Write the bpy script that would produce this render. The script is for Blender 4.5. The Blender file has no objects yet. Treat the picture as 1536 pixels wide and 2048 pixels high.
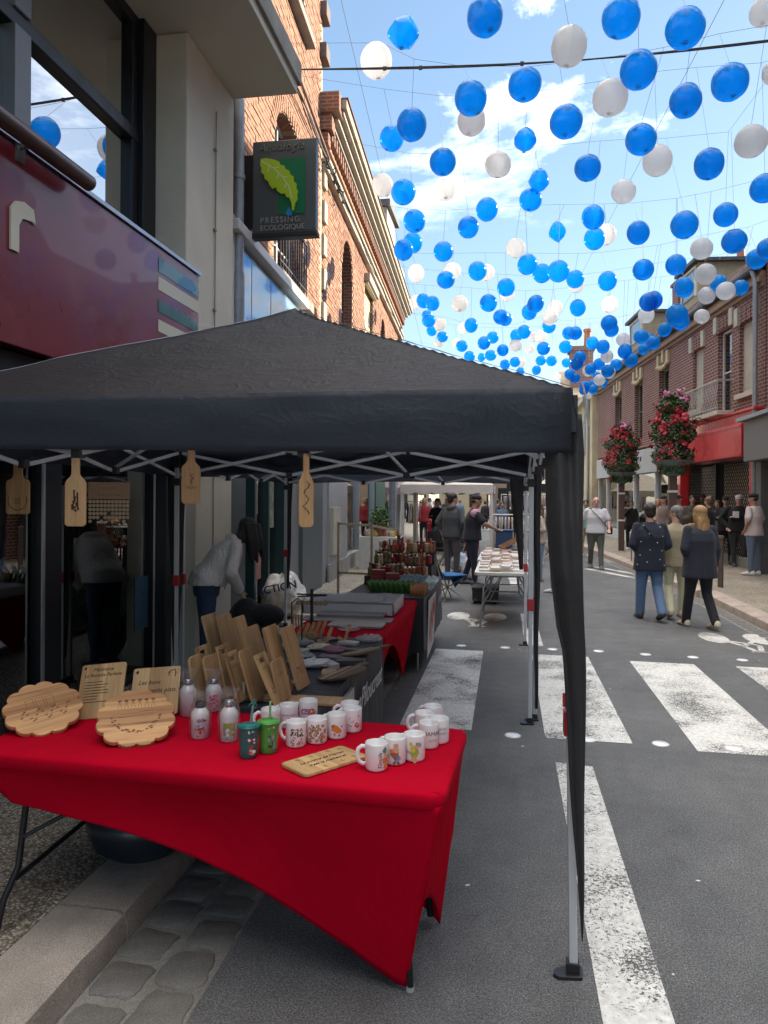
import bpy, bmesh, math, random
import numpy as np
from mathutils import Matrix, Vector, noise
random.seed(7)
R=math.radians
scene=bpy.context.scene
col=scene.collection
# ------------------------------------------------------------------ camera
YAW=R(9.4); EYE=1.75; FPX=1479.0; PCX=768.0; HOR=995.0
cam_data=bpy.data.cameras.new('camera'); cam=bpy.data.objects.new('camera',cam_data); col.objects.link(cam)
cam_data.sensor_fit='VERTICAL'; cam_data.sensor_height=36; cam_data.sensor_width=27; cam_data.lens=26.0
cam_data.shift_y=-29/2048; cam_data.clip_start=.05; cam_data.clip_end=2000
cam.matrix_world=Matrix.Translation((0,0,EYE))@Matrix.Rotation(YAW,4,'Z')@Matrix.Rotation(R(90),4,'X')@Matrix.Rotation(R(.35),4,'Z')
scene.camera=cam
scene.render.resolution_x=768; scene.render.resolution_y=1024
# ------------------------------------------------------------------ light
SUN_AZ=R(36)      # from +X (across the street, right) towards +Y (up the street)
SUN_EL=R(24)
sun_dir=Vector((math.cos(SUN_EL)*math.cos(SUN_AZ),math.cos(SUN_EL)*math.sin(SUN_AZ),math.sin(SUN_EL)))
world=bpy.data.worlds.new('World'); scene.world=world; world.use_nodes=True
nt=world.node_tree; nt.nodes.clear()
def wn(t,**k):
    n=nt.nodes.new(t)
    for a,b in k.items(): setattr(n,a,b)
    return n
out=wn('ShaderNodeOutputWorld'); bg=wn('ShaderNodeBackground'); sky=wn('ShaderNodeTexSky',sky_type='NISHITA')
sky.sun_disc=False; sky.sun_elevation=SUN_EL; sky.sun_rotation=math.atan2(sun_dir.x,sun_dir.y)
sky.air_density=1.0; sky.dust_density=.3; sky.ozone_density=2.2; sky.altitude=50
tc=wn('ShaderNodeTexCoord'); sep=wn('ShaderNodeSeparateXYZ'); nt.links.new(tc.outputs['Generated'],sep.inputs[0])
def wm(op,a,b=None,clamp=False):
    n=wn('ShaderNodeMath',operation=op,use_clamp=clamp)
    for i,q in enumerate((a,b)):
        if q is None: continue
        if isinstance(q,(int,float)): n.inputs[i].default_value=q
        else: nt.links.new(q,n.inputs[i])
    return n.outputs[0]
zc=wm('MAXIMUM',sep.outputs[2],.04)
comb=wn('ShaderNodeCombineXYZ'); nt.links.new(wm('DIVIDE',sep.outputs[0],zc),comb.inputs[0]); nt.links.new(wm('DIVIDE',sep.outputs[1],zc),comb.inputs[1])
n1=wn('ShaderNodeTexNoise'); n1.inputs['Scale'].default_value=1.15; n1.inputs['Detail'].default_value=9; n1.inputs['Roughness'].default_value=.62; n1.inputs['Distortion'].default_value=.35
mp=wn('ShaderNodeMapping'); mp.inputs['Location'].default_value=(3.1,1.55,0); nt.links.new(comb.outputs[0],mp.inputs[0]); nt.links.new(mp.outputs[0],n1.inputs['Vector'])
cr=wn('ShaderNodeValToRGB'); cr.color_ramp.elements[0].position=.555; cr.color_ramp.elements[1].position=.72; nt.links.new(wm('ADD',n1.outputs[0],wm('MULTIPLY',wm('SUBTRACT',sep.outputs[2],.52,True),.42)),cr.inputs[0])  # extra cloud added overhead, out of view, to brighten the shaded street
fade=wm('MULTIPLY',wm('SUBTRACT',sep.outputs[2],.30,True),3.2,True)
cm=wm('MULTIPLY',wm('MULTIPLY',cr.outputs[0],fade),.9,True)
mix=wn('ShaderNodeMixRGB'); nt.links.new(cm,mix.inputs[0]); 
hs=wn('ShaderNodeHueSaturation'); hs.inputs['Saturation'].default_value=1.22; hs.inputs['Value'].default_value=.93
gm=wn('ShaderNodeGamma'); gm.inputs[1].default_value=.62; nt.links.new(sky.outputs[0],gm.inputs[0]); nt.links.new(gm.outputs[0],hs.inputs['Color']); nt.links.new(hs.outputs[0],mix.inputs[1]); mix.inputs[2].default_value=(14.0,13.3,12.4,1)
nt.links.new(mix.outputs[0],bg.inputs[0]); bg.inputs[1].default_value=.15; nt.links.new(bg.outputs[0],out.inputs[0])
ld=bpy.data.lights.new('sun','SUN'); ld.energy=3.9; ld.angle=R(.53); ld.color=(1,.86,.68)
sun=bpy.data.objects.new('sun',ld); col.objects.link(sun); sun.rotation_euler=sun_dir.to_track_quat('Z','Y').to_euler(); sun.location=(20,20,30)
vs=scene.view_settings; vs.view_transform='Standard'; vs.look='None'; vs.exposure=1.68; vs.gamma=1; vs.use_curve_mapping=False
scene.render.engine='CYCLES'; scene.cycles.max_bounces=7; scene.cycles.transparent_max_bounces=14; scene.cycles.caustics_reflective=False; scene.cycles.caustics_refractive=False
# ------------------------------------------------------------------ coordinates
SA,CA=math.sin(YAW),math.cos(YAW)
def ray(u,v):
    x=(u-PCX)/FPX; y=(v-HOR)/FPX
    return (-SA+x*CA, CA+x*SA, -y)
def at(u,v,X=None,Y=None,Z=None,D=None):
    r=ray(u,v)
    if X is not None: t=X/r[0]
    elif Y is not None: t=Y/r[1]
    elif Z is not None: t=(Z-EYE)/r[2]
    else: t=D
    return Vector((t*r[0],t*r[1],EYE+t*r[2]))
class Frame:   # a facade: s runs along it away from the camera, n out towards the street
    def __init__(f,o,deg,side):
        a=R(deg); f.d=Vector((math.sin(a),math.cos(a),0)); f.o=Vector((o[0],o[1],0))
        f.n=Vector((f.d.y,-f.d.x,0)) if side=='L' else Vector((-f.d.y,f.d.x,0))
        f.M=Matrix(((f.d.x,f.n.x,0,f.o.x),(f.d.y,f.n.y,0,f.o.y),(0,0,1,0),(0,0,0,1)))
    def sz(f,u,v,n=0.0):
        r=Vector(ray(u,v)); c=Vector((0,0,EYE)); t=((f.o-c).dot(f.n)+n)/r.dot(f.n); p=c+r*t
        return (p-f.o).dot(f.d), p.z
# ------------------------------------------------------------------ mesh building
WM={}
def wmat(o): return WM.get(o.name,Matrix.Identity(4))
class MB:
    def __init__(s,M=None): s.v=[];s.f=[];s.uv=[];s.mi=[];s.M=M or Matrix.Identity(4);s.cm=0
    def add(s,vs,fs,M2=None):
        b=len(s.v); M=s.M@M2 if M2 is not None else s.M
        flip=M.determinant()<0
        for p in vs:
            p=Vector(p); q=(M2@p if M2 is not None else p); s.uv.append((q.x+q.y,q.z)); s.v.append(tuple(M@p))
        for f in fs:
            f=[b+i for i in f]; s.f.append(f[::-1] if flip else f); s.mi.append(s.cm)
    def box(s,a,b,c,d,e,g,M2=None):
        if a>d:a,d=d,a
        if b>e:b,e=e,b
        if c>g:c,g=g,c
        s.add([(a,b,c),(d,b,c),(d,e,c),(a,e,c),(a,b,g),(d,b,g),(d,e,g),(a,e,g)],[(3,2,1,0),(4,5,6,7),(0,1,5,4),(1,2,6,5),(2,3,7,6),(3,0,4,7)],M2)
    def cbox(s,M2,x,y,z): s.box(-x/2,-y/2,-z/2,x/2,y/2,z/2,M2)
    def tube(s,pts,r,n=8,M2=None,cap=True,flat=1):
        pts=[Vector(p) for p in pts]; vs=[];fs=[]; rr=r if isinstance(r,(list,tuple)) else [r]*len(pts)
        up=None
        for i,p in enumerate(pts):
            t=(pts[min(i+1,len(pts)-1)]-pts[max(i-1,0)]).normalized()
            if up is None:
                up=Vector((0,0,1)) if abs(t.z)<.95 else Vector((0,1,0))
            a=t.cross(up).normalized() if t.cross(up).length>1e-5 else Vector((1,0,0)); b=a.cross(t).normalized(); up=b
            for k in range(n):
                g=2*math.pi*k/n; vs.append(p+a*math.cos(g)*rr[i]+b*math.sin(g)*rr[i]*flat)
        for i in range(len(pts)-1):
            for k in range(n): fs.append((i*n+k,i*n+(k+1)%n,(i+1)*n+(k+1)%n,(i+1)*n+k))
        if cap: fs.append(tuple(range(n))[::-1]); fs.append(tuple((len(pts)-1)*n+k for k in range(n)))
        s.add(vs,fs,M2)
    def bar(s,a,b,w,h=None,M2=None):   # square section bar
        h=h or w; a=Vector(a);b=Vector(b);t=(b-a).normalized(); up=Vector((0,0,1)) if abs(t.z)<.95 else Vector((1,0,0))
        x=t.cross(up).normalized(); y=x.cross(t).normalized()
        vs=[p+x*i*w/2+y*j*h/2 for p in (a,b) for i,j in ((-1,-1),(1,-1),(1,1),(-1,1))]
        s.add(vs,[(3,2,1,0),(4,5,6,7),(0,1,5,4),(1,2,6,5),(2,3,7,6),(3,0,4,7)],M2)
    def lathe(s,prof,n=20,M2=None,sx=1,sy=1):
        vs=[];fs=[]
        for r,z in prof:
            for k in range(n): g=2*math.pi*k/n; vs.append((r*math.cos(g)*sx,r*math.sin(g)*sy,z))
        for i in range(len(prof)-1):
            for k in range(n): fs.append((i*n+k,i*n+(k+1)%n,(i+1)*n+(k+1)%n,(i+1)*n+k))
        if prof[0][0]>1e-4: fs.append(tuple(range(n))[::-1])
        if prof[-1][0]>1e-4: fs.append(tuple((len(prof)-1)*n+k for k in range(n)))
        s.add(vs,fs,M2)
    def ell(s,c,r,n=14,m=9,M2=None):
        prof=[(max(math.sin(math.pi*i/m),.001),-math.cos(math.pi*i/m)) for i in range(m+1)]
        T=Matrix.Translation(c)@Matrix.Diagonal((r[0],r[1],r[2],1))
        s.lathe(prof,n,(M2@T) if M2 is not None else T)
    def prism(s,poly,z0,z1,M2=None):
        n=len(poly); vs=[(p[0],p[1],z0) for p in poly]+[(p[0],p[1],z1) for p in poly]
        s.add(vs,[tuple(range(n))[::-1],tuple(range(n,2*n))]+[(i,(i+1)%n,n+(i+1)%n,n+i) for i in range(n)],M2)
    def grid(s,fn,nu,nv,M2=None,closed=False):
        vs=[fn(i/nu,j/nv) for j in range(nv+1) for i in range(nu+1)]
        s.add(vs,[(j*(nu+1)+i,j*(nu+1)+i+1,(j+1)*(nu+1)+i+1,(j+1)*(nu+1)+i) for j in range(nv) for i in range(nu)],M2)
    def loft(s,rings,M2=None,cap=True):
        n=len(rings[0]); vs=[p for r in rings for p in r]; fs=[]
        for i in range(len(rings)-1):
            for k in range(n): fs.append((i*n+k,i*n+(k+1)%n,(i+1)*n+(k+1)%n,(i+1)*n+k))
        if cap: fs.append(tuple(range(n))[::-1]); fs.append(tuple((len(rings)-1)*n+k for k in range(n)))
        s.add(vs,fs,M2)
    def mesh(s,name,mats,smooth=False,uv=True):
        me=bpy.data.meshes.new(name); me.from_pydata([tuple(p) for p in s.v],[],s.f)
        for m in (mats if isinstance(mats,(list,tuple)) else [mats]): me.materials.append(m)
        if any(s.mi): me.polygons.foreach_set('material_index',s.mi)
        if uv and len(s.v):
            l=me.uv_layers.new(name='UVMap'); idx=np.empty(len(me.loops),dtype=np.int32); me.loops.foreach_get('vertex_index',idx)
            l.data.foreach_set('uv',np.array(s.uv,dtype=np.float32)[idx].ravel())
        if smooth: me.polygons.foreach_set('use_smooth',[True]*len(me.polygons))
        me.update(); return me
    def build(s,name,mats,parent=None,smooth=False,bevel=0,local=False,autos=False,solid=0,sub=0):
        o=bpy.data.objects.new(name,s.mesh(name,mats,smooth or autos)); col.objects.link(o)
        if autos: o.data.set_sharp_from_angle(angle=R(38))
        if parent is not None:
            o.parent=parent
            if not local: o.matrix_parent_inverse=wmat(parent).inverted()
        if solid: md=o.modifiers.new('solidify','SOLIDIFY'); md.thickness=solid; md.offset=0
        if bevel: md=o.modifiers.new('bevel','BEVEL'); md.width=bevel; md.segments=2; md.limit_method='ANGLE'
        if sub: md=o.modifiers.new('subsurf','SUBSURF'); md.levels=sub; md.render_levels=sub
        return o
def tag(o,label=None,cat=None,group=None,kind=None):
    if label: o['label']=label
    if cat: o['category']=cat
    if group: o['group']=group
    if kind: o['kind']=kind
    return o
def thing(name,label,cat,loc=(0,0,0),rz=0,group=None,kind=None,M=None):
    o=bpy.data.objects.new(name,None); col.objects.link(o); o.empty_display_size=.1
    m=M if M is not None else Matrix.Translation(loc)@Matrix.Rotation(rz,4,'Z'); o.matrix_world=m; WM[o.name]=m.copy()
    return tag(o,label,cat,group,kind)
def put(o,loc,rz=0,M=None):
    m=M if M is not None else Matrix.Translation(loc)@Matrix.Rotation(rz,4,'Z'); o.matrix_world=m; WM[o.name]=m.copy(); return o
def dup(root,label=None,loc=None,rz=0,M=None,group=None):
    def rec(o,par):
        c=o.copy(); col.objects.link(c)
        if par is not None: c.parent=par; c.matrix_parent_inverse=o.matrix_parent_inverse
        for k in kids(o): rec(k,c)
        return c
    r=rec(root,None); r.parent=None
    m=M if M is not None else Matrix.Translation(loc)@Matrix.Rotation(rz,4,'Z'); r.matrix_world=m
    if label: r['label']=label
    if group: r['group']=group
    return r
def kids(o): return [c for c in o.children]
def place(me,name,parent,M,label=None):     # one more object sharing a mesh, set in the parent's space
    o=bpy.data.objects.new(name,me); col.objects.link(o); o.parent=parent; o.matrix_local=M
    if label: o['label']=label
    return o
# ------------------------------------------------------------------ materials
MC={}
def _mat(name):
    m=bpy.data.materials.new(name); m.use_nodes=True; t=m.node_tree; b=t.nodes['Principled BSDF']; return m,t,b
def node(t,ty,ins=None,**k):
    n=t.nodes.new(ty)
    for a,b in k.items(): setattr(n,a,b)
    for a,b in (ins or {}).items():
        if hasattr(b,'is_output'): t.links.new(b,n.inputs[a])
        else: n.inputs[a].default_value=b
    return n
def c4(c): return (c[0],c[1],c[2],1)
def ramp(t,fac,stops,interp='LINEAR'):
    n=t.nodes.new('ShaderNodeValToRGB'); n.color_ramp.interpolation=interp; e=n.color_ramp.elements
    e[0].position=stops[0][0]; e[0].color=c4(stops[0][1]); e[1].position=stops[-1][0]; e[1].color=c4(stops[-1][1])
    for p,c in stops[1:-1]: q=e.new(p); q.color=c4(c)
    t.links.new(fac,n.inputs[0]); return n.outputs[0]
def mixc(t,f,a,b,mode='MIX'):
    n=t.nodes.new('ShaderNodeMixRGB'); n.blend_type=mode
    for i,q in enumerate((f,a,b)):
        if hasattr(q,'is_output'): t.links.new(q,n.inputs[i])
        else: n.inputs[i].default_value=q if i==0 else c4(q)
    return n.outputs[0]
def mth(t,op,a,b=0.0,clamp=False):
    n=t.nodes.new('ShaderNodeMath'); n.operation=op; n.use_clamp=clamp
    for i,q in enumerate((a,b)):
        if hasattr(q,'is_output'): t.links.new(q,n.inputs[i])
        else: n.inputs[i].default_value=q
    return n.outputs[0]
def coord(t,kind='Object',sc=(1,1,1),rot=(0,0,0)):
    c=t.nodes.new('ShaderNodeTexCoord'); m=t.nodes.new('ShaderNodeMapping'); t.links.new(c.outputs[kind],m.inputs[0]); m.inputs['Scale'].default_value=sc; m.inputs['Rotation'].default_value=rot
    return m.outputs[0]
def noi(t,vec,s,d=4,r=.55,dist=0): return node(t,'ShaderNodeTexNoise',{'Vector':vec,'Scale':s,'Detail':d,'Roughness':r,'Distortion':dist}).outputs[0]
def bumpn(t,b,h,strength=.3,dist=.01,prev=None):
    n=node(t,'ShaderNodeBump',{'Height':h,'Strength':strength,'Distance':dist})
    if prev is not None: t.links.new(prev,n.inputs['Normal'])
    t.links.new(n.outputs[0],b.inputs['Normal']); return n.outputs[0]
def mat(name,c,rough=.6,metal=0,var=.12,vsc=6,bump=0,bsc=60,bd=.004,coat=0,spec=.5,sheen=0,trans=0,em=0,kind='Object'):
    if name in MC: return MC[name]
    m,t,b=_mat(name); v=coord(t,kind)
    if var: 
        f=noi(t,v,vsc,5); cc=ramp(t,f,[(.3,[x*(1-var) for x in c]),(.7,[min(1,x*(1+var)) for x in c])]); t.links.new(cc,b.inputs['Base Color'])
        rr=mth(t,'ADD',mth(t,'MULTIPLY',f,.25),rough-.125); t.links.new(rr,b.inputs['Roughness'])
    else: b.inputs['Base Color'].default_value=c4(c); b.inputs['Roughness'].default_value=rough
    b.inputs['Metallic'].default_value=metal; b.inputs['Specular IOR Level'].default_value=spec; b.inputs['Coat Weight'].default_value=coat
    b.inputs['Sheen Weight'].default_value=sheen
    if trans: b.inputs['Transmission Weight'].default_value=trans
    if em: b.inputs['Emission Color'].default_value=c4(c); b.inputs['Emission Strength'].default_value=em
    if bump: bumpn(t,b,noi(t,v,bsc,4),bump,bd)
    MC[name]=m; return m
def glassmat(name,tint=(.9,.95,.95),refl=.12,rough=.0,dark=.0):
    if name in MC: return MC[name]
    m=bpy.data.materials.new(name); m.use_nodes=True; t=m.node_tree; t.nodes.clear()
    o=t.nodes.new('ShaderNodeOutputMaterial'); tr=node(t,'ShaderNodeBsdfTransparent',{'Color':c4(tint)}); gl=node(t,'ShaderNodeBsdfGlossy',{'Color':(1,1,1,1),'Roughness':rough})
    fr=node(t,'ShaderNodeFresnel',{'IOR':1.5}); f=mth(t,'ADD',mth(t,'MULTIPLY',fr.outputs[0],1.0),refl,True)
    mx=t.nodes.new('ShaderNodeMixShader'); t.links.new(f,mx.inputs[0]); t.links.new(tr.outputs[0],mx.inputs[1]); t.links.new(gl.outputs[0],mx.inputs[2]); t.links.new(mx.outputs[0],o.inputs[0])
    MC[name]=m; return m
def film(name,tint,cover,rough=.15,mode='plastic'):   # thin plastic: part see-through, part scattering, glossy skin
    if name in MC: return MC[name]
    m=bpy.data.materials.new(name); m.use_nodes=True; t=m.node_tree; t.nodes.clear()
    o=t.nodes.new('ShaderNodeOutputMaterial'); tr=node(t,'ShaderNodeBsdfTransparent',{'Color':c4(tint)})
    df=node(t,'ShaderNodeBsdfDiffuse',{'Color':c4(tint)}); tl=node(t,'ShaderNodeBsdfTranslucent',{'Color':c4(tint)})
    a=t.nodes.new('ShaderNodeMixShader'); a.inputs[0].default_value=.55; t.links.new(df.outputs[0],a.inputs[1]); t.links.new(tl.outputs[0],a.inputs[2])
    b=t.nodes.new('ShaderNodeMixShader'); b.inputs[0].default_value=cover; t.links.new(tr.outputs[0],b.inputs[1]); t.links.new(a.outputs[0],b.inputs[2])
    gl=node(t,'ShaderNodeBsdfGlossy',{'Color':(1,1,1,1),'Roughness':rough}); fr=node(t,'ShaderNodeFresnel',{'IOR':1.45})
    if mode=='wrap':
        v=coord(t); n=noi(t,v,38,3,.6,1.5); bp=node(t,'ShaderNodeBump',{'Height':n,'Strength':1.0,'Distance':.02}); t.links.new(bp.outputs[0],gl.inputs['Normal']); t.links.new(bp.outputs[0],fr.inputs['Normal'])
    c=t.nodes.new('ShaderNodeMixShader'); t.links.new(mth(t,'MULTIPLY',fr.outputs[0],.42 if mode=='wrap' else 1.0),c.inputs[0]); t.links.new(b.outputs[0],c.inputs[1]); t.links.new(gl.outputs[0],c.inputs[2]); t.links.new(c.outputs[0],o.inputs[0])
    MC[name]=m; return m
def m_asphalt():
    m,t,b=_mat('asphalt'); v=coord(t)
    vo=node(t,'ShaderNodeTexVoronoi',{'Vector':v,'Scale':120.0}); n=noi(t,v,150,4,.85); big=noi(t,v,.9,5,.6); pat=noi(t,v,7,4)
    c=ramp(t,n,[(.36,(.040,.042,.045)),(.50,(.138,.144,.148)),(.66,(.34,.345,.35))]); n2=noi(t,v,62,3,.8); c=mixc(t,.5,c,ramp(t,n2,[(.36,(.62,.62,.63)),(.5,(1,1,1)),(.66,(1.5,1.5,1.5))]),'MULTIPLY'); st=noi(t,v,1.9,6,.7,.8); c=mixc(t,.6,c,ramp(t,st,[(.26,(.5,.5,.5)),(.36,(1,1,1))]),'MULTIPLY')
    c=mixc(t,.75,c,ramp(t,big,[(.3,(.62,.62,.64)),(.7,(1.15,1.13,1.1))]),'MULTIPLY')
    c=mixc(t,.5,c,ramp(t,pat,[(.35,(.8,.8,.8)),(.65,(1.1,1.1,1.1))]),'MULTIPLY')
    t.links.new(c,b.inputs['Base Color']); b.inputs['Roughness'].default_value=.85; b.inputs['Specular IOR Level'].default_value=.35
    bumpn(t,b,mth(t,'ADD',mth(t,'ADD',n,mth(t,'MULTIPLY',n2,.8)),vo.outputs['Distance']),.8,.006); return m
def m_aggregate():
    m,t,b=_mat('exposed_aggregate'); v=coord(t); vo=node(t,'ShaderNodeTexVoronoi',{'Vector':v,'Scale':85.0,'Randomness':1.0})
    sep=node(t,'ShaderNodeSeparateColor',{'Color':vo.outputs['Color']})
    c=ramp(t,sep.outputs[0],[(0,(.20,.17,.13)),(.35,(.40,.345,.27)),(.7,(.58,.52,.43)),(1,(.80,.75,.66))])
    e=ramp(t,vo.outputs['Distance'],[(.25,(1,1,1)),(.62,(.42,.40,.37))]); c=mixc(t,1,c,e,'MULTIPLY')
    big=noi(t,v,1.2,5); c=mixc(t,.8,c,ramp(t,big,[(.3,(.6,.6,.58)),(.7,(1.05,1.05,1.05))]),'MULTIPLY')
    t.links.new(c,b.inputs['Base Color']); b.inputs['Roughness'].default_value=.8; bumpn(t,b,mth(t,'SUBTRACT',1,vo.outputs['Distance']),.7,.006); return m
def m_granite(name,c,dark=.45):
    m,t,b=_mat(name); v=coord(t); n=noi(t,v,230,3,.8); big=noi(t,v,4,6,.65); md=noi(t,v,22,4)
    cc=ramp(t,n,[(.35,[x*dark for x in c]),(.5,c),(.68,[min(1,x*1.5) for x in c])]); cc=mixc(t,.8,cc,ramp(t,big,[(.3,(.62,.6,.57)),(.7,(1.1,1.08,1.05))]),'MULTIPLY')
    t.links.new(cc,b.inputs['Base Color']); b.inputs['Roughness'].default_value=.8; p=bumpn(t,b,md,.5,.012); bumpn(t,b,n,.4,.002,p); return m
def m_paint():
    m,t,b=_mat('worn_road_paint'); v=coord(t); n=noi(t,v,75,4,.75,.6); big=noi(t,v,2.2,5); u=mth(t,'ADD',n,mth(t,'MULTIPLY',mth(t,'SUBTRACT',big,.5),.7))
    a=ramp(t,u,[(.40,(0,0,0)),(.455,(1,1,1))]); cc=ramp(t,noi(t,v,30,4),[(.3,(.5,.5,.47)),(.7,(.74,.74,.71))]); t.links.new(cc,b.inputs['Base Color']); t.links.new(a,b.inputs['Alpha']); b.inputs['Roughness'].default_value=.7
    bumpn(t,b,n,.4,.003); return m
def m_brickgeo(name,cols):
    m,t,b=_mat(name); v=coord(t); n=noi(t,v,90,4,.7); oi=t.nodes.new('ShaderNodeNewGeometry'); 
    c=ramp(t,oi.outputs['Random Per Island'],[(i/(len(cols)-1),q) for i,q in enumerate(cols)])
    c=mixc(t,.7,c,ramp(t,n,[(.25,(.62,.58,.55)),(.75,(1.15,1.15,1.15))]),'MULTIPLY'); big=noi(t,v,1.1,6); c=mixc(t,.6,c,ramp(t,big,[(.3,(.72,.68,.66)),(.65,(1.05,1.05,1.05))]),'MULTIPLY')
    t.links.new(c,b.inputs['Base Color']); b.inputs['Roughness'].default_value=.9; bumpn(t,b,n,.5,.004); return m
def m_bricktex(name,c1,c2,mortar,bw=.22,bh=.07,ms=.012,bump=.6):
    m,t,b=_mat(name); v=coord(t,'UV'); br=node(t,'ShaderNodeTexBrick',{'Vector':v,'Color1':c4(c1),'Color2':c4(c2),'Mortar':c4(mortar),'Scale':1.0,'Mortar Size':ms,'Mortar Smooth':.3,'Bias':0.0,'Brick Width':bw,'Row Height':bh})
    n=noi(t,v,40,4,.7); big=noi(t,v,.8,5); c=mixc(t,.55,br.outputs[0],ramp(t,n,[(.25,(.6,.6,.6)),(.75,(1.2,1.2,1.2))]),'MULTIPLY'); c=mixc(t,.6,c,ramp(t,big,[(.3,(.68,.66,.66)),(.7,(1.1,1.1,1.1))]),'MULTIPLY')
    t.links.new(c,b.inputs['Base Color']); b.inputs['Roughness'].default_value=.88; bumpn(t,b,mth(t,'ADD',mth(t,'SUBTRACT',1,br.outputs[1]),mth(t,'MULTIPLY',n,.3)),bump,.008); return m
def m_wood(name,c,dark,sc=1.0,planks=0,rough=.5,axis='Y'):
    m,t,b=_mat(name); rot={'Y':(1,.06,1),'X':(.06,1,1),'Z':(1,1,.06)}[axis]
    v=coord(t,'Object',tuple(x*sc for x in rot)); oi=t.nodes.new('ShaderNodeObjectInfo'); va=node(t,'ShaderNodeVectorMath',{0:v},operation='ADD')
    off=node(t,'ShaderNodeCombineXYZ',{'X':oi.outputs['Random'],'Y':oi.outputs['Random'],'Z':oi.outputs['Random']}); mul=node(t,'ShaderNodeVectorMath',{0:off.outputs[0],3:1.0},operation='SCALE'); mul.inputs[3].default_value=7.0; t.links.new(mul.outputs[0],va.inputs[1])
    n=noi(t,va.outputs[0],26,5,.6,.6); g=noi(t,va.outputs[0],140,3,.6)
    cc=ramp(t,n,[(.3,dark),(.48,c),(.72,[min(1,x*1.22) for x in c])]); cc=mixc(t,.45,cc,ramp(t,g,[(.3,(.68,.64,.6)),(.7,(1.08,1.08,1.08))]),'MULTIPLY')
    if planks:
        w=coord(t,'Object'); s=node(t,'ShaderNodeSeparateXYZ',{0:w}); k={'Y':0,'X':1,'Z':0}[axis]; fl=mth(t,'FLOOR',mth(t,'MULTIPLY',s.outputs[k],planks)); wn_=node(t,'ShaderNodeTexWhiteNoise',{'W':mth(t,'ADD',fl,oi.outputs['Random'])},noise_dimensions='1D')
        cc=mixc(t,.85,cc,ramp(t,wn_.outputs[0],[(0,(.62,.5,.42)),(.4,(.95,.9,.85)),(1,(1.2,1.2,1.15))]),'MULTIPLY')
    t.links.new(cc,b.inputs['Base Color']); b.inputs['Roughness'].default_value=rough; bumpn(t,b,g,.15,.002); return m
def m_cloth(name,c,wr=.5,ws=3.0,rough=.75,stretch=(1,1,1),sheen=.1,weave=0,coat=0,dist=.04,through=None,spec=None,crease=0):
    m,t,b=_mat(name); v=coord(t,'Object',stretch); n=noi(t,v,ws,3,.5,1.2); f=noi(t,v,ws*4.5,3,.6,.8); fine=noi(t,v,400,2)
    t.links.new(mixc(t,.35,c,ramp(t,noi(t,v,2,3),[(.3,(.75,.75,.75)),(.7,(1.15,1.15,1.15))]),'MULTIPLY'),b.inputs['Base Color'])
    b.inputs['Roughness'].default_value=rough; b.inputs['Sheen Weight'].default_value=sheen; b.inputs['Specular IOR Level'].default_value=.4
    bumpn(t,b,mth(t,'ADD',mth(t,'ADD',n,mth(t,'MULTIPLY',f,.25)),mth(t,'MULTIPLY',fine,.012)),wr,dist)
    if crease:
        n1_=noi(t,coord(t,'Object',(1.2,1.2,2.4),(0,0,.6)),2.6,3,.5,2.2); n2_=noi(t,coord(t,'Object',(2.2,.9,1.5),(0,0,-.5)),5.5,2,.5,1.5)
        rd=lambda q,e:mth(t,'POWER',mth(t,'SUBTRACT',1.0,mth(t,'ABSOLUTE',mth(t,'SUBTRACT',mth(t,'MULTIPLY',q,2.0),1.0))),e)
        h=mth(t,'ADD',mth(t,'ADD',mth(t,'MULTIPLY',rd(n1_,14.0),.5),mth(t,'MULTIPLY',rd(n2_,10.0),.25)),mth(t,'MULTIPLY',f,.5)); bumpn(t,b,h,crease,.03)
    if spec is not None: b.inputs['Specular IOR Level'].default_value=spec
    if through:
        tl=node(t,'ShaderNodeBsdfTranslucent',{'Color':c4(through)}); a=node(t,'ShaderNodeMixShader',{0:.38}); t.links.new(b.outputs[0],a.inputs[1]); t.links.new(tl.outputs[0],a.inputs[2]); t.links.new(a.outputs[0],t.nodes['Material Output'].inputs[0])
    return m
# ================================================================== materials used by the setting
ASPH=m_asphalt(); AGG=m_aggregate(); GRAN=m_granite('kerb_granite',(.37,.335,.30)); GRANR=m_granite('kerb_granite_pink',(.44,.37,.32)); SETT=m_granite('gutter_sett_stone',(.17,.168,.16),.6); GROUT=m_granite('gutter_mortar',(.24,.235,.22),.6); PAINT=m_paint()
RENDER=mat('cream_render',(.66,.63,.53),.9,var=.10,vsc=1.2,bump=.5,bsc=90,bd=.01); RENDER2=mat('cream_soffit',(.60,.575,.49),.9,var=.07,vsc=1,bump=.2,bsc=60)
CONC=mat('weathered_concrete',(.27,.26,.235),.9,var=.25,vsc=2.5,bump=.4,bsc=30); DARKALU=mat('dark_anodised_frame',(.018,.02,.026),.35,metal=.3,var=.1); ALU=mat('brushed_aluminium',(.45,.47,.5),.35,metal=.8,var=.05)
GREYALU=mat('grey_frame',(.20,.215,.23),.45,metal=.3,var=.06); WHITE=mat('white_paint',(.68,.69,.68),.5,var=.05); CREAM=mat('cream_stone',(.44,.40,.32),.8,var=.12,vsc=8,bump=.3,bsc=40); CREAMP=mat('cream_letter',(.66,.64,.50),.5,var=.03)
BURG=mat('burgundy_sign_panel',(.20,.018,.030),.30,var=.12,vsc=1.3,coat=.30,spec=.5); SGREEN=mat('sign_green',(.012,.11,.085),.25,var=.05,coat=.3); BLACKP=mat('black_plastic',(.012,.012,.014),.5,var=.1)
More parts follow.
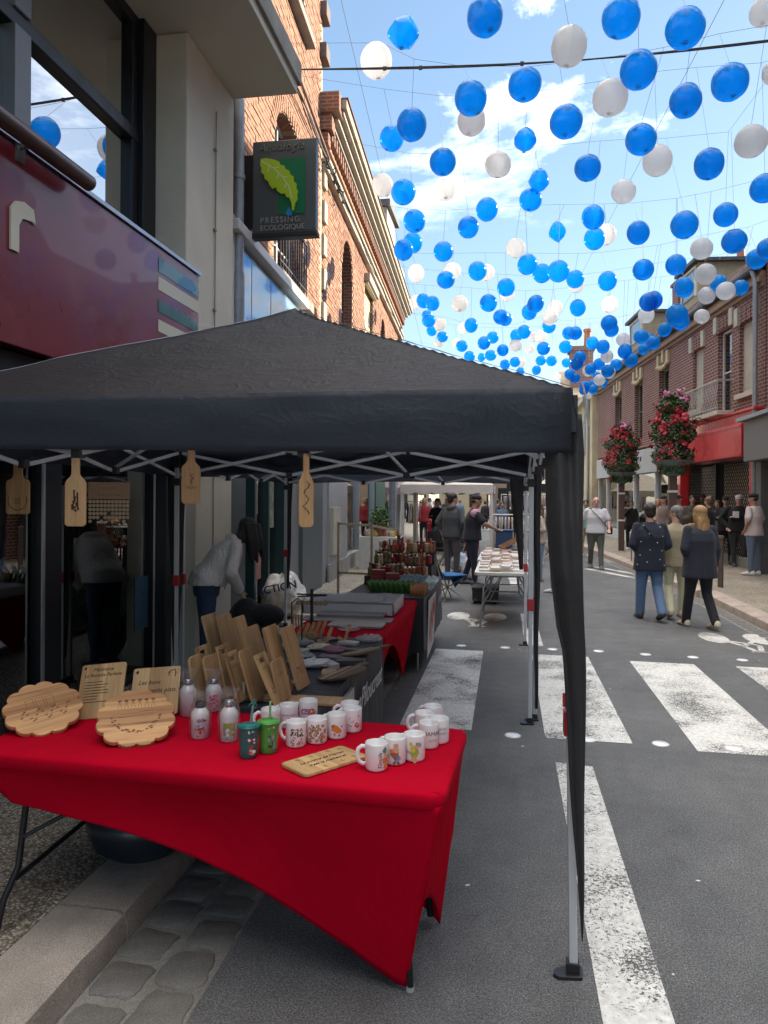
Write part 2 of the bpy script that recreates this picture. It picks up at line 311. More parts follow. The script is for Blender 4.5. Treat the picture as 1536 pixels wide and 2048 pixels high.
TEAL=mat('teal_dark_frame',(.02,.045,.05),.4,var=.1); ZINC=mat('zinc_pipe',(.30,.33,.36),.45,metal=.5,var=.12,vsc=10); GLASS=glassmat('mirror_glass',(.42,.46,.47),.52); SGLASS=glassmat('shop_glass',(.80,.84,.84),.17); WGLASS=glassmat('house_glass',(.35,.4,.42),.15)
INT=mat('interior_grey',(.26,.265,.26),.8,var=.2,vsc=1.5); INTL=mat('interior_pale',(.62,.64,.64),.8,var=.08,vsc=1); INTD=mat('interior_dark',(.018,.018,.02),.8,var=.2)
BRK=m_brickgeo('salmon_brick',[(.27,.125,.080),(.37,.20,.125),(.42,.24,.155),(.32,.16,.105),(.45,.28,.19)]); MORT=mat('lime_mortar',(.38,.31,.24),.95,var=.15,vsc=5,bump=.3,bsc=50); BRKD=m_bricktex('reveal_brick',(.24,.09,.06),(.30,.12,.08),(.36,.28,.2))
BRKT=m_bricktex('salmon_brick_far',(.40,.20,.11),(.47,.25,.15),(.42,.32,.22)); BRKR=m_bricktex('dark_red_brick',(.165,.055,.045),(.225,.078,.06),(.36,.30,.26),.22,.085,.014)
SLATE=mat('slate_roof',(.055,.06,.07),.55,var=.3,vsc=9,bump=.4,bsc=30); BROWNW=mat('brown_roof_boards',(.17,.085,.06),.8,var=.3,vsc=6); TERRA=mat('terracotta',(.42,.15,.07),.8,var=.1)
YSTONE=mat('yellow_carved_stone',(.56,.47,.29),.8,var=.18,vsc=12,bump=.6,bsc=35,bd=.02); SHUT=mat('pale_roller_blind',(.46,.44,.36),.7,var=.08,vsc=3); REDP=mat('red_shopfront_paint',(.52,.022,.030),.30,var=.10,vsc=1.5,coat=.4); PALE=mat('pale_yellow_shutter',(.62,.54,.30),.6,var=.08); IRON=mat('iron_black',(.02,.02,.022),.5,metal=.4); RAIL=mat('pale_iron_railing',(.42,.42,.40),.5)
# ================================================================== ground, kerbs, gutters, markings
g=MB(); g.add([(-400,-300,0),(400,-300,0),(400,500,0),(-400,500,0)],[(0,1,2,3)]); road=tag(g.build('road',ASPH),kind='structure')
LK=[(-1.46,-6),(-1.46,14),(-2.10,28),(-3.0,48)]; RK=[(3.42,-6),(3.42,13),(2.88,22.7),(2.1,33),(1.2,48)]
def along(poly,d):
    for a,b in zip(poly,poly[1:]):
        L=math.hypot(b[0]-a[0],b[1]-a[1])
        if d<=L: t=d/L; return (a[0]+(b[0]-a[0])*t,a[1]+(b[1]-a[1])*t),((b[0]-a[0])/L,(b[1]-a[1])/L)
        d-=L
    L=math.hypot(b[0]-a[0],b[1]-a[1]); return b,((b[0]-a[0])/L,(b[1]-a[1])/L)
def strip(poly,o0,o1,z,name,m,thick=.02):
    g=MB(); L=[(a,b) for a,b in poly]
    for i in range(len(L)-1):
        (x0,y0),(x1,y1)=L[i],L[i+1]
        a0,b0=sorted((x0+o0,x0+o1)); a1,b1=sorted((x1+o0,x1+o1))
        g.add([(a0,y0,z),(b0,y0,z),(b1,y1,z),(a1,y1,z),(a0,y0,-.05),(b0,y0,-.05),(b1,y1,-.05),(a1,y1,-.05)],[(0,1,2,3),(0,4,5,1),(2,6,7,3),(1,5,6,2),(3,7,4,0)])
    return tag(g.build(name,m),kind='structure')
pl=strip(LK,-.30,-6.5,.118,'pavement_left',AGG); pr=strip(RK,.30,7.5,.118,'pavement_right',AGG)
def kerb_mesh(L,w,h,seed):
    rnd=random.Random(seed); g=MB(); n=7
    def prof(y):
        j=lambda a: rnd.uniform(-a,a)
        return [(0,y,-.05),(0.004+j(.003),y,h-.045+j(.004)),(.012+j(.004),y,h-.014+j(.003)),(.035+j(.004),y,h-.001),(w*.6,y,h+j(.002)),(w-.008,y,h),(w,y,h-.008),(w,y,-.05)]
    g.loft([prof(.009+(L-.018)*i/n) for i in range(n+1)]); return g
def kerbs(poly,side,name,m,L,d0,d1):
    base=MB(); 
    root=tag(thing(name,None,None),kind='structure'); meshes=[kerb_mesh(L,.30,.122,k).mesh('kerb_stone',m,smooth=True) for k in range(3)]
    for me in meshes: me.set_sharp_from_angle(angle=R(40))
    d=d0;k=0
    while d<d1:
        (x,y),(tx,ty)=along(poly,d); a=math.atan2(ty,tx)-math.pi/2
        M=Matrix.Translation((x,y,0))@Matrix.Rotation(a,4,'Z')@Matrix.Rotation(random.uniform(-.004,.004),4,'Y')
        if side=='L': M=M@Matrix.Rotation(math.pi,4,'Z')@Matrix.Translation((0,-L,0))
        place(meshes[k%3],'kerb_stone',root,M); d+=L; k+=1
    return root
kerbs(LK,'L','kerb_left',GRAN,1.02,2.6+1.0,44); kerbs(RK,'R','kerb_right',GRANR,1.0,2,50)
def sett_mesh(a,b,seed):
    rnd=random.Random(seed); g=MB(); n=20; rings=[]
    for k,(s,z) in enumerate(((1,-.02),(1,.002),(.98,.006),(.93,.009),(.4,.010))):
        r=[]
        for i in range(n):
            t=2*math.pi*i/n; c,sn=math.cos(t),math.sin(t); q=(abs(c)**10+abs(sn)**10)**(-1/10)
            rnd2=random.Random(seed*100+i); w=1+rnd2.uniform(-.10,.05); r.append((c*q*a*s*w,sn*q*b*s*w,z+rnd.uniform(-.002,.002)))
        rings.append(r)
    g.loft(rings); return g
sm=[sett_mesh(.094,.097,i).mesh('gutter_sett',SETT,smooth=True) for i in range(5)]
gl=strip([(LK[0][0]+.0,LK[0][1]),(LK[1][0],LK[1][1]),(LK[2][0],LK[2][1])],.002,.42,.003,'gutter_left',GROUT)
y=1.35
rowoff=[0,.12]
for r_ in range(2):
    y=1.2+rowoff[r_]
    while y<13.5:
        L=random.uniform(.82,1.22); place(random.choice(sm),'sett',gl,Matrix.Translation((LK[0][0]+.105+.205*r_+random.uniform(-.012,.012),y,.002))@Matrix.Rotation(random.uniform(-.08,.08)+random.choice((0,math.pi)),4,'Z')@Matrix.Diagonal((1.0,L,1,1))); y+=.202*L+.008
gr=strip(RK[:3],-.26,-.002,.003,'gutter_right',GROUT)
d=14.0
while d<27:
    (x,y),(tx,ty)=along(RK,d); place(random.choice(sm),'sett',gr,Matrix.Translation((x-.125,y,.002))@Matrix.Rotation(random.uniform(-.06,.06),4,'Z')); d+=.235
mk=MB()
for x0,x1,a,b in ((-.80,-.25,5.62,8.55),(.29,.90,5.52,8.46),(1.32,1.97,5.42,8.3),(2.38,2.98,5.35,8.25)): mk.add([(x0,a,.004),(x1,a-.02,.004),(x1,b-.03,.004),(x0,b,.004)],[(0,1,2,3)])
mkz=tag(mk.build('zebra_crossing',PAINT),kind='structure')
mk=MB(); mk.add([(.325,-1,.004),(.565,-1,.004),(.565,4.98,.004),(.33,5.02,.004)],[(0,1,2,3)]); mk.add([(.23,8.95,.004),(.44,8.95,.004),(.42,11.4,.004),(.22,11.4,.004)],[(0,1,2,3)]); mk.add([(.1,15,.004),(.3,15,.004),(.2,18,.004),(.0,18,.004)],[(0,1,2,3)])
# chevrons past the parked stalls
mk.add([(1.9,19.0,.004),(3.0,16.4,.004),(3.15,16.45,.004),(2.05,19.1,.004)],[(0,1,2,3)]); mk.add([(2.2,19.6,.004),(3.1,17.4,.004),(3.22,17.5,.004),(2.35,19.7,.004)],[(0,1,2,3)])
tag(mk.build('centre_line',PAINT),kind='structure')
def bike(cx,cy,name):
    m=MB()
    for dx in (-.27,.27):
        n=24; m.add([(cx+dx+.165*math.cos(2*math.pi*i/n),cy+.36*math.sin(2*math.pi*i/n),.004) for i in range(n)],[tuple(range(n))])
    for (a,b,c,d_) in ((-.27,0,-.06,-.5),(-.06,-.5,.27,0),(-.16,-.2,.14,-.42),(-.06,-.5,.0,-.85),(.14,-.42,.04,-.85),(-.08,-.85,.14,-.85)):
        p=Vector((cx+a,cy+b,.0045)); q=Vector((cx+c,cy+d_,.0045)); t=(q-p).normalized().cross(Vector((0,0,1)))*.032; m.add([p-t,q-t,q+t,p+t],[(0,1,2,3)])
    return tag(m.build(name,PAINT),kind='structure')
p=at(955,1232,Z=0); bike(p.x,p.y,'cycle_marking'); p=at(1474,1273,Z=0); bike(p.x,p.y,'cycle_marking')
stud=MB(); stud.lathe([(.062,0),(.060,.006),(.045,.012),(.001,.014)],18); stm=stud.mesh('road_stud',mat('glossy_white_stud',(.78,.80,.82),.15,var=0,coat=.5),smooth=True)
for u,v in ((924,1291),(1012,1294),(1107,1297),(1199,1300),(1293,1306),(1388,1311),(1487,1316),(1028,1470),(1178,1477),(1324,1485),(1471,1493)):
    p=at(u,v,Z=0); o=bpy.data.objects.new('road_stud',stm); col.objects.link(o); o.location=p
    near=v>1400; k=[924,1012,1107,1199,1293,1388,1487,1028,1178,1324,1471].index(u); nm=['first','second','third','fourth','fifth','sixth','seventh','first','second','third','fourth'][k]
    tag(o,'round white road stud, %s from the left on the %s edge of the crossing'%(nm,'near' if near else 'far'),'road stud','reflective studs edging the crossing')
spk=MB(); rs=random.Random(5)
for i in range(46):
    x=rs.uniform(-1.0,3.0); yy=rs.uniform(1.8,9); s=rs.uniform(.004,.012); a=rs.uniform(0,3); spk.add([(x+s*math.cos(a+k*1.57)*(1.6 if k%2 else .8),yy+s*math.sin(a+k*1.57),.006) for k in range(4)],[(0,1,2,3)])
tag(spk.build('litter_flecks',WHITE),'pale specks of litter and gum scattered over the asphalt','litter',kind='stuff')
# ================================================================== wall with openings
def wall(mb,s0,s1,z0,z1,ops,depth,n=0.0,rev=None):
    ss=sorted({s0,s1}|{q for o in ops for q in o[:2]}); zs=sorted({z0,z1}|{q for o in ops for q in o[2:4]})
    for a,b in zip(ss,ss[1:]):
        for c,d in zip(zs,zs[1:]):
            m=((a+b)/2,(c+d)/2)
            if any(o[0]<m[0]<o[1] and o[2]<m[1]<o[3] for o in ops) : continue
            mb.add([(a,n,c),(b,n,c),(b,n,d),(a,n,d)],[(0,1,2,3)])
    for o in ops:
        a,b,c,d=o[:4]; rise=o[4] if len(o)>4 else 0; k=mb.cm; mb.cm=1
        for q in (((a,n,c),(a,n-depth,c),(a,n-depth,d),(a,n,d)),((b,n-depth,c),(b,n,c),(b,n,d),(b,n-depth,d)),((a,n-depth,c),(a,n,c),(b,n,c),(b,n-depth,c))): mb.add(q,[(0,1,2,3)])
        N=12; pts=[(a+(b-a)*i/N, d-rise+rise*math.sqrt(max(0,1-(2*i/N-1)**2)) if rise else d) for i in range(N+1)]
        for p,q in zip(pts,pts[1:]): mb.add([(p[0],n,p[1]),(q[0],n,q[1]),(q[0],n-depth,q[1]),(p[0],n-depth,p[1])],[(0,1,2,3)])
        mb.cm=k
        if rise:
            for p,q in zip(pts,pts[1:]): mb.add([(p[0],n,p[1]),(q[0],n,q[1]),(q[0],n,d),(p[0],n,d)],[(0,1,2,3)])
def inop(s,z,ops,w=.11,h=.035):
    for o in ops:
        rise=o[4] if len(o)>4 else 0; a,b,c,d=o[:4]
        if a-w<s<b+w and c-h<z<d+h:
            if rise:
                t=(2*(s-a)/(b-a)-1); top=d-rise+rise*math.sqrt(max(0,1-min(1,t*t)))
                if z>top+h: continue
            return True
    return False
# ================================================================== left shop building (modern, cream)
LB=thing('cream_shop_building','cream rendered shop building with burgundy fascia and dark framed upper windows, at the left','building',(-3.2,3,.12))
b=MB(); b.box(-3.3,-6,6.28,-3.05,7.50,11.5); b.box(-9,7.3,.12,-3.2,7.52,6.0); b.box(-9,-6,2.9,-6.2,7.5,6.0)
b.box(-9,-6,6.28,-3.3,7.50,11.4); b.build('wall',RENDER,LB)
b=MB(); b.box(-3.3,6.37,3.2,-2.9,7.54,5.995); b.box(-3.3,6.62,.118,-2.9,7.54,3.2); b.build('pilaster',RENDER,LB,bevel=.012)
b=MB(); b.tube([(-2.885,7.0,.3),(-2.885,7.0,2.2),(-2.885,7.02,5.6)],.007,6); 
for z in (2.8,3.6,4.4,5.2): b.box(-2.9,6.985,z,-2.875,7.03,z+.02)
b.build('cable',CONC,LB)
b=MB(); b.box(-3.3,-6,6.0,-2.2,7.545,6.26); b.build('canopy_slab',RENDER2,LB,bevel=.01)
b=MB(); b.box(-2.23,-6,6.10,-2.165,7.58,6.33); b.box(-3.3,7.53,6.12,-2.2,7.585,6.33); b.build('slab_edge_trim',CONC,LB,bevel=.008)
# upper windows
b=MB(); b.box(-3.36,6.13,4.0,-3.2,6.37,6.0); b.box(-3.36,-6,4.88,-3.24,6.13,4.99); b.box(-3.36,-6,4.0,-3.22,6.13,4.12); b.box(-3.36,-6,5.9,-3.25,6.13,6.0)
b.box(-3.36,6.02,4.12,-3.25,6.13,5.9)
fr=b.build('window_frame',DARKALU,LB,bevel=.006)
for y0 in (4.42,2.6,.7):
    b=MB(); b.box(-3.37,y0,4.12,-3.22,y0+.17,4.88); b.box(-3.37,y0,4.99,-3.22,y0+.17,5.9); b.build('mullion',GREYALU,LB,bevel=.005)
for a,c in ((4.59,6.02),(2.77,4.42),(.87,2.6),(-4,.7)):
    for z0,z1 in ((4.12,4.88),(4.99,5.9)):
        b=MB(); b.box(-3.315,a,z0,-3.305,c,z1); b.build('pane',GLASS,LB)
b=MB(); b.box(-3.9,5.2,4.0,-3.85,6.1,5.0); b.build('reflection_panel',mat('beige_reflection',(.42,.33,.16),.8),LB)  # beige panel added in place of a cream building's reflection in the glass
b=MB(); b.box(-6.2,-6,3.95,-6.1,7.3,6.0); b.box(-6.2,-6,3.9,-3.36,7.3,3.98); b.box(-6.2,7.2,3.98,-3.36,7.3,6.0); b.build('room_lining',INT,LB)
# burgundy fascia
b=MB(); b.box(-3.3,-6,2.63,-2.86,6.56,3.815); fas=b.build('fascia_panel',BURG,LB,bevel=.006)
b=MB(); b.box(-3.3,-6,3.82,-2.84,6.585,3.85); b.build('fascia_trim',ALU,LB)
def onx(u,v,X): p=at(u,v,X=X); return p.y,p.z
for k,(va,vb,m,nm) in enumerate(((518,546,SGREEN,'green_stripe'),(555,582,CREAMP,'cream_stripe'),(601,626,SGREEN,'green_stripe'),(641,665,CREAMP,'cream_stripe'),(686,708,SGREEN,'green_stripe'))):
    y0,z1=onx(315,va,-2.855); _,z0=onx(315,vb,-2.855); b=MB(); b.box(-2.86,y0,z0,-2.856,6.545,z1); b.build(nm,m,fas)
b=MB(); b.box(-3.3,-6,2.42,-2.95,6.56,2.625); b.build('shutter_box',BLACKP,LB,bevel=.01)
b=MB(); b.box(-3.26,-6,2.36,-3.19,6.5,2.41); b.build('light_strip',mat('pale_strip',(.5,.55,.58),.4),LB)
# lamp bar over the fascia
b=MB(); b.tube([(-2.75,-4,3.827),(-2.75,4.532,3.827)],.052,12); lb=b.build('lamp_tube',mat('bronze_lamp_tube',(.16,.12,.11),.35,metal=.6),LB,autos=True)
for y0 in (1.5,3.95):
    b=MB(); b.box(-2.9,y0,3.80,-2.75,y0+.03,3.83); b.box(-2.865,y0-.02,3.72,-2.845,y0+.05,3.86); b.build('lamp_bracket',GREYALU,LB)
# ground floor glazing
b=MB(); b.box(-3.3,4.72,.16,-3.19,4.93,2.36); b.box(-3.3,6.50,.12,-3.14,6.62,2.40); b.box(-3.3,-6,.12,-3.2,6.5,.17); b.box(-3.3,-6,2.30,-3.2,6.5,2.42); b.box(-3.3,3.2,.16,-3.2,3.3,2.3); b.build('shopfront_frame',DARKALU,LB,bevel=.005)
b=MB(); b.box(-3.2,4.70,.16,-3.185,4.725,2.36); b.build('frame_edge',ALU,LB); b=MB(); b.box(-3.2,6.36,.17,-3.188,6.375,2.30); b.build('frame_edge',ALU,LB)
for a,c in ((4.93,6.5),(3.3,4.72),(-4,3.2)):
    b=MB(); b.box(-3.262,a,.17,-3.252,c,2.30); b.build('shop_pane',SGLASS,LB)
b=MB(); b.box(-6.2,-6,.12,-6.1,6.62,2.7); b.box(-6.2,6.55,.12,-3.3,6.62,2.7); b.box(-6.2,-6,2.66,-3.3,6.62,2.72); b.build('room_wall',INTL,LB)
b=MB(); b.box(-6.2,-6,.10,-3.3,6.62,.145); b.build('room_floor',INTL,LB)
b=MB(); b.box(-6.1,6.50,.15,-3.34,6.545,2.66); b.build('pale_end_wall',INTL,LB); b=MB(); b.box(-3.58,6.2,.15,-3.54,6.5,2.66); b.build('partition',INTL,LB)
b=MB(); b.box(-3.25,6.12,.55,-3.247,6.36,1.02); b.build('notice',mat('blue_notice',(.03,.08,.13),.5,var=.3,vsc=20),LB)
# drainpipe
DP=thing('drainpipe','pale grey zinc drainpipe running down beside the cream pilaster','drainpipe',(-3.0,7.95,.12))
b=MB(); b.tube([(-2.98,7.9,4.15),(-2.98,7.9,11)],.062,14); b.build('pipe',ZINC,DP,autos=True)
b=MB(); b.tube([(-2.98,7.9,2.4),(-2.98,7.9,4.2)],.075,14); b.build('pipe_sleeve',ZINC,DP,autos=True)
for z in (4.2,5.3,6.9):
    b=MB(); b.tube([(-2.98,7.9,z),(-2.98,7.9,z+.05)],.073,14); b.build('pipe_clamp',ZINC,DP,autos=True)
# ================================================================== left brick building
FL=Frame((-3.2,9.0),-2.6,'L')
BB=thing('salmon_brick_building','tall salmon brick building in sunlight with arched windows, quoins and heavy cornice','building',(-3.3,9.0,.12))
ops1=[(1.0,2.75,4.95,7.45,.55),(1.0,2.75,9.35,11.6,.5)]
ops2=[(6.5,7.9,3.9,7.45,.7),(9.9,11.5,4.4,7.35),(13.2,14.3,4.3,7.3,.5),(16.4,17.4,4.4,7.3,.5)]
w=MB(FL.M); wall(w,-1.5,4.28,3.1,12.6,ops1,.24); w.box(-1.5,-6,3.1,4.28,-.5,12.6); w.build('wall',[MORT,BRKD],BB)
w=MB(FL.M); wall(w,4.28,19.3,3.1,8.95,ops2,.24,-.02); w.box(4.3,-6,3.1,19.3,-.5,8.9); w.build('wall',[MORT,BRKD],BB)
w=MB(FL.M); w.add([(4.28,0,8.9),(4.28,-6,8.9),(4.28,-6,12.6),(4.28,0,12.6)],[(3,2,1,0)]); w.add([(19.3,-.02,3.1),(19.3,-6,3.1),(19.3,-6,9),(19.3,-.02,9)],[(3,2,1,0)]); w.build('gable_wall',BRKT,BB)
bm=MB(); bm.box(-.108,-.05,-.031,.108,.012,.031); bme=bm.mesh('brick',BRK)
rest=MB(FL.M); cand=[]
rb=random.Random(3)
def course(s0,s1,z0,z1,ops,n,nmax=99):
    z=z0; k=0
    while z<z1:
        s=s0+(.11 if k%2 else 0)
        while s<s1:
            if not inop(s,z,ops): cand.append((s+rb.uniform(-.003,.003),z,n+rb.uniform(-.004,.006)))
            s+=.226
        z+=.0755; k+=1
course(-1.3,4.1,4.75,12.5,ops1,0); course(4.42,19.2,4.75,8.3,ops2,-.02)
near=[];
for c in cand:
    p=FL.M@Vector((c[0],c[2],c[1])); d=-p.x*SA+p.y*CA; xr=p.x*CA+p.y*SA; u=PCX+FPX*xr/d; v=HOR-FPX*(p.z-EYE)/d
    vis=(u>485 and 0<v<640 and not(500<u<632 and 280<v<478) and not (u<592 and v<185)); near.append((0 if vis else 1,d,c))
near.sort(key=lambda q:(q[0],q[1]))
bwall=BB
for i,(vis,d,c) in enumerate(near):
    if i<300: place(bme,'brick',BB,wmat(BB).inverted()@FL.M@Matrix.Translation((c[0],c[2],c[1])))
    else:
        s,z,n=c; a,b_,lo,hi=s-.107,s+.107,z-.031,z+.031; m_=n+.012
        rest.add([(a,m_,lo),(b_,m_,lo),(b_,m_,hi),(a,m_,hi),(a,n-.03,lo),(b_,n-.03,lo),(b_,n-.03,hi),(a,n-.03,hi)],[(0,1,2,3),(1,5,6,2),(4,0,3,7),(3,2,6,7),(4,5,1,0)])
tag(rest.build('brickwork',BRK,BB),kind='stuff')
# arch voussoirs
vm=MB(); vm.box(-.032,-.04,-.11,.032,.022,.11); vme=vm.mesh('arch_brick',BRK)
for (a,b_,c,d,r_) in (ops1[0],ops1[1],ops2[0],ops2[2]):
    cx=(a+b_)/2; hw=(b_-a)/2; n_=0 if a<4 else -.02
    for i in range(23):
        t=math.pi*(i+.5)/23; px=cx+math.cos(t)*(hw+.12); pz=d-r_+math.sin(t)*(r_+.12); nx,nz=math.cos(t)/hw,math.sin(t)/r_; ang=math.atan2(nx,nz)
        place(vme,'arch_brick',BB,wmat(BB).inverted()@FL.M@Matrix.Translation((px,n_,pz))@Matrix.Rotation(ang,4,'Y'))
# windows
def window(F,parent,a,b_,c,d,n,mf=WHITE,mg=WGLASS,cols=2,rows=3,back=True,blind=None):
    w=MB(F.M); f=.055
    w.box(a,n-.06,c,a+f,n,d); w.box(b_-f,n-.06,c,b_,n,d); w.box(a+f,n-.06,d-f,b_-f,n,d); w.box(a+f,n-.06,c,b_-f,n,c+f)
    for i in range(1,cols): s=a+(b_-a)*i/cols; w.box(s-.025,n-.05,c+f,s+.025,n+.005,d-f)
    for j in range(1,rows): z=c+(d-c)*j/rows; w.box(a+f,n-.045,z-.014,b_-f,n-.008,z+.014)
    o=w.build('window_frame',mf,parent)
    w=MB(F.M); w.box(a+f,n-.035,c+f,b_-f,n-.03,d-f); w.build('pane',mg,o)
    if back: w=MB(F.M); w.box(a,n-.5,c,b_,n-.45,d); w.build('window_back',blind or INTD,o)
    return o
window(FL,BB,1.0,2.75,4.95,7.45,-.2,rows=4); window(FL,BB,1.0,2.75,9.35,11.6,-.2,rows=4)
window(FL,BB,6.5,7.9,3.9,7.45,-.22,mf=BROWNW,rows=5); window(FL,BB,13.2,14.3,4.3,7.3,-.22,mf=BROWNW); window(FL,BB,16.4,17.4,4.4,7.3,-.22,mf=BROWNW)
w=MB(FL.M); w.box(9.95,-.16,4.4,11.45,-.10,7.3); 
for i in range(1,14): w.box(9.95,-.10,4.4+i*.21,11.45,-.085,4.42+i*.21)
w.build('shutter',PALE,BB)
w=MB(FL.M); w.box(9.75,-.05,7.35,11.65,.14,7.55); w.box(9.8,-.02,7.3,11.6,.08,7.35); w.build('lintel',CREAM,BB,bevel=.01)
w=MB(FL.M); w.box(.8,-.02,4.78,2.95,.16,4.93); w.build('window_sill',CONC,BB,bevel=.012)
w=MB(FL.M); w.box(.8,-.02,9.2,2.95,.16,9.34); w.build('window_sill',CONC,BB,bevel=.012)
rl=MB(FL.M); rl.bar((1.02,.08,5.85),(2.73,.08,5.85),.03); rl.bar((1.02,.08,5.1),(2.73,.08,5.1),.02)
rlo=rl.build('railing',IRON,BB)
for i in range(12):
    r1=MB(FL.M); s=1.05+i*.15; r1.bar((s,.08,4.94),(s,.08,5.85),.016); r1.build('baluster',IRON,rlo)
# string course, cables, cornice, quoins, coping
w=MB(FL.M); w.box(4.3,-.02,7.80,19.3,.10,7.92); w.box(4.3,-.02,7.95,19.3,.14,8.03); w.build('string_course',CREAM,BB,bevel=.01)
w=MB(FL.M); w.tube([(-1.2,.10,8.32),(1.5,.10,8.28),(4.4,.12,8.0)],.028,8); w.build('copper_pipe',mat('old_copper_pipe',(.35,.22,.16),.4,metal=.6),BB,autos=True)
w=MB(FL.M)
for k in range(3): w.tube([(-1.2,.09+.02*k,8.22-.03*k)]+[(s,.10+.02*k+.015*math.sin(s*3+k),7.98-.06*k-.04*math.sin(s*1.3+k)) for s in np.arange(1.5,19.3,.45)],.012,5)
rc=random.Random(9)
for s in (3.9,4.6,5.0,5.5):
    for j in range(4): w.tube([(s,.12,7.9),(s+rc.uniform(-.1,.1),.2,7.8+rc.uniform(-.15,.2)),(s+rc.uniform(.1,.3),.12,7.75)],.012,5)
w.build('facade_cables',IRON,BB)
w=MB(FL.M); w.box(4.3,-.02,8.62,19.35,.20,8.70); w.box(4.3,-.02,8.70,19.35,.30,8.80); w.box(4.3,-.02,8.80,19.4,.40,8.88); w.build('cornice_moulding',CREAM,BB,bevel=.012)
w=MB(FL.M); w.box(4.25,-.1,8.88,19.4,.46,9.06); w.build('cornice_top',mat('gilt_stone',(.34,.30,.22),.8,var=.25,vsc=5),BB,bevel=.015)
w=MB(FL.M); w.box(4.25,-.1,9.06,19.4,.49,9.085); w.build('cornice_flashing',BROWNW,BB)
w=MB(FL.M); w.box(4.3,-.02,8.27,19.3,.09,8.35); w.box(4.3,-.02,8.14,19.3,.06,8.2); w.build('cornice_band',BRKT,BB)
dm=MB(); dm.box(-.055,0,-.12,.055,.17,.12); dm.box(-.055,.0,-.2,.055,.08,-.12); dme=dm.mesh('dentil',BRKD)
s=4.42
while s<19.2: place(dme,'dentil',BB,wmat(BB).inverted()@FL.M@Matrix.Translation((s,0,8.49))); s+=.23
w=MB(FL.M); w.box(4.05,-.05,8.75,4.42,.36,9.12); w.box(4.1,-.05,8.45,4.40,.22,8.75); w.box(4.15,-.05,8.2,4.4,.14,8.45); w.build('corbel',BRKD,BB,bevel=.02)
w=MB(); w.box(-.13,-.02,-.19,.13,.05,.19); qme=w.mesh('quoin_stone',CREAM)
for k in range(6): place(qme,'quoin_stone',BB,wmat(BB).inverted()@FL.M@Matrix.Translation((4.42+(.03 if k%2 else 0),0,7.69-.63*k)))
for z in (9.85,10.6,11.4,12.2): 
    w=MB(FL.M); w.box(4.0,-.05,z-.14,4.36,.13,z+.14); w.build('coping_stone',mat('dark_stone',(.13,.10,.09),.8,var=.2),BB,bevel=.02)
for z in (10.3,11.1):
    pass
# ground floor of the brick building
GF=BB
w=MB(FL.M); w.box(-1.5,-6,2.85,19.3,-.3,3.15); w.box(-1.5,-6,.1,19.3,-5.5,3.1); w.box(-1.45,-5.5,.1,-1.4,-.1,3.1); w.build('shop_shell',INT,BB)
w=MB(FL.M); w.box(-1.3,-.02,4.68,2.2,.24,4.80); w.box(-1.3,-.02,3.05,-.95,.15,4.68); w.build('blue_sign_surround',WHITE,BB,bevel=.01)
w=MB(FL.M); w.box(-.88,-.02,3.10,2.05,.14,4.62); bs=w.build('blue_glass_sign',mat('pale_blue_glossy_panel',(.24,.38,.52),.12,var=.05,vsc=1,coat=.5),BB,bevel=.01)
w=MB(FL.M); w.box(-.5,.14,3.1,-.485,.143,4.62); w.build('panel_joint',GREYALU,bs); w=MB(FL.M); w.box(.35,.14,3.1,.365,.143,4.62); w.build('panel_joint',GREYALU,bs)
w=MB(FL.M); w.box(-1.35,-.02,4.80,2.35,.16,4.88); w.build('weathered_ledge',CONC,BB,bevel=.02)
# shop doorway and shop windows, seen under the stall tent
def gbox(a,b_,c,d,n0,n1,m,name,bev=.006): w=MB(FL.M); w.box(a,n0,c,b_,n1,d); return w.build(name,m,BB,bevel=bev)
gbox(-1.0,-.42,.12,3.05,-.3,.06,TEAL,'dark_pilaster'); gbox(-.42,.22,.12,2.9,-.25,-.15,mat('green_door_panel',(.05,.11,.10),.35,var=.1),'green_door')
gbox(.22,.32,.12,2.9,-.2,-.02,TEAL,'door_frame'); gbox(.95,1.02,.12,2.9,-.2,-.04,TEAL,'door_frame'); gbox(1.65,1.86,.12,2.9,-.2,0,TEAL,'door_frame')
gbox(.32,.95,.12,2.85,-.13,-.12,SGLASS,'shop_pane'); gbox(1.02,1.65,.12,2.85,-.13,-.12,SGLASS,'shop_pane')
gbox(.36,.62,1.15,1.6,-.118,-.115,mat('white_notice',(.5,.55,.52),.6),'poster'); gbox(.36,.85,.62,1.08,-.118,-.115,mat('faded_red_notice',(.33,.14,.12),.6,var=.4,vsc=14),'poster')
gbox(1.12,1.5,1.3,2.1,-.118,-.115,mat('leaf_poster',(.18,.22,.15),.6,var=.6,vsc=9),'poster')
gbox(1.90,2.55,.12,3.1,-.25,.02,GREYALU,'grey_pilaster'); gbox(2.55,4.15,.12,3.1,-.2,.08,mat('slate_grey_panel',(.085,.105,.11),.5,var=.1,vsc=2),'slate_grey_panel')
gbox(4.15,4.9,.12,3.1,-.2,.02,mat('mid_grey_render',(.24,.25,.26),.7,var=.12,vsc=2),'grey_wall_panel'); gbox(4.9,6.9,.12,3.1,-.2,.05,mat('light_grey_metal',(.36,.38,.40),.4,var=.12,vsc=2,metal=.2),'pale_grey_panel')
gbox(4.96,5.75,.62,1.55,.05,.13,CREAM,'meter_box'); gbox(4.75,6.9,.12,.45,.05,.09,CONC,'dirty_plinth')
gbox(6.9,7.3,.3,3.0,-.15,.0,CREAM,'window_jamb'); gbox(6.9,17.5,.12,.45,-.2,.03,mat('pale_stone_base',(.42,.40,.36),.8),'shop_base')
for a,b_ in ((7.3,9.0),(9.05,11.9),(14.2,17.3)): gbox(a,b_,.45,2.95,-.09,-.08,SGLASS,'shop_pane')
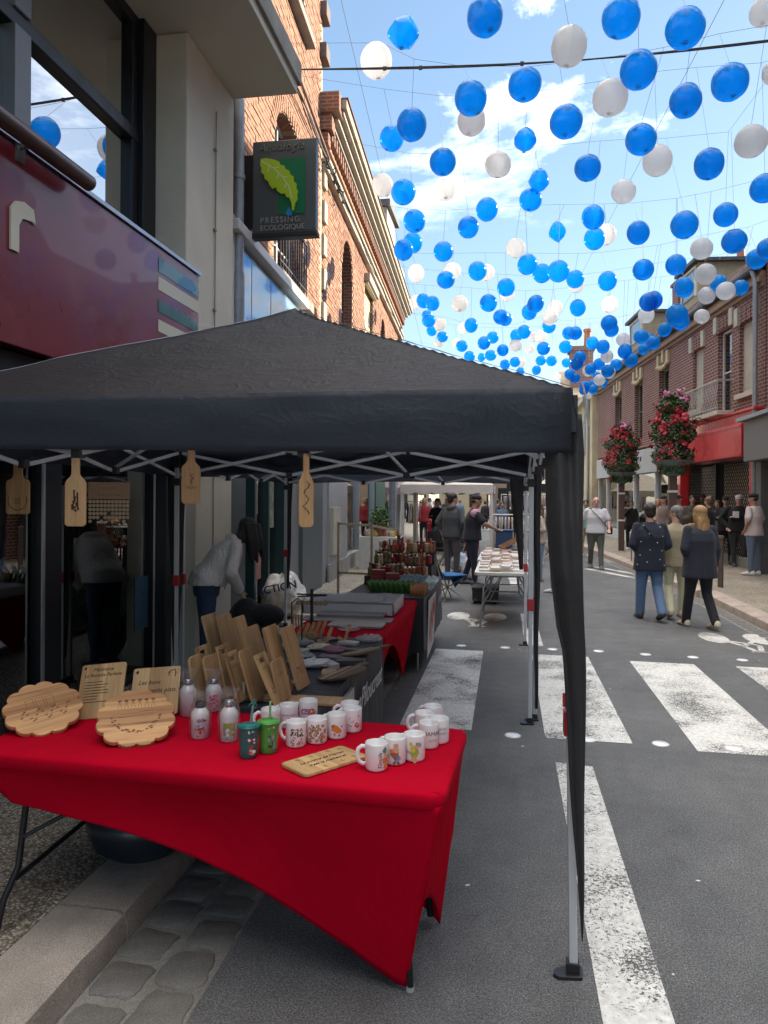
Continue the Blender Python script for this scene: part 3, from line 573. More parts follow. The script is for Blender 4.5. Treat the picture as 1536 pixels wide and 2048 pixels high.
for a in (9.0,11.9): gbox(a,a+.06,.45,2.95,-.12,0,ALU,'mullion')
gbox(12.0,14.2,.12,3.05,-.15,.04,mat('sage_green_pillar',(.10,.20,.15),.5,var=.08),'sage_green_pillar'); gbox(17.4,19.2,.12,3.05,-.15,.04,mat('grey_end_pier',(.33,.35,.36),.6),'grey_pier')
rs=random.Random(12)
for k in range(16):
    s=rs.uniform(7.4,11.5); z=rs.uniform(.6,2.2); gbox(s,s+rs.uniform(.2,.6),z,z+rs.uniform(.1,.6),-rs.uniform(.5,1.5),-.45,mat('shop_goods_%d'%(k%5),[(.5,.42,.3),(.35,.3,.25),(.2,.22,.2),(.6,.58,.5),(.3,.12,.08)][k%5],.7,var=.3,vsc=15),'shelf_goods',0)
# far left houses
w=MB(Matrix.Translation((0,0,0))); w.box(-12,29,0,-4.6,32,11.2); FH=thing('far_left_house','grey roofed pale house showing above the end of the brick cornice','building',(-5,30,0)); w.build('wall',mat('pale_far_render',(.38,.36,.32),.8),FH)
w=MB(); w.box(-12,28.8,11.2,-4.45,32,11.5); w.box(-6.2,29,11.5,-4.75,31.2,13.3); w.build('dormer',mat('pale_far_render',(.38,.36,.32),.8),FH); w=MB(); w.box(-6.4,28.8,13.3,-4.6,31.4,13.55); w.add([(-12,29,11.5),(-4.5,29,11.5),(-6.5,31,13.8),(-12,31,13.8)],[(0,1,2,3)]); w.build('roof',SLATE,FH)
# ================================================================== right brick terrace
FR=Frame((5.6,19.),-4.9,'R')
RB=thing('red_brick_terrace','dark red brick terrace house with cream keystones, blinds, balcony and slate roof, right side','building',(5.5,24,.12))
opr=[(12.1,13.2,3.95,6.03,.0),(8.95,10.05,3.95,6.03),(5.8,6.9,3.95,6.03),(2.7,3.55,4.3,6.0),(.68,1.6,3.97,6.1),(-.78,.2,4.3,6.0)]
w=MB(FR.M); wall(w,-1.25,16.5,3.6,6.75,opr,.22); w.add([(16.5,0,0),(16.5,-7,0),(16.5,-7,7),(16.5,0,7)],[(0,1,2,3)]); w.add([(-1.25,0,0),(-1.25,-7,0),(-1.25,-7,7),(-1.25,0,7)],[(3,2,1,0)]); w.build('wall',[BRKR,BRKR],RB)
w=MB(FR.M); w.box(-1.25,-7,0,16.5,-1.6,6.9); w.box(-1.25,-7,3.3,16.5,-.3,3.6); w.build('core',INT,RB)
for i,(a,b_,c,d,*_) in enumerate(opr[:3]):
    window(FR,RB,a,b_,c,d,-.16,mf=mat('sage_window_frame',(.22,.25,.17),.6),cols=2,rows=2,blind=mat('grey_net_curtain',(.20,.22,.17),.8))
    m_=(a+b_)/2
    for q in (-.62,-.13,.38): 
        w=MB(FR.M); w.box(m_+q,-.02,6.12 if q!=-.13 else 6.2,m_+q+.2,.09,6.62 if q==-.13 else 6.52); w.build('keystone',YSTONE,RB,bevel=.015)
    w=MB(FR.M)
    for k in range(9):
        t=(k-4)/4; w.ell((m_+t*.55,.06,6.12-.10*(1-t*t)+.03*(k%2)),(.085,.07,.075),8,6)
    w.build('carved_garland',YSTONE,RB,smooth=True)
for (a,b_,c,d,*_) in (opr[3],opr[5]):
    w=MB(FR.M)
    z=c
    while z<d: w.box(a,-.13,z,b_,-.10,z+.055); z+=.06
    w.box(a,-.15,c,b_,-.13,d); w.build('roller_blind',SHUT,RB)
window(FR,RB,.68,1.6,3.97,6.1,-.12,cols=1,rows=2,blind=INTD)
w=MB(FR.M); 
for k in range(8): w.box(.95+k*.05,-.3-.02*(k%2),4.3,1.0+k*.05,-.28,6.0-k*.02)
w.build('pink_curtain',mat('pink_curtain',(.42,.26,.25),.8),RB)
for (a,b_,d) in ((2.7,3.55,6.0),(.68,1.6,6.12),(-.78,.2,6.0)):
    for q in (a-.18,b_-.04): w=MB(FR.M); w.prism([(q,0),(q+.22,0),(q+.22,.44),(q,.44)],-.02,.08,Matrix(((1,0,0,0),(0,0,1,0),(0,1,0,d-.02),(0,0,0,1)))); w.build('cream_keystone',mat('grey_cream_stone',(.50,.47,.38),.8,var=.1),RB,bevel=.012)
    w=MB(FR.M)
    for k in range(6): s=a+.08+(b_-a-.2)*k/6; w.box(s,-.02,d+.01,s+(b_-a-.2)/6-.02,.05+.01*(k%2),d+.30)
    w.build('brick_lintel',BRKR,RB)
    w=MB(FR.M); w.box(a-.1,-.02,(4.3 if a!=.68 else 3.9)-.12,b_+.1,.09,4.3 if a!=.68 else 3.92); w.build('window_sill',mat('grey_cream_stone',(.50,.47,.38),.8,var=.1),RB,bevel=.01)
w=MB(FR.M); w.box(-1.25,-.02,6.56,16.5,.07,6.66); w.box(-1.25,-.02,6.66,16.5,.16,6.78); w.box(-1.25,-.3,6.78,16.5,.10,6.9); w.build('frieze',mat('tan_frieze',(.30,.21,.14),.8,var=.15),RB,bevel=.01)
w=MB(FR.M); w.tube([(-1.25,.22,6.98),(16.5,.22,6.98)],.075,10); w.box(-1.25,.05,6.9,16.5,.2,6.95); w.build('gutter',mat('dark_gutter',(.05,.05,.055),.5),RB)
w=MB(FR.M); w.tube([(-1.1,.16,.2),(-1.1,.16,6.7),(-1.1,.24,6.95)],.055,10); w.build('downpipe',ZINC,RB,autos=True)
w=MB(FR.M); w.add([(-1.25,.1,6.98),(16.5,.1,6.98),(16.5,-.25,7.55),(-1.25,-.25,7.55)],[(0,1,2,3)])
for k in range(90): s=-1.2+k*.197; w.add([(s,.105,6.99),(s+.02,.105,6.99),(s+.02,-.24,7.56),(s,-.24,7.56)],[(0,1,2,3)])
w.build('roof_boarding',BROWNW,RB)
w=MB(FR.M); w.add([(-1.25,-.25,7.55),(16.5,-.25,7.55),(16.5,-3.4,9.6),(-1.25,-3.4,9.6)],[(0,1,2,3)]); w.add([(-1.25,-3.4,9.6),(16.5,-3.4,9.6),(16.5,-7,7),(-1.25,-7,7)],[(0,1,2,3)]); w.add([(-1.25,.0,6.9),(-1.25,-.25,7.55),(-1.25,-3.4,9.6),(-1.25,-7,7)],[(0,1,2,3)]); w.add([(16.5,.0,6.9),(16.5,-.25,7.55),(16.5,-3.4,9.6),(16.5,-7,7)],[(3,2,1,0)]); w.build('roof',SLATE,RB)
w=MB(FR.M)
for k in range(7): w.tube([(s,.06-.045*k-.02*math.sin(s*1.7+k),7.02+.085*k+.03*math.sin(s*2.1+k*2)) for s in np.arange(-1.2,16.4,.8)],.012,5)
w.build('roof_cables',mat('pale_cable',(.36,.32,.27),.6),RB)
for (a,b_,z0,z1,name) in ((4.0,5.6,7.4,8.75,'dormer'),(10.0,12.0,7.4,8.75,'dormer')):
    w=MB(FR.M); w.box(a,-3,z0,b_,-.30,z1); dr=w.build(name,mat('tan_dormer_cheek',(.34,.28,.18),.8,var=.1),RB); w=MB(FR.M); w.box(a-.15,-3.1,z1,b_+.15,-.12,z1+.1); w.build('dormer_roof',SLATE,dr); 
    w=MB(FR.M); w.box(a+.2,-.30,z0+.45,b_-.2,-.27,z1-.12); w.build('dormer_window',WGLASS,dr)
    w=MB(FR.M); w.box(a+.12,-.30,z0+.4,a+.2,-.24,z1-.05); w.box(b_-.2,-.30,z0+.4,b_-.12,-.24,z1-.05); w.box(a+.12,-.30,z1-.12,b_-.12,-.24,z1-.04); w.build('dormer_frame',CREAMP,dr)
w=MB(FR.M); w.box(6.1,-1.6,7.3,6.7,-.35,8.75); w.box(6.03,-1.65,8.75,6.77,-.3,8.85); ch=w.build('chimney',BRKR,RB)
w=MB(FR.M); w.lathe([(.12,0),(.10,.4),(.13,.42),(.13,.5),(.01,.5)],12,Matrix.Translation((4.3,-1.6,8.8))); w.build('chimney_pot',TERRA,ch,autos=True)
# balcony
bl=MB(FR.M); bl.box(.5,0,3.86,2.9,.42,3.97); bo=bl.build('balcony',mat('grey_cream_stone',(.50,.47,.38),.8,var=.1),RB,bevel=.01)
rr=MB(FR.M); rr.bar((.5,.40,4.72),(2.9,.40,4.72),.03); rr.bar((.5,.40,4.05),(2.9,.40,4.05),.02); rr.bar((.5,0,4.72),(.5,.4,4.72),.03); rr.bar((2.9,0,4.72),(2.9,.4,4.72),.03); rr.build('handrail',RAIL,bo)
bb=MB(); bb.tube([(0,0,0),(0,.0,.12),(0,.05,.3),(0,.0,.6),(0,0,.76)],.011,5); bbm=bb.mesh('baluster',RAIL)
for k in range(21):
    o=place(bbm,'baluster',bo,FR.M@Matrix.Translation((.52+k*.119,.40,3.97)))
# red shopfront
w=MB(FR.M); w.box(-.85,-.3,2.75,3.6,.36,3.52); rs_=w.build('red_fascia',REDP,RB,bevel=.01)
w=MB(FR.M); w.box(-1.2,-.3,3.52,4.6,.16,3.86); w.box(-1.25,-.02,3.8,4.65,.24,3.86); w.build('red_cornice',REDP,RB,bevel=.008)
for q in ((-.82,3.57,2.78,2.82),(-.82,3.57,3.44,3.48)): w=MB(FR.M); w.box(q[0],.36,q[2],q[1],.375,q[3]); w.build('fascia_trim',REDP,rs_)
w=MB(FR.M); w.box(-1.2,-.25,.12,-.55,.06,3.5); w.build('red_pier',REDP,RB,bevel=.01); w=MB(FR.M); w.box(4.45,-.25,.12,4.65,.06,3.5); w.build('red_pier',REDP,RB,bevel=.01)
w=MB(FR.M); w.box(-.55,-.3,.12,4.45,-.02,.35); w.build('shop_step',CONC,RB); w=MB(FR.M); w.box(-.5,-.62,.3,4.4,-.55,2.7); w.build('pale_shutter_back',mat('pale_shutter_back',(.40,.40,.36),.8,var=.1),RB); w=MB(FR.M); w.box(1.95,-.3,.3,2.05,-.08,2.7); w.build('shop_mullion',IRON,RB)
w=MB(FR.M)
k=-.5-2.4
while k<4.4:
    for sg in (1,-1):
        a=k if sg==1 else k+2.4; pts=[]
        for t in np.linspace(0,1,2): pts.append((a+sg*1.55*t,.35+2.35*t))
        (s0,z0),(s1,z1)=pts
        # clip to opening
        def cl(s0,z0,s1,z1):
            lo,hi=-.5,4.4; t0,t1=0,1
            ds=s1-s0
            for bnd,sgn in ((lo,1),(hi,-1)):
                f0=(s0-bnd)*sgn; f1=(s1-bnd)*sgn
                if f0<0 and f1<0: return None
                if f0<0: t0=max(t0,f0/(f0-f1))
                if f1<0: t1=min(t1,f0/(f0-f1))
            return (s0+ds*t0,z0+(z1-z0)*t0,s0+ds*t1,z0+(z1-z0)*t1) if t1>t0 else None
        c_=cl(s0,z0,s1,z1)
        if c_: w.bar((c_[0],-.16-.01*sg,c_[1]),(c_[2],-.16-.01*sg,c_[3]),.012,.006)
    k+=.115
tag(w.build('lattice_grille',IRON,RB),kind='stuff')
# white fronted shop
w=MB(FR.M); w.box(4.7,-.25,2.67,16.4,.10,3.52); w.build('grey_white_fascia',mat('grey_white_fascia',(.40,.43,.45),.5,var=.1,vsc=1),RB,bevel=.01)
w=MB(FR.M)
for s in (4.7,7.2,10.0,12.6,14.6,16.3): w.box(s,-.15,.12,s+.09,.02,2.67)
w.box(4.7,-.15,.12,16.4,.0,.5); w.build('white_mullion',WHITE,RB,bevel=.006)
for a,b_ in ((4.79,7.2),(7.29,10.0),(10.09,12.6),(12.69,14.6),(14.69,16.3)): w=MB(FR.M); w.box(a,-.09,.5,b_,-.08,2.66); w.build('shop_pane',SGLASS,RB)
w=MB(FR.M); w.box(4.7,-1.5,.12,16.4,-1.4,2.7); w.build('shop_back',mat('pale_sage_wall',(.40,.44,.40),.8),RB)
w=MB(FR.M); w.box(7.9,-1.35,1.6,9.2,-1.0,1.66); w.tube([(8,-1.2,1.6),(8.5,-1.2,1.1),(9.1,-1.2,1.6)],.02,6); 
for s in (8.1,8.5,8.9): w.lathe([(.05,0),(.09,.1),(.03,.35),(.01,.42)],8,Matrix.Translation((s,-1.2,1.66)))
w.build('shelf_display',mat('brown_display',(.22,.16,.10),.7),RB)
# wall floodlight on red cornice
w=MB(FR.M); w.tube([(1.6,.2,3.8),(1.6,.5,3.9),(1.65,.62,3.82)],.015,6); w.box(1.5,.55,3.66,1.8,.7,3.84); w.build('floodlight',IRON,RB,bevel=.01)
# grey neighbour nearest the camera, right
GB=thing('grey_shop_house','grey fronted shop house at the right edge of the street','building',(5.8,8,.12))
w=MB(); w.box(5.72,-8,3.5,13,17.7,7.1); w.box(5.9,-8,.1,13,17.7,3.5); w.build('wall',BRKR,GB)
w=MB(); w.box(5.25,9,2.60,5.74,17.72,3.50); w.build('grey_sign_box',mat('mid_grey_sign',(.15,.155,.155),.5,var=.08),GB,bevel=.01); w=MB(); w.box(5.12,8.9,3.5,5.75,17.85,3.58); w.build('sign_ledge',ZINC,GB)
w=MB(); w.box(5.50,17.35,.12,5.9,17.7,2.6); w.build('grey_pillar',mat('dark_grey_pillar',(.10,.105,.11),.5),GB,bevel=.01)
for y0 in (2,5.5,9,12.5,16): w=MB(); w.box(5.66,y0-1.1,4.4,5.73,y0,6.2); w.build('window',WHITE,GB); w=MB(); w.box(5.64,y0-1.02,4.48,5.665,y0-.08,6.12); w.build('pane',WGLASS,GB)
w=MB(); w.add([(5.5,-8,7.1),(5.5,17.7,7.1),(8.6,17.7,12.6),(8.6,-8,12.6)],[(0,1,2,3)]); w.add([(8.6,-8,12.6),(8.6,17.7,12.6),(13,17.7,7),(13,-8,7)],[(0,1,2,3)]); w.add([(5.72,17.7,7.1),(13,17.7,7.1),(8.6,17.7,12.6)],[(0,1,2)]); w.build('roof',SLATE,GB)  # ridge raised out of view to keep sun off the left shop front
# far cream house, chimney stack and street end
FC=thing('far_cream_house','narrow cream stone house beyond the red brick terrace','building',(4,36,0))
w=MB(); fx=FR.M@Vector((16.6,0,0)); w.box(fx.x-.25,fx.y+.1,0,12,fx.y+9,6.6); w.build('wall',mat('cream_far_stone',(.52,.44,.29),.85,var=.15,vsc=2),FC); w=MB(); w.box(fx.x-.5,fx.y,6.6,12,fx.y+9.2,6.85); w.build('eaves',mat('grey_cream_stone',(.50,.47,.38),.8,var=.1),FC)
w=MB(); w.tube([(fx.x-.32,fx.y+1.2,.1),(fx.x-.32,fx.y+1.2,6.5)],.06,8); w.box(fx.x-.3,fx.y+3,4,fx.x-.24,fx.y+4.2,5.8); w.build('downpipe',ZINC,FC)
CS=thing('brick_chimney_stack','tall brown brick chimney stack with one pot, far behind the terrace','chimney',(4.4,46,0))
w=MB(); w.box(3.75,45.4,6,5.05,46.8,10.6); w.box(3.65,45.3,10.6,5.15,46.9,10.85); w.build('stack',BRKR,CS); w=MB(); w.lathe([(.22,0),(.18,.9),(.24,.95),(.24,1.1),(.01,1.1)],12,Matrix.Translation((4.75,45.9,10.85))); w.build('chimney_pot',TERRA,CS,autos=True)
w=MB(); w.box(3.2,44,0,12,52,7.6); w.add([(3.2,44,7.6),(12,44,7.6),(12,48,9.8),(3.2,48,9.8)],[(0,1,2,3)]); tag(w.build('far_roofed_house',mat('tan_far_house',(.30,.24,.17),.85,var=.2,vsc=1)),'tan walled house with sloping roof at the far right end of the street','building')
for k,(x0,x1,y0,h,c_) in enumerate(((-13,-5.6,46,9,(.40,.36,.28)),(-5.4,-1.6,60,7.5,(.42,.34,.24)),(-1.4,3.0,63,6.6,(.35,.28,.22)),(3.1,9,60,8.2,(.44,.40,.33)))):
    m=mat('street_end_%d'%k,c_,.85,var=.12,vsc=.8); t=thing('street_end_house',['pale house closing the street behind the left stalls','tan house at the street end, left of centre','brown low house at the very end of the street','pale tall house at the street end, right'][k],'building',(x0,y0,0),group='houses at the far end of the street')
    w=MB(); w.box(x0,y0,0,x1,y0+8,h); w.build('wall',m,t); w=MB(); w.add([(x0-.2,y0-.2,h),(x1+.2,y0-.2,h),(x1+.2,y0+4,h+2.4),(x0-.2,y0+4,h+2.4)],[(0,1,2,3)]); w.build('roof',SLATE,t)
    n_=max(2,int((x1-x0)/1.7))
    for i in range(n_):
        for z in (1.0,4.2):
            xx=x0+(x1-x0)*(i+.5)/n_; w=MB(); w.box(xx-.4,y0-.04,z,xx+.4,y0-.02,z+1.6); w.build('window',INTD,t)
# aqua... projecting sign
# ================================================================== text and flat marks
TS=bpy.data.scenes.new('scratch')
def text_mesh(txt,size,shear=0,bold=0,align='CENTER',extr=.0006,space=1.0):
    cu=bpy.data.curves.new('lettering','FONT'); cu.body=txt; cu.size=size; cu.shear=shear; cu.offset=bold; cu.align_x=align; cu.align_y='CENTER'; cu.extrude=extr; cu.resolution_u=3; cu.space_character=space
    o=bpy.data.objects.new('lettering',cu); TS.collection.objects.link(o); TS.view_layers[0].update()
    dg=TS.view_layers[0].depsgraph; me=bpy.data.meshes.new_from_object(o.evaluated_get(dg)); v=[tuple(q.co) for q in me.vertices]; f=[tuple(p.vertices) for p in me.polygons]
    bpy.data.objects.remove(o); bpy.data.meshes.remove(me); return v,f
def lettering(parent,txt,size,M,m,shear=0,bold=0,align='CENTER',bend=None,name='lettering',extr=.0006,space=1.0):
    v,f=text_mesh(txt,size,shear,bold,align,extr,space)
    if bend: v=[bendp(p,bend) for p in v]
    b=MB(); b.add(v,f,M); o=b.build(name,m,parent,local=True); return o
def bendp(p,r,vertical=False):   # wrap the xy plane (x right, y up) on a cylinder of radius r standing on z, facing -Y
    a=p[0]/r; rr=r+p[2]+.0006; return (rr*math.sin(a),-rr*math.cos(a),p[1])
INK=mat('burnt_engraving',(.045,.022,.012),.8,var=0); INKL=mat('light_engraving',(.16,.075,.03),.8,var=0); BLK=mat('black_print',(.012,.012,.014),.5,var=0)
def blob(b,x,y,r,z=0.0005,n=9,irr=.25,rnd=random,bend=None,sq=1):
    ph=rnd.random()*6; pts=[(x+r*(1+irr*math.sin(3*a+ph)*.6+irr*rnd.uniform(-.4,.4))*math.cos(a),y+sq*r*(1+irr*math.sin(2*a+ph))*math.sin(a),z) for a in [2*math.pi*i/n for i in range(n)]]
    c=(x,y,z); pts=[c]+pts
    if bend: pts=[bendp(p,bend) for p in pts]
    b.add(pts,[(0,i,i%n+1) for i in range(1,n+1)])
def stroke(b,pts,w,z=.0005,bend=None):
    for i in range(len(pts)-1):
        p=Vector((*pts[i],0)); q=Vector((*pts[i+1],0)); t=(q-p)
        if t.length<1e-6: continue
        n=t.normalized().cross(Vector((0,0,1)))*w/2; vs=[(*(p-n).xy,z),(*(q-n).xy,z),(*(q+n).xy,z),(*(p+n).xy,z)]
        if bend: vs=[bendp(v,bend) for v in vs]
        b.add(vs,[(0,1,2,3)])
def squig(b,x0,y0,w,h,seed,bend=None,lw=.0012):   # a line of script too small to read
    r=random.Random(seed); pts=[]; n=max(8,int(w/h*3.2))
    for k in range(n*2): 
        if k and k%11==10: stroke(b,pts,lw,.0006,bend); pts=[]; continue
        pts.append((x0+w*k/(n*2)+.3*h*math.sin(k*1.9),y0+h*(.5*math.sin(k*1.57)+.25*r.uniform(-1,1))))
    if len(pts)>1: stroke(b,pts,lw,.0006,bend)
# ================================================================== projecting sign
SG=thing('projecting_sign','dark grey projecting dry-cleaner sign with a lime green leaf, on the brick wall','sign',(-2.54,8.2,4.75))
GREYS=mat('charcoal_sign_face',(.075,.085,.09),.4,var=.05); 
b=MB(); b.box(-2.925,8.2,4.80,-2.165,8.31,5.86); sf=b.build('sign_face',GREYS,SG,bevel=.012)
b=MB(); b.box(-2.94,8.19,4.74,-2.15,8.32,4.80); b.build('sign_rim',BLACKP,SG,bevel=.01); b=MB(); b.box(-3.18,8.23,4.86,-2.925,8.29,5.72); b.build('wall_bracket',BLACKP,SG)
def onsign(u,v): p=at(u,v,Y=8.2); return (p.x,p.z)
MS=Matrix(((1,0,0,0),(0,0,-1,8.197),(0,1,0,0),(0,0,0,1)))   # local x,y,z -> world x, z, towards -Y
b=MB(MS); q=[onsign(*p) for p in ((548,320),(607,319),(607,425),(590,426))]
x0,z1=onsign(553,320); x1,z0=onsign(607,427); b.box(x0,z0,0,x1,z1,.006); b.build('green_square',mat('sign_dark_green',(.0,.13,.055),.4,var=0),SG)
leaf=[(519,322),(530,320),(545,323),(556,327),(558,333),(566,335),(568,341),(576,345),(578,352),(585,357),(585,365),(591,371),(590,379),(594,385),(592,394),(593,402),(588,410),(586,424),(582,424),(581,409),(576,398),(570,397),(568,390),(560,391),(552,385),(550,378),(542,381),(536,372),(534,366),(527,362),(526,353),(520,349),(521,340),(518,334)]
def tri_poly(b,pts,z0,z1):
    b.prism([(p[0],p[1]) for p in pts],z0,z1)
b=MB(MS); tri_poly(b,[onsign(*p) for p in leaf][::-1],.012,.03); b.build('leaf_emblem',mat('lime_leaf',(.36,.52,.015),.45,var=0),SG)
b=MB(MS)
for path in (((521,326),(545,340),(562,356),(575,375),(582,400)),((536,336),(534,348)),((545,340),(556,338)),((555,349),(552,362)),((562,356),(572,358)),((570,368),(568,380))): stroke(b,[onsign(*p) for p in path],.012,.0325)
b.build('leaf_vein',mat('vein_pale',(.6,.68,.4),.5,var=0),SG)
b=MB(MS); b.prism([onsign(*p) for p in ((576,417),(581,424),(583,429),(581,433),(576,435),(571,433),(569,429),(571,424))][::-1],.01,.022); b.build('water_drop',mat('drop_blue',(.02,.20,.42),.3,var=0),SG)
def signtext(t,u,v,size,m,shear=0,sp=1.0,al='LEFT'):
    x,z=onsign(u,v); return lettering(SG,t,size,wmat(SG).inverted()@MS@Matrix.Translation((x,z,.004)),m,shear=shear,align=al,extr=.004,space=sp)
SIL=mat('silver_letters',(.42,.41,.38),.35,metal=.5,var=0); signtext('PRESSING',517,444,.092,SIL,sp=1.25); signtext('ECOLOGIQUE',517,459,.084,SIL,sp=1.0); signtext('Aqualogia',513,299,.125,mat('dim_silver',(.22,.22,.21),.35,metal=.5,var=0),shear=.35,sp=1.1)
# letter on the burgundy fascia and emblem on the blue sign
y0,z1=onx(10,388,-2.855); y1,z0=onx(52,500,-2.855)
Mx=Matrix(((0,0,1,-2.858),(1,0,0,0),(0,1,0,0),(0,0,0,1)))
b=MB(Mx); t=.075; y0=onx(16,400,-2.855)[0]; yb=onx(12,500,-2.855)[1]; yt=onx(12,395,-2.855)[1]
prof=[(y0,yb),(y0+t,yb),(y0+t,yt-.14),(y0+t+.03,yt-.09),(y0+.20,yt-.075),(y0+.23,yt-.085),(y0+.21,yt+.0),(y0+.12,yt+.015),(y0+.04,yt-.01),(y0,yt-.06)]
b.prism(prof,0,.012); b.build('fascia_letter_r',CREAMP,fas)
b=MB(FL.M)
for k,(s,w_) in enumerate(((-.05,.28),(.42,.34))): b.tube([(s+w_*math.sin(a)*.5,.16,3.32+.18*math.cos(a)) for a in np.linspace(.3,5.4,14)],.028,6)
b.build('white_sign_letters',WHITE,bs)
# ================================================================== gazebos
TENT=m_cloth('black_tent_fabric',(.010,.0108,.013),wr=.5,ws=1.3,rough=.6,sheen=.0,spec=.25,stretch=(.8,1.2,2.0),dist=.06,through=(.52,.57,.66),crease=.42)
_t=TENT.node_tree; _g=_t.nodes.new('ShaderNodeNewGeometry'); _b=_t.nodes['Principled BSDF']; _l=_b.inputs['Base Color'].links[0].from_socket; _t.links.new(mixc(_t,_g.outputs['Backfacing'],_l,(.62,.61,.60)),_b.inputs['Base Color'])

def m_under():
    m,t,b=_mat('tent_underside'); v=coord(t); n=noi(t,v,2,3); t.links.new(ramp(t,n,[(.3,(.40,.39,.375)),(.7,(.52,.51,.49))]),b.inputs['Base Color']); b.inputs['Roughness'].default_value=.8
    tl=node(t,'ShaderNodeBsdfTranslucent',{'Color':(.9,.86,.80,1)}); a=node(t,'ShaderNodeMixShader',{0:.7}); t.links.new(b.outputs[0],a.inputs[1]); t.links.new(tl.outputs[0],a.inputs[2]); t.links.new(a.outputs[0],t.nodes['Material Output'].inputs[0]); return m
UNDER=m_under(); FRAME=mat('white_powder_frame',(.55,.57,.60),.4,var=.04,metal=.2); JOINT=mat('black_joint',(.015,.015,.017),.45,var=0); REDC=mat('red_clip',(.45,.02,.03),.4,var=0)
DRAPE=m_cloth('black_drape_fabric',(.016,.016,.018),wr=.45,ws=2.2,rough=.6,sheen=.1,stretch=(1.6,1.6,.8),dist=.04)
def gazebo(X0,X1,Y0,Y1,label,first):
    cx,cy=(X0+X1)/2,(Y0+Y1)/2; hx,hy=(X1-X0)/2+.03,(Y1-Y0)/2+.03
    T=thing('pop_up_gazebo',label,'gazebo',(cx,cy,0),group='black pop-up gazebos over the stalls')
    ze,zp=2.155,2.875
    def P(u,v,off=0):   # u,v in -1..1
        m=max(abs(u),abs(v)); base=zp+(ze-zp)*m
        # ridges stand proud, panels sag between them
        other=min(abs(u),abs(v)); ang=other/m if m>1e-6 else 0
        sag=.055*math.sin(math.pi*min(1,m))*(1-ang**2)
        wr=.012*noise.noise(Vector((u*3.1+cx,v*2.9+cy,1)))+.006*noise.noise(Vector((u*9+cx,v*8,4)))
        k=1/(1+.0*m); edge=-.018*math.exp(-((1-m)/.06)**2)
        return (cx+u*hx,cy+v*hy,base-sag+wr*(m*(1.02-m)*4)+edge*0-off+(.02*(1-m/.12) if m<.12 else 0))
    b=MB(); b.grid(lambda i,j:P(2*i-1,2*j-1),64,64); b.build('canopy',TENT,T,smooth=True)
    for su,sv in ((1,1),(-1,1),(1,-1),(-1,-1)):
        b=MB(); 
        def sm_(i,j,su=su,sv=sv):
            m_=.02+.98*j; q=P(su*m_,sv*m_); w_=.012*(2*i-1); return (q[0]+w_*sv,q[1]-w_*su,q[2]+.004)
        b.grid(sm_,1,40); b.build('ridge_seam',TENT,T,smooth=True)
    # valance
    def val(side):
        def f(i,j):
            s=2*i-1; drop=j
            w=.010*noise.noise(Vector((s*4+cx,j*2.4,side)))+.007*math.sin(s*13+side+2.5*j)*j
            zb=1.915+.05*math.cos(s*math.pi/2)*.6; 
            if side==0: zb=1.915+.035*(1-(s+1)/2)
            z=ze-.0+(zb-ze)*drop; o=.012*math.sin(j*math.pi)+w+.004
            x,y={0:(cx+s*hx,cy-hy-o),1:(cx+hx+o,cy+s*hy),2:(cx-s*hx,cy+hy+o),3:(cx-hx-o,cy-s*hy)}[side]
            return (x,y,z)
        b=MB(); b.grid(f,48,10); o=b.build('valance',TENT,T,smooth=True,solid=.003); return o
    for k in range(4): val(k)
    # legs
    for (sx,sy) in ((-1,-1),(1,-1),(1,1),(-1,1)):
        x,y=cx+sx*(hx-.04),cy+sy*(hy-.04); g0=.118 if x<-1.76 else 0
        fx,fy=x,y; tx=x+(.03 if (sx>0 and sy<0 and first) else 0)
        if sx>0 and sy<0 and first: fx,fy=.253,2.80
        g=MB(); g.bar((fx,fy,g0+.012),(fx+(tx-fx)*.45,fy+(y-fy)*.45,g0+.95),.030); g.bar((fx+(tx-fx)*.42,fy+(y-fy)*.42,g0+.9),(tx,y,2.13),.038); lg=g.build('leg',FRAME,T,bevel=.003)
        g=MB(); g.prism([(fx-.075,fy-.03),(fx-.055,fy-.045),(fx+.03,fy-.035),(fx+.035,fy+.03),(fx-.02,fy+.035),(fx-.07,fy+.0)],g0+.0,g0+.014); g.box(fx-.025,fy-.022,g0+.014,fx+.022,fy+.022,g0+.05); g.build('foot_plate',JOINT,lg,bevel=.002)
        g=MB(); px,py=fx+(tx-fx)*.43,fy+(y-fy)*.43; g.box(px-.026,py-.026,g0+.88,px+.026,py+.026,g0+.97); g.build('red_clip',REDC,lg,bevel=.003)
        g=MB(); g.box(tx-.035,y-.035,1.99,tx+.035,y+.035,2.13); g.build('corner_joint',JOINT,lg,bevel=.004); g=MB(); g.box(tx-.03,y-.03,1.84,tx+.03,y+.03,1.9); g.build('corner_joint',JOINT,lg,bevel=.004)
    # scissor trusses
    ix,iy=hx-.05,hy-.05
    sides=[((cx-ix,cy-iy),(cx+ix,cy-iy)),((cx+ix,cy-iy),(cx+ix,cy+iy)),((cx+ix,cy+iy),(cx-ix,cy+iy)),((cx-ix,cy+iy),(cx-ix,cy-iy))]
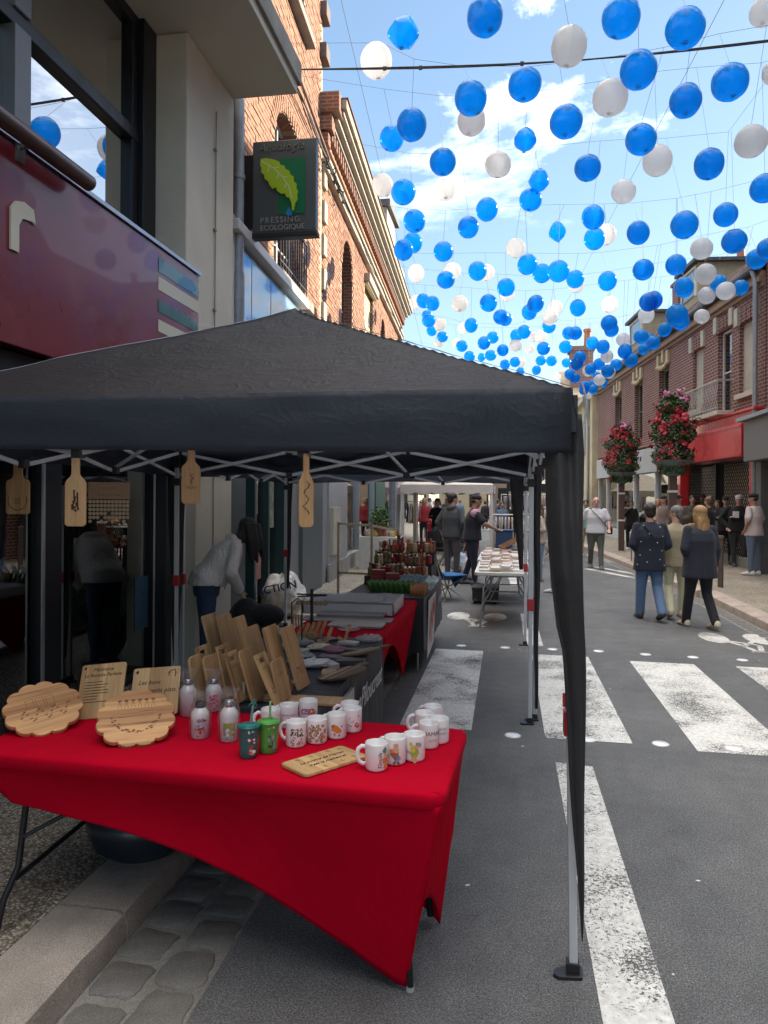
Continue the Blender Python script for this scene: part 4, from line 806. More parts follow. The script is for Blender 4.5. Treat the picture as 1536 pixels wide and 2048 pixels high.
    for si,(a,c) in enumerate(sides):
        a=Vector((*a,0));c=Vector((*c,0)); nrm=(c-a).normalized().cross(Vector((0,0,1)))*.014
        for k in range(3):
            p=a.lerp(c,k/3+.01); q=a.lerp(c,(k+1)/3-.01)
            for sg,(z0,z1) in ((1,(1.93,2.11)),(-1,(2.11,1.93))):
                g=MB(); g.bar(p+nrm*sg+Vector((0,0,z0)),q+nrm*sg+Vector((0,0,z1)),.012,.024); g.build('truss_bar',FRAME,T)
        for k in (1,2):
            p=a.lerp(c,k/3); g=MB(); g.box(p.x-.022,p.y-.022,1.905,p.x+.022,p.y+.022,1.955); g.box(p.x-.022,p.y-.022,2.09,p.x+.022,p.y+.022,2.14); g.build('truss_joint',JOINT,T,bevel=.004)
    # bars from the middle of the sides up to the hub
    hub=Vector((cx,cy,2.45)); g=MB(); g.box(cx-.03,cy-.03,2.42,cx+.03,cy+.03,2.56); g.bar((cx,cy,2.5),(cx,cy,zp-.02),.03); g.build('peak_hub',JOINT,T)
    for k,(a,c) in enumerate(sides):
        m_=Vector(((a[0]+c[0])/2,(a[1]+c[1])/2,0)).lerp(Vector((a[0],a[1],0)),.333)
        for z0,z1 in ((1.95,2.50),(2.1,2.44)): g=MB(); g.bar(m_+Vector((0,0,z0)),Vector((cx,cy,z1)).lerp(m_+Vector((0,0,z0)),.5)+Vector((0,0,(.06 if z0<2 else -.06))),.012,.022); g.bar(Vector((cx,cy,z1)).lerp(m_+Vector((0,0,z0)),.5)+Vector((0,0,(.06 if z0<2 else -.06))),(cx,cy,z1),.012,.022); g.build('roof_bar',FRAME,T)
    return T
T1=gazebo(-2.74,.20,2.80,5.86,'black pop-up gazebo nearest the camera, peaked roof over the front stall',True)
T2=gazebo(-2.74,.24,5.95,8.98,'second black pop-up gazebo behind the nearest one',False)
def drape(name,label,rows,T,loc,n=40,folds=5,parentlabel=None):
    # rows: (z, xleft, xright, y, thickness)
    rings=[]
    for (z,xl,xr,y,th) in rows:
        r=[]
        for i in range(n):
            a=2*math.pi*i/n; c=math.cos(a); x=(xl+xr)/2+(xr-xl)/2*c
            f=1+.30*math.sin(folds*c*1.1+z*2.3)+.18*math.sin(folds*1.7*c+z*4.1+1)
            r.append((x+.004*math.sin(z*7),y+th*(math.sin(a)*f*.45)+.16*th*math.sin(folds*c*.9+z*2.6+1),z))
        rings.append(r)
    b=MB(); b.loft(rings); return b.build(name,DRAPE,T,smooth=True)
rows=[]
for (v,ul,ur) in ((905,1088,1166),(960,1090,1167),(1050,1096,1168),(1150,1104,1169),(1250,1113,1170),(1300,1124,1172),(1380,1130,1173),(1450,1136,1174),(1520,1141,1175),(1600,1147,1175),(1700,1155,1174),(1800,1161,1172),(1865,1165,1170),(1880,1167,1168.5)):
    yy=2.795-.075*min(1,max(0,(v-915)/200)); pl_=at(ul,v,Y=yy); pr_=at(ur,v,Y=yy); rows.append(((pl_.z+pr_.z)/2,pl_.x,pr_.x,yy,.05*(pr_.x-pl_.x)/.14+.006))
rows=[rows[0]]+rows
rows[0]=(2.06,rows[0][1]+.02,rows[0][2]-.01,2.80,.02)
import itertools
def dens(rows,k=5):
    o=[]
    for a,b in zip(rows,rows[1:]):
        for t in range(k): o.append(tuple(a[i]+(b[i]-a[i])*t/k for i in range(5)))
    return o+[rows[-1]]
drape('corner_curtain',None,dens(rows),T1,None)
b=MB(); b.tube([at(1163,765,Y=2.78),at(1172,800,Y=2.78),at(1168,850,Y=2.78)],.004,6); b.tube([at(1166,790,Y=2.78),at(1178,850,Y=2.80)],[.006,.003],5); b.build('velcro_strap',TENT,T1)
b=MB(); p=at(1131,1400,Y=2.74); b.box(p.x-.006,p.y-.006,p.z-.02,p.x+.006,p.y+.006,p.z+.03); b.build('red_tag',REDC,T1,bevel=.003)
for (x,y,w_,zb,T,sg) in ((.20,8.92,.16,.9,T2,-1),(-2.76,5.84,.17,.35,T1,1),(-2.72,8.95,.10,.6,T2,1),(.22,5.9,.055,.1,T1,1)):
    rr=[]
    for z in np.linspace(2.02,zb,14):
        t=(2.02-z)/(2.02-zb); w2=w_*(1-.8*t)+.012; c_=x+sg*.02 if sg>0 else x-w2/2-.0
        rr.append((z,c_-w2/2,c_+w2/2,y+.02,.03*(1-.6*t)))
    drape('rolled_curtain',None,rr,T,None,n=24)
# ================================================================== beach balls over the street
def film2(name,tint,alpha,refl):
    m=bpy.data.materials.new(name); m.use_nodes=True; t=m.node_tree; t.nodes.clear(); o=t.nodes.new('ShaderNodeOutputMaterial')
    oi=t.nodes.new('ShaderNodeObjectInfo'); tn=ramp(t,oi.outputs['Random'],[(0,[x*.86 for x in tint]),(1,[min(1,x*1.06) for x in tint])])
    tr=node(t,'ShaderNodeBsdfTransparent',{'Color':c4(tint)}); df=node(t,'ShaderNodeBsdfDiffuse',{'Color':tn}); tl=node(t,'ShaderNodeBsdfTranslucent',{'Color':tn})
    a=node(t,'ShaderNodeMixShader',{0:.78}); t.links.new(df.outputs[0],a.inputs[1]); t.links.new(tl.outputs[0],a.inputs[2])
    b=node(t,'ShaderNodeMixShader',{0:alpha}); t.links.new(tr.outputs[0],b.inputs[1]); t.links.new(a.outputs[0],b.inputs[2])
    gl=node(t,'ShaderNodeBsdfGlossy',{'Roughness':.12,'Color':(.9,.9,.9,1)}); v=coord(t); bp=node(t,'ShaderNodeBump',{'Height':noi(t,v,9,3,.5,1),'Strength':.25,'Distance':.02}); t.links.new(bp.outputs[0],gl.inputs['Normal']); fr=node(t,'ShaderNodeFresnel',{'IOR':refl})
    c=node(t,'ShaderNodeMixShader'); t.links.new(mth(t,'MULTIPLY',fr.outputs[0],.5),c.inputs[0]); t.links.new(b.outputs[0],c.inputs[1]); t.links.new(gl.outputs[0],c.inputs[2]); t.links.new(c.outputs[0],o.inputs[0]); return m
BLUE=film2('blue_translucent_vinyl',(.02,.50,1.0),.60,1.36); WHT=film2('white_translucent_vinyl',(.88,.90,.92),.85,1.4); SEAMB=mat('blue_valve',(.0,.10,.45),.3,var=0); SEAMW=mat('white_valve',(.5,.5,.48),.4,var=0); THREAD=mat('grey_wire',(.16,.17,.19),.6,var=0)
def ballmesh(m,kind,seed):
    rnd=random.Random(seed); g=MB(); n,mm=(28,18) if kind==0 else (28,18); r=.2
    def sh(a,b_):
        x,y,z=math.cos(a)*math.sin(b_),math.sin(a)*math.sin(b_),-math.cos(b_)
        k=1+.012*math.cos(6*a)*math.sin(b_)   # six welded panels
        if kind==1: k*=1-.13*abs(math.cos(3*a))*math.sin(b_)**2-.10*abs(math.sin(b_*2.2))+.05*noise.noise(Vector((x*2,y*2,z*2+seed)))
        q=.92 if z>0 else 1
        return (x*r*k,y*r*k,z*r*k*(1.04 if kind==0 else .98))
    g.grid(lambda i,j:sh(2*math.pi*i,.001+(math.pi-.002)*j),n,mm); return g.mesh('beach_ball',m,smooth=(kind==0),uv=False) if kind==0 else g.mesh('beach_ball',m,smooth=True)
BALLM={('B',0):ballmesh(BLUE,0,1),('W',0):ballmesh(WHT,0,2),('B',1):ballmesh(BLUE,1,3)}
vg=MB(); 
for z in (-.203,.203): vg.tube([(.028*math.cos(a),.028*math.sin(a),z) for a in np.linspace(0,2*math.pi,13)],.004,5,cap=False); vg.lathe([(.012,z-.006),(.012,z+.006),(.001,z+.007)],8)
VAL={'B':vg.mesh('valve_ring',SEAMB),'W':vg.mesh('valve_ring',SEAMW)}
BL=[]
def crop(x0,y0,s,L):
    for e in L: BL.append((x0+e[1]/s,y0+e[2]/s,e[3]/s,e[0],e[4] if len(e)>4 else 0))
crop(700,0,3.657,[('B',370,240,245,1),('W',172,445,235),('B',965,120,268),('B',865,715,240),('W',872,880,205),('B',435,912,225),('B',290,1012,185),('B',1260,612,242),('B',1265,1017,185,1),('B',663,1182,200),('W',1068,1200,187),('W',225,1355,162),('B',377,1405,178),('W',680,1378,168),('B',1368,1317,165,1),('B',1308,1455,162)])
crop(1100,0,3.523,[('W',115,320,255),('B',480,115,268),('B',932,187,280),('W',1490,65,200),('B',605,482,258),('W',407,680,248),('W',1570,490,180),('B',938,697,225),('B',1250,565,248),('B',97,850,228),('W',1402,980,225),('B',625,972,215),('W',742,1120,200),('B',1106,1142,212),('B',251,1175,188),('W',505,1340,170),('B',1500,1310,195)])
crop(1100,380,3.523,[('B',292,183,158),('B',302,335,148),('W',385,303,140),('B',40,287,140,1),('B',610,291,157),('B',935,233,182),('B',1225,160,165),('W',1057,400,150),('B',1287,347,168),('B',50,565,146),('B',168,620,122),('W',175,660,115),('B',395,632,130),('B',647,551,145),('B',877,515,147),('B',187,822,115),('W',412,797,115),('W',28,825,102),('B',933,672,135),('W',1087,580,145),('B',1175,640,112),('W',1095,730,118),('W',1230,697,128),('B',1335,672,107),('B',1445,470,138),('B',1525,400,150),('W',1061,878,106),('B',885,870,150),('B',915,915,118),('B',685,778,125),('B',722,765,125),('W',670,870,110),('B',408,930,115),('B',425,975,100),('B',125,1000,92),('B',170,1000,97),('B',102,1098,90),('B',292,1070,90),('B',367,1095,92),('W',508,1045,97),('W',395,1163,90),('B',635,1022,105),('B',695,1040,82),('B',720,1065,98),('B',652,1110,80),('B',800,973,95),('B',520,1125,100),('B',563,1187,100),('B',205,1170,90),('B',183,1215,90),('B',110,1210,66),('B',280,1253,80),('W',262,1265,76),('B',340,1218,80),('B',400,1265,92),('W',412,1275,86),('B',460,1222,80),('W',343,1330,78),('B',135,1290,76),('B',170,1315,76),('B',240,1370,70),('B',235,1400,70),('B',300,1355,60),('B',300,1395,66),('B',370,1350,62),('B',325,1300,60),('W',265,1430,62),('B',10,1197,66)])
crop(740,380,3.84,[('B',328,238,170),('B',885,145,166),('B',743,283,167),('B',318,403,146),('B',247,460,150),('B',552,470,150),('W',1107,440,152),('W',343,638,130),('W',622,618,130),('B',572,688,135),('B',815,618,142),('W',883,630,130,0),('B',1198,565,150),('B',1310,633,142),('B',1035,742,137),('W',1045,790,112),('B',400,850,106),('W',345,860,104),('B',470,868,110),('W',680,870,125),('B',900,863,138),('W',1412,888,106),('W',1375,970,118),('B',1262,868,130),('B',1215,930,115),('B',1367,1040,100),('B',997,970,118),('B',1030,985,105),('B',430,960,82),('B',443,1000,105),('B',465,1080,80),('W',530,1030,95),('B',548,1125,84),('W',520,1165,82),('B',768,1035,105),('W',712,1055,92),('W',660,1175,78),('B',698,1195,90),('B',935,1128,95),('B',868,1170,98),('B',1175,1083,106),('B',1117,1110,96),('W',1250,1120,82),('W',1305,1115,90),('W',1113,1185,96),('B',1012,1225,92),('W',1218,1210,76),('B',1325,1210,100),('B',1308,1207,60),('B',757,1275,85),('B',850,1280,68,1),('B',920,1265,86),('B',1030,1335,78),('B',1107,1315,82),('W',1150,1315,76),('B',1305,1303,78),('B',1387,1305,80),('B',1272,1377,72),('B',1150,1385,62),('W',1430,1430,60)])
balls=[]
for (u,v,d,c,k) in BL:
    D=FPX*.40/d; 
    p=at(u,v,D=D)
    off=FR.o; s_=(p-Vector((off.x,off.y,0))).dot(FR.n)
    while s_<.55 and (p-Vector((off.x,off.y,0))).dot(FR.d)>-3: # keep clear of the right-hand wall: hang it a little nearer
        D*=.97; p=at(u,v,D=D); s_=(p-Vector((off.x,off.y,0))).dot(FR.n)
    balls.append([p,D*d/FPX/.40,c,k,u,v,p.y])
balls.sort(key=lambda q:q[6])
edges=[0,8.7,10.3,12.0,13.8,15.6,17.6,20,23,26.5,31,60]; names=['front','second','third','fourth','fifth','sixth','seventh','eighth','ninth','tenth','last']
ords=['first','second','third','fourth','fifth','sixth','seventh','eighth','ninth','tenth','eleventh','twelfth','thirteenth','fourteenth','fifteenth','sixteenth','seventeenth','eighteenth','nineteenth','twentieth']+['far right']*40
WIREZ={}
for r in range(11):
    row=[q for q in balls if edges[r]<=q[6]<edges[r+1]]
    if not row: continue
    row.sort(key=lambda q:q[4]); cnt={'B':0,'W':0}
    top=sorted(q[0].z for q in row)[int(len(row)*.8)]+.75; ym=sum(q[6] for q in row)/len(row)
    WIREZ[r]=(ym,top)
    for q in row:
        p,s,c,k,u,v,_=q; i=cnt[c]; cnt[c]+=1
        o=bpy.data.objects.new('beach_ball',BALLM[(c,k if c=='B' else 0)]); col.objects.link(o)
        M=Matrix.Translation(p)@Matrix.Rotation(random.uniform(0,6.28),4,'Z')@Matrix.Rotation(random.uniform(-.55,.55),4,'X')@Matrix.Diagonal((s*random.uniform(.96,1.04),s*random.uniform(.96,1.04),s*random.uniform(.93,1.05),1)); put(o,None,M=M)
        word='blue' if c=='B' else 'white'; shp='crumpled ' if k and c=='B' else ''
        tag(o,'%s%s beach ball, %s %s from the left in the %s hanging row'%(shp,word,ords[i],word,names[r]),'beach ball','beach balls hung on wires over the street')
        if s and FPX*.4*s/ (p.length) >20: place(VAL[c],'valve_ring',o,Matrix.Identity(4))
        # string up to its wire
        wz=top-.35+.02*(p.x-1)**2; dx=random.uniform(-.12,.12); hp=(p.x+dx,ym+.15*math.sin(p.x*1.3+r),max(wz,p.z+.28))
        b=MB(); th=.0022 if p.y<14 else .003; b.tube([(p.x,p.y,p.z+.2*s),hp],th,4); b.build('string',THREAD,o)
        q.append(hp)
    # the row's wire runs over the string tops
    pts=sorted([q[7] for q in row]); mz=sum(p[2] for p in pts)/len(pts)
    sm_=[]; lastx=-99
    for p in pts:
        if p[0]-lastx>.35: sm_.append(p); lastx=p[0]
    wl=[(-3.3-.05*ym,ym,mz+.5)]+sm_+[(5.7-.08*(ym-19 if ym>19 else 0),ym,mz+.45)]
    b=MB(); fine=[]
    for a,c_ in zip(wl,wl[1:]):
        a=Vector(a);c_=Vector(c_)
        for t in np.linspace(0,1,5)[:-1]: p=a.lerp(c_,t); fine.append(p)
    b.tube(fine+[Vector(wl[-1])],.0028,4); w_=b.build('cross_wire',THREAD)
    tag(w_,'thin wire strung across the street carrying the %s row of beach balls'%names[r],'wire','wires strung across the street')
b=MB(); A_=at(590,140,Y=8.6); B_=at(1536,75,Y=8.6); e_=(B_-A_); 
for k in range(2): b.tube([A_+e_*t+Vector((0,0,-.10*math.sin(math.pi*t)+.018*k*math.sin(5*t))) for t in np.linspace(0,1.5,24)],.008,6)
for t in (.2,.28,.62,.83,.5): p=A_+e_*t+Vector((0,0,-.1*math.sin(math.pi*t)+.006)); b.box(p.x-.02,p.y-.012,p.z-.02,p.x+.02,p.y+.012,p.z+.02)
tag(b.build('street_cable',IRON),'thick doubled black cable with clamps crossing high over the street','cable')
for k,(pa,pb) in enumerate((((676,0,9.0),(770,390,14)),((1440,0,8.6),(1245,380,14.5)))):
    a=at(pa[0],pa[1],Y=pa[2]); c_=at(pb[0],pb[1],Y=pb[2]); b=MB(); b.tube([a+(a-c_)*.3,a,c_,c_+(c_-a)*2.2],.0035,4); tag(b.build('long_wire',THREAD),['long wire running up the street on the left, over the cornice side','long wire running up the street on the right of the sky'][k],'wire')
# ================================================================== tables and covers
REDF=m_cloth('red_stretch_fabric',(.45,.0,.016),wr=.35,ws=2.2,rough=.9,sheen=.0,spec=.08,stretch=(1,1,.6),dist=.05); BLKF=m_cloth('black_table_cloth',(.022,.024,.03),wr=.4,ws=4,rough=.7,stretch=(1,1,.4)); LEGM=mat('black_steel_leg',(.02,.021,.024),.35,metal=.4,var=0); GLEG=mat('grey_steel_leg',(.28,.29,.30),.4,metal=.6,var=.05); WPLA=mat('white_table_plastic',(.60,.60,.57),.5,var=.05,bump=.1)
def rrect(L,W,r,n=6,inset=0):
    pts=[]
    for cx,cy,a0 in ((L-r,r,-90),(L-r,W-r,0),(r,W-r,90),(r,r,180)):
        for k in range(n+1): a=R(a0+90*k/n); pts.append((cx+(r-inset)*math.cos(a),cy+(r-inset)*math.sin(a)))
    return pts
def stretch_cover(T,M,L,W,H,bot,m):
    """bot(side,t)->(x,y,z) lower hem; sides 0 front,1 right,2 back,3 left"""
    b=MB(M); per=rrect(L,W,.06,8); n=len(per)
    ring=lambda ins,z:[(L/2+(p[0]-L/2)*(1-ins/L*2),W/2+(p[1]-W/2)*(1-ins/W*2),z) for p in per]
    b.loft([ring(.02,H-.0),ring(.006,H-.003),ring(0,H-.012),ring(0,H-.04),ring(.006,H-.055)],cap=False)
    b.grid(lambda i,j:(.02+(L-.04)*i,.02+(W-.04)*j,H-.0005),20,10)
    top=b.build('cover_top',m,T,smooth=True,local=False)
    b=MB(M)
    def side(s):
        def tp(t):
            if s==0: return Vector((.015+(L-.03)*t,.012,H-.045))
            if s==1: return Vector((L-.012,.015+(W-.03)*t,H-.045))
            if s==2: return Vector((L-.015-(L-.03)*t,W-.012,H-.045))
            return Vector((.012,W-.015-(W-.03)*t,H-.045))
        c=Vector((L/2,W/2,0))
        def f(i,j):
            a=tp(i); q=Vector(bot(s,i)); p=a.lerp(q,j); inw=(c-p); inw.z=0; inw=inw.normalized()
            p=p+inw*.035*math.sin(math.pi*j)*(1-abs(2*i-1)**3)
            p=p+inw*(.007*noise.noise(Vector((i*9+j*2.0,j*1.5,s*3)))+.004*noise.noise(Vector((i*26-j*6,j*3,s))))*math.sin(math.pi*min(1,j*1.1))
            if j==0: p=a
            return tuple(p)
        b.grid(f,72,24)
    for s in range(4): side(s)
    b.build('cover_skirt',m,T,smooth=True,solid=.003); return top
# ---- front table
a_=Vector((-2.03,2.51,0)); dx=Vector((1.84,-.10,0)).normalized(); dy=Vector((-dx.y,dx.x,0)); MT=Matrix(((dx.x,dy.x,0,a_.x),(dx.y,dy.y,0,a_.y),(0,0,1,0),(0,0,0,1))); MTi=MT.inverted()
TB=thing('covered_table','folding table under a bright red stretch cover, nearest the camera, holding mugs and boards','table',(-1.1,2.85,0))
hem=[]
for (u,v) in ((28,1610),(90,1624),(150,1640),(230,1660),(310,1685),(390,1715),(500,1766),(600,1828),(700,1895),(760,1940),(805,1972),(818,1982)):
    z=.5
    for _ in range(6): yl=.02+.16*(.74-z)/.74; Y=2.46+yl; p=at(u,v,Y=Y); z=max(.02,p.z); Y=(MT@Vector(((MTi@p).x,yl,0))).y; p=at(u,v,Y=Y)
    q=MTi@p; hem.append((q.x,q.y,max(.02,q.z)))
def lerpl(L,t):
    k=t*(len(L)-1); i=min(int(k),len(L)-2); f=k-i; return tuple(L[i][j]+(L[i+1][j]-L[i][j])*f for j in range(3))
# resample the hem evenly by x
xs=np.linspace(hem[0][0],hem[-1][0],40); hx_=[h[0] for h in hem]; hem2=[(x,float(np.interp(x,hx_,[h[1] for h in hem])),float(np.interp(x,hx_,[h[2] for h in hem]))) for x in xs]
fr_=hem2[-1]; fl_=hem2[0]; br_=(1.74,.62,.0); bl_=(.12,.66,.50)
def arc(a,b,t,h): return tuple(a[k]+(b[k]-a[k])*t for k in (0,1))+(a[2]+(b[2]-a[2])*t+h*math.sin(math.pi*t)**.8,)
def botT(s,t):
    if s==0: return lerpl(hem2,t)
    if s==1: return arc(fr_,br_,t,.20)
    if s==2: return arc(br_,bl_,t,.20)
    return arc(bl_,fl_,t,.06)
stretch_cover(TB,MT,1.84,.72,.78,botT,REDF)
g=MB(MT); g.box(.02,.02,.735,1.82,.70,.772); g.build('tabletop',WPLA,TB,bevel=.01)
def tleg(T,M,pts,r=.0125,m=LEGM,name='leg'):
    g=MB(M); g.tube(pts,r,10); return g.build(name,m,T,autos=True)
tleg(TB,MT,[(.22,.07,.735),(.22,.07,.56),(.205,.05,.34),(.19,-.01,.24),(.17,-.02,.13)]); tleg(TB,MT,[(.22,.64,.735),(.22,.64,.56),(.22,.62,.32),(.215,.66,.24),(.21,.665,.13)])
tleg(TB,MT,[(.205,.04,.30),(.22,.62,.36)],.011,name='leg_brace'); tleg(TB,MT,[(.22,.06,.45),(.75,.35,.73)],.008,name='leg_brace')
for y in (.17,.62): tleg(TB,MT,[(1.66,y,.735),(1.68,y,.3),(1.70,y+.0,.03)])
g=MB(MT); g.lathe([(.014,0),(.016,.02),(.013,.03)],10,Matrix.Translation((1.695,.19,0))); g.build('foot_cap',WPLA,TB)
# tub under the table
b=MB(); b.lathe([(.17,0),(.22,.04),(.25,.12),(.26,.2),(.24,.2),(.22,.06)],24,Matrix.Translation((-1.66,3.22,.12))); tag(b.build('storage_tub',mat('dark_blue_tub',(.018,.026,.038),.35,var=.2,coat=.2),smooth=True),'round dark blue flexible tub on the kerb under the red table','tub')
b=MB(); b.box(-1.42,3.55,.0,-1.30,3.8,.11); tag(b.build('black_case',BLACKP,bevel=.01),'small black case standing in the gutter behind the red table','case')
# ---- second row of tables along the tent
M2=Matrix(((0,1,0,-1.62),(-1,0,0,5.15),(0,0,1,0),(0,0,0,1)))   # helper not used for covers
def boxcloth(T,x0,x1,y0,y1,H,zb,m,name='table_cloth'):
    b=MB(); n=60; per=[]
    for k in range(n):
        t=k/n*4; s=int(t); f=t-s
        per.append({0:(x0+(x1-x0)*f,y0),1:(x1,y0+(y1-y0)*f),2:(x1-(x1-x0)*f,y1),3:(x0,y1-(y1-y0)*f)}[s])
    cx,cy=(x0+x1)/2,(y0+y1)/2
    def ring(z,o): return [(p[0]+(1 if p[0]>cx else -1)*(o*(.6+.4*math.sin(k*1.9))),p[1]+(1 if p[1]>cy else -1)*(o*(.6+.4*math.sin(k*2.3+1))),z) for k,p in enumerate(per)]
    b.loft([ring(H-.0,-.004),ring(H-.008,0),ring(H*.6,.006),ring(zb+.1,.012),ring(zb,.014)],cap=False); b.add([(p[0],p[1],H) for p in per],[tuple(range(n))]); return b.build(name,m,T,autos=True)
def flat_legs(T,x0,x1,y0,y1,H,m=GLEG):
    for x in (x0+.08,x1-.08):
        for y in (y0+.2,y1-.2): tleg(T,Matrix(),[(x,y,H-.03),(x,y,.12 if x<-1.76 else .0)],.013,m)
T2b=thing('black_cloth_table','table with a black printed cloth beside the cutting board rack','table',(-1.25,4.3,0)); boxcloth(T2b,-1.68,-.85,3.30,5.12,.76,.06,BLKF); flat_legs(T2b,-1.68,-.85,3.3,5.12,.75)
MW=Matrix(((0,0,1,-.832),(1,0,0,0),(0,1,0,0),(0,0,0,1)))
lettering(T2b,'JanaPiloucreat',.175,wmat(T2b).inverted()@MW@Matrix.Translation((4.45,.56,.003)),WHITE,shear=.35,bold=.002)
b=MB(); b.box(-.842,3.72,.3,-.826,4.02,.70); b.build('white_paper',mat('white_sheet',(.6,.58,.56),.6),T2b)
T3=thing('red_cover_table','folding table under a red stretch cover with white trays, behind the black cloth table','table',(-1.25,6.2,0))
M3=Matrix(((0,-1,0,-.85),(1,0,0,5.22),(0,0,1,0),(0,0,0,1)))   # local x up the street, y to the left
def botR(s,t):
    f=[(.22,.12,.02),(1.78,.12,.02),(1.78,.62,.02),(.22,.62,.02)]
    return arc(f[s],f[(s+1)%4],t,.46 if s in(0,2) else .3)
stretch_cover(T3,M3,1.98,.75,.75,botR,REDF); 
for x in (.22,1.78):
    for y in (.13,.62): tleg(T3,M3,[(x,y,.70),(x,y,.0)],.0125,GLEG)
g=MB(M3); g.box(.02,.02,.70,1.96,.73,.742); g.build('tabletop',WPLA,T3)
T4=thing('gift_table','long black cloth table stacked with red boxes, jars and gift packets','table',(-1.2,8.2,0)); boxcloth(T4,-1.62,-.80,7.26,9.3,.76,.22,BLKF); flat_legs(T4,-1.62,-.8,7.26,9.3,.75)
b=MB(); b.add([(-.775,7.5,.70),(-.775,8.25,.70),(-.79,8.2,.16),(-.79,7.55,.10)],[(0,1,2,3)]); bn=b.build('banner',mat('white_banner',(.62,.60,.58),.6,var=.03),T4,solid=.004)
MWB=Matrix(((0,0,1,-.771),(1,0,0,0),(0,1,0,0),(0,0,0,1)))
b=MB(MWB); rr_=random.Random(4)
pts=[(7.64+.5*t,.25+.36*t+.10*math.sin(t*19)) for t in np.linspace(0,1,40)]; stroke(b,pts,.035,0); pts=[(7.62+.5*t,.42+.2*t+.09*math.cos(t*23)) for t in np.linspace(0,1,40)]; stroke(b,pts,.03,0.0005); b.build('red_script',mat('red_print',(.55,.02,.05),.5,var=0),T4)
b=MB(MWB); squig(b,8.55,.56,.5,.07,3,lw=.012); b.build('white_script',WHITE,T4)
def folding_table(label,x0,x1,y0,y1,group=None):
    T=thing('folding_table',label,'table',((x0+x1)/2,(y0+y1)/2,0)); b=MB(Matrix.Translation((x0,y0,0))); b.prism(rrect(x1-x0,y1-y0,.07,6),.715,.76); b.build('tabletop',WPLA,T,bevel=.008)
    for y,s in ((y0+.35,-1),(y1-.35,1)):
        for x in (x0+.1,x1-.1): 
            c=1 if x<(x0+x1)/2 else -1
            tleg(T,Matrix(),[(x+c*.12,y-s*.02,.71),(x+c*.10,y,.45),(x,y+s*.12,.28),(x-c*.02,y+s*.18,.0)],.014,GLEG)
        tleg(T,Matrix(),[(x0+.16,y,.33),(x1-.16,y,.33)],.011,GLEG,'leg_brace'); tleg(T,Matrix(),[(x0+.2,y,.34),((x0+x1)/2,y-s*.45,.70)],.008,GLEG,'leg_brace')
    return T
folding_table('white folding table covered with pale paperbacks, nearer of the two book tables',-.42,.38,9.95,11.75); folding_table('second white folding table with stacked books, near the man in the black cap',-.46,.42,12.0,13.9)
# ================================================================== books
PAGE=mat('book_page_edges',(.62,.55,.46),.9,var=.1,vsc=30); COVS=[mat('book_cover_%s'%n,c,.5,var=.1) for n,c in (('pale_pink',(.62,.48,.44)),('white',(.66,.64,.62)),('cream',(.62,.56,.46)),('rose',(.60,.40,.40)),('tan',(.36,.24,.12)))]
def bookmesh(m):
    b=MB(); b.box(-.055,-.085,.002,.053,.083,.022); b.cm=1; b.box(-.057,-.088,0,.057,.086,.002); b.box(-.057,-.088,.022,.057,.086,.0245); b.box(-.059,-.088,0,-.055,.086,.0245); return b.mesh('book',[PAGE,m])
BKM=[bookmesh(m) for m in COVS]; rb=random.Random(21); nb=0
for (x0,x1,y0,y1,tb) in ((-.36,.32,10.05,11.6,0),(-.38,.34,12.1,13.7,1)):
    y=y0
    while y<y1:
        x=x0
        while x<x1:
            h=rb.randint(1,3)
            for k in range(h):
                mi=rb.choice([0,0,1,1,2,3]); 
                if tb==1 and rb.random()<.08: mi=4
                o=bpy.data.objects.new('book',BKM[mi]); col.objects.link(o); put(o,None,M=Matrix.Translation((x+.06+rb.uniform(-.01,.01),y+.08+rb.uniform(-.01,.01),.762+k*.026))@Matrix.Rotation(rb.uniform(-.12,.12)+(math.pi/2 if rb.random()<.2 else 0),4,'Z')@Matrix.Diagonal((1.05,1,1,1)))
                cn=['pale pink','white','cream','rose','tan'][mi]; tag(o,'%s paperback, %s in stack %s from left, %s row back, %s book table'%(cn,['bottom','middle','top'][k] if k<h-1 or h==1 else 'top',ords[int(round((x-x0)/.155))],ords[int(round((y-y0)/.215))],'nearer' if tb==0 else 'farther'),'book','paperbacks in rows on the book tables'); nb+=1
            x+=.155
        y+=.215
b=MB(); M_=Matrix.Translation((.12,13.55,.95))@Matrix.Rotation(R(-28),4,'Y')@Matrix.Rotation(R(8),4,'Z'); b.box(-.24,-.22,-.01,.24,.22,.0,M_); [b.box(*q,M_) for q in ((-.24,-.22,0,.24,-.20,.06),(-.24,.20,0,.24,.22,.06),(-.24,-.2,0,-.22,.2,.06),(.22,-.2,0,.24,.2,.06))]; tag(b.build('wooden_tray',mat('brown_board',(.24,.12,.06),.6,var=.2)),'open brown wooden tray tilted up over the books by the capped man','tray')
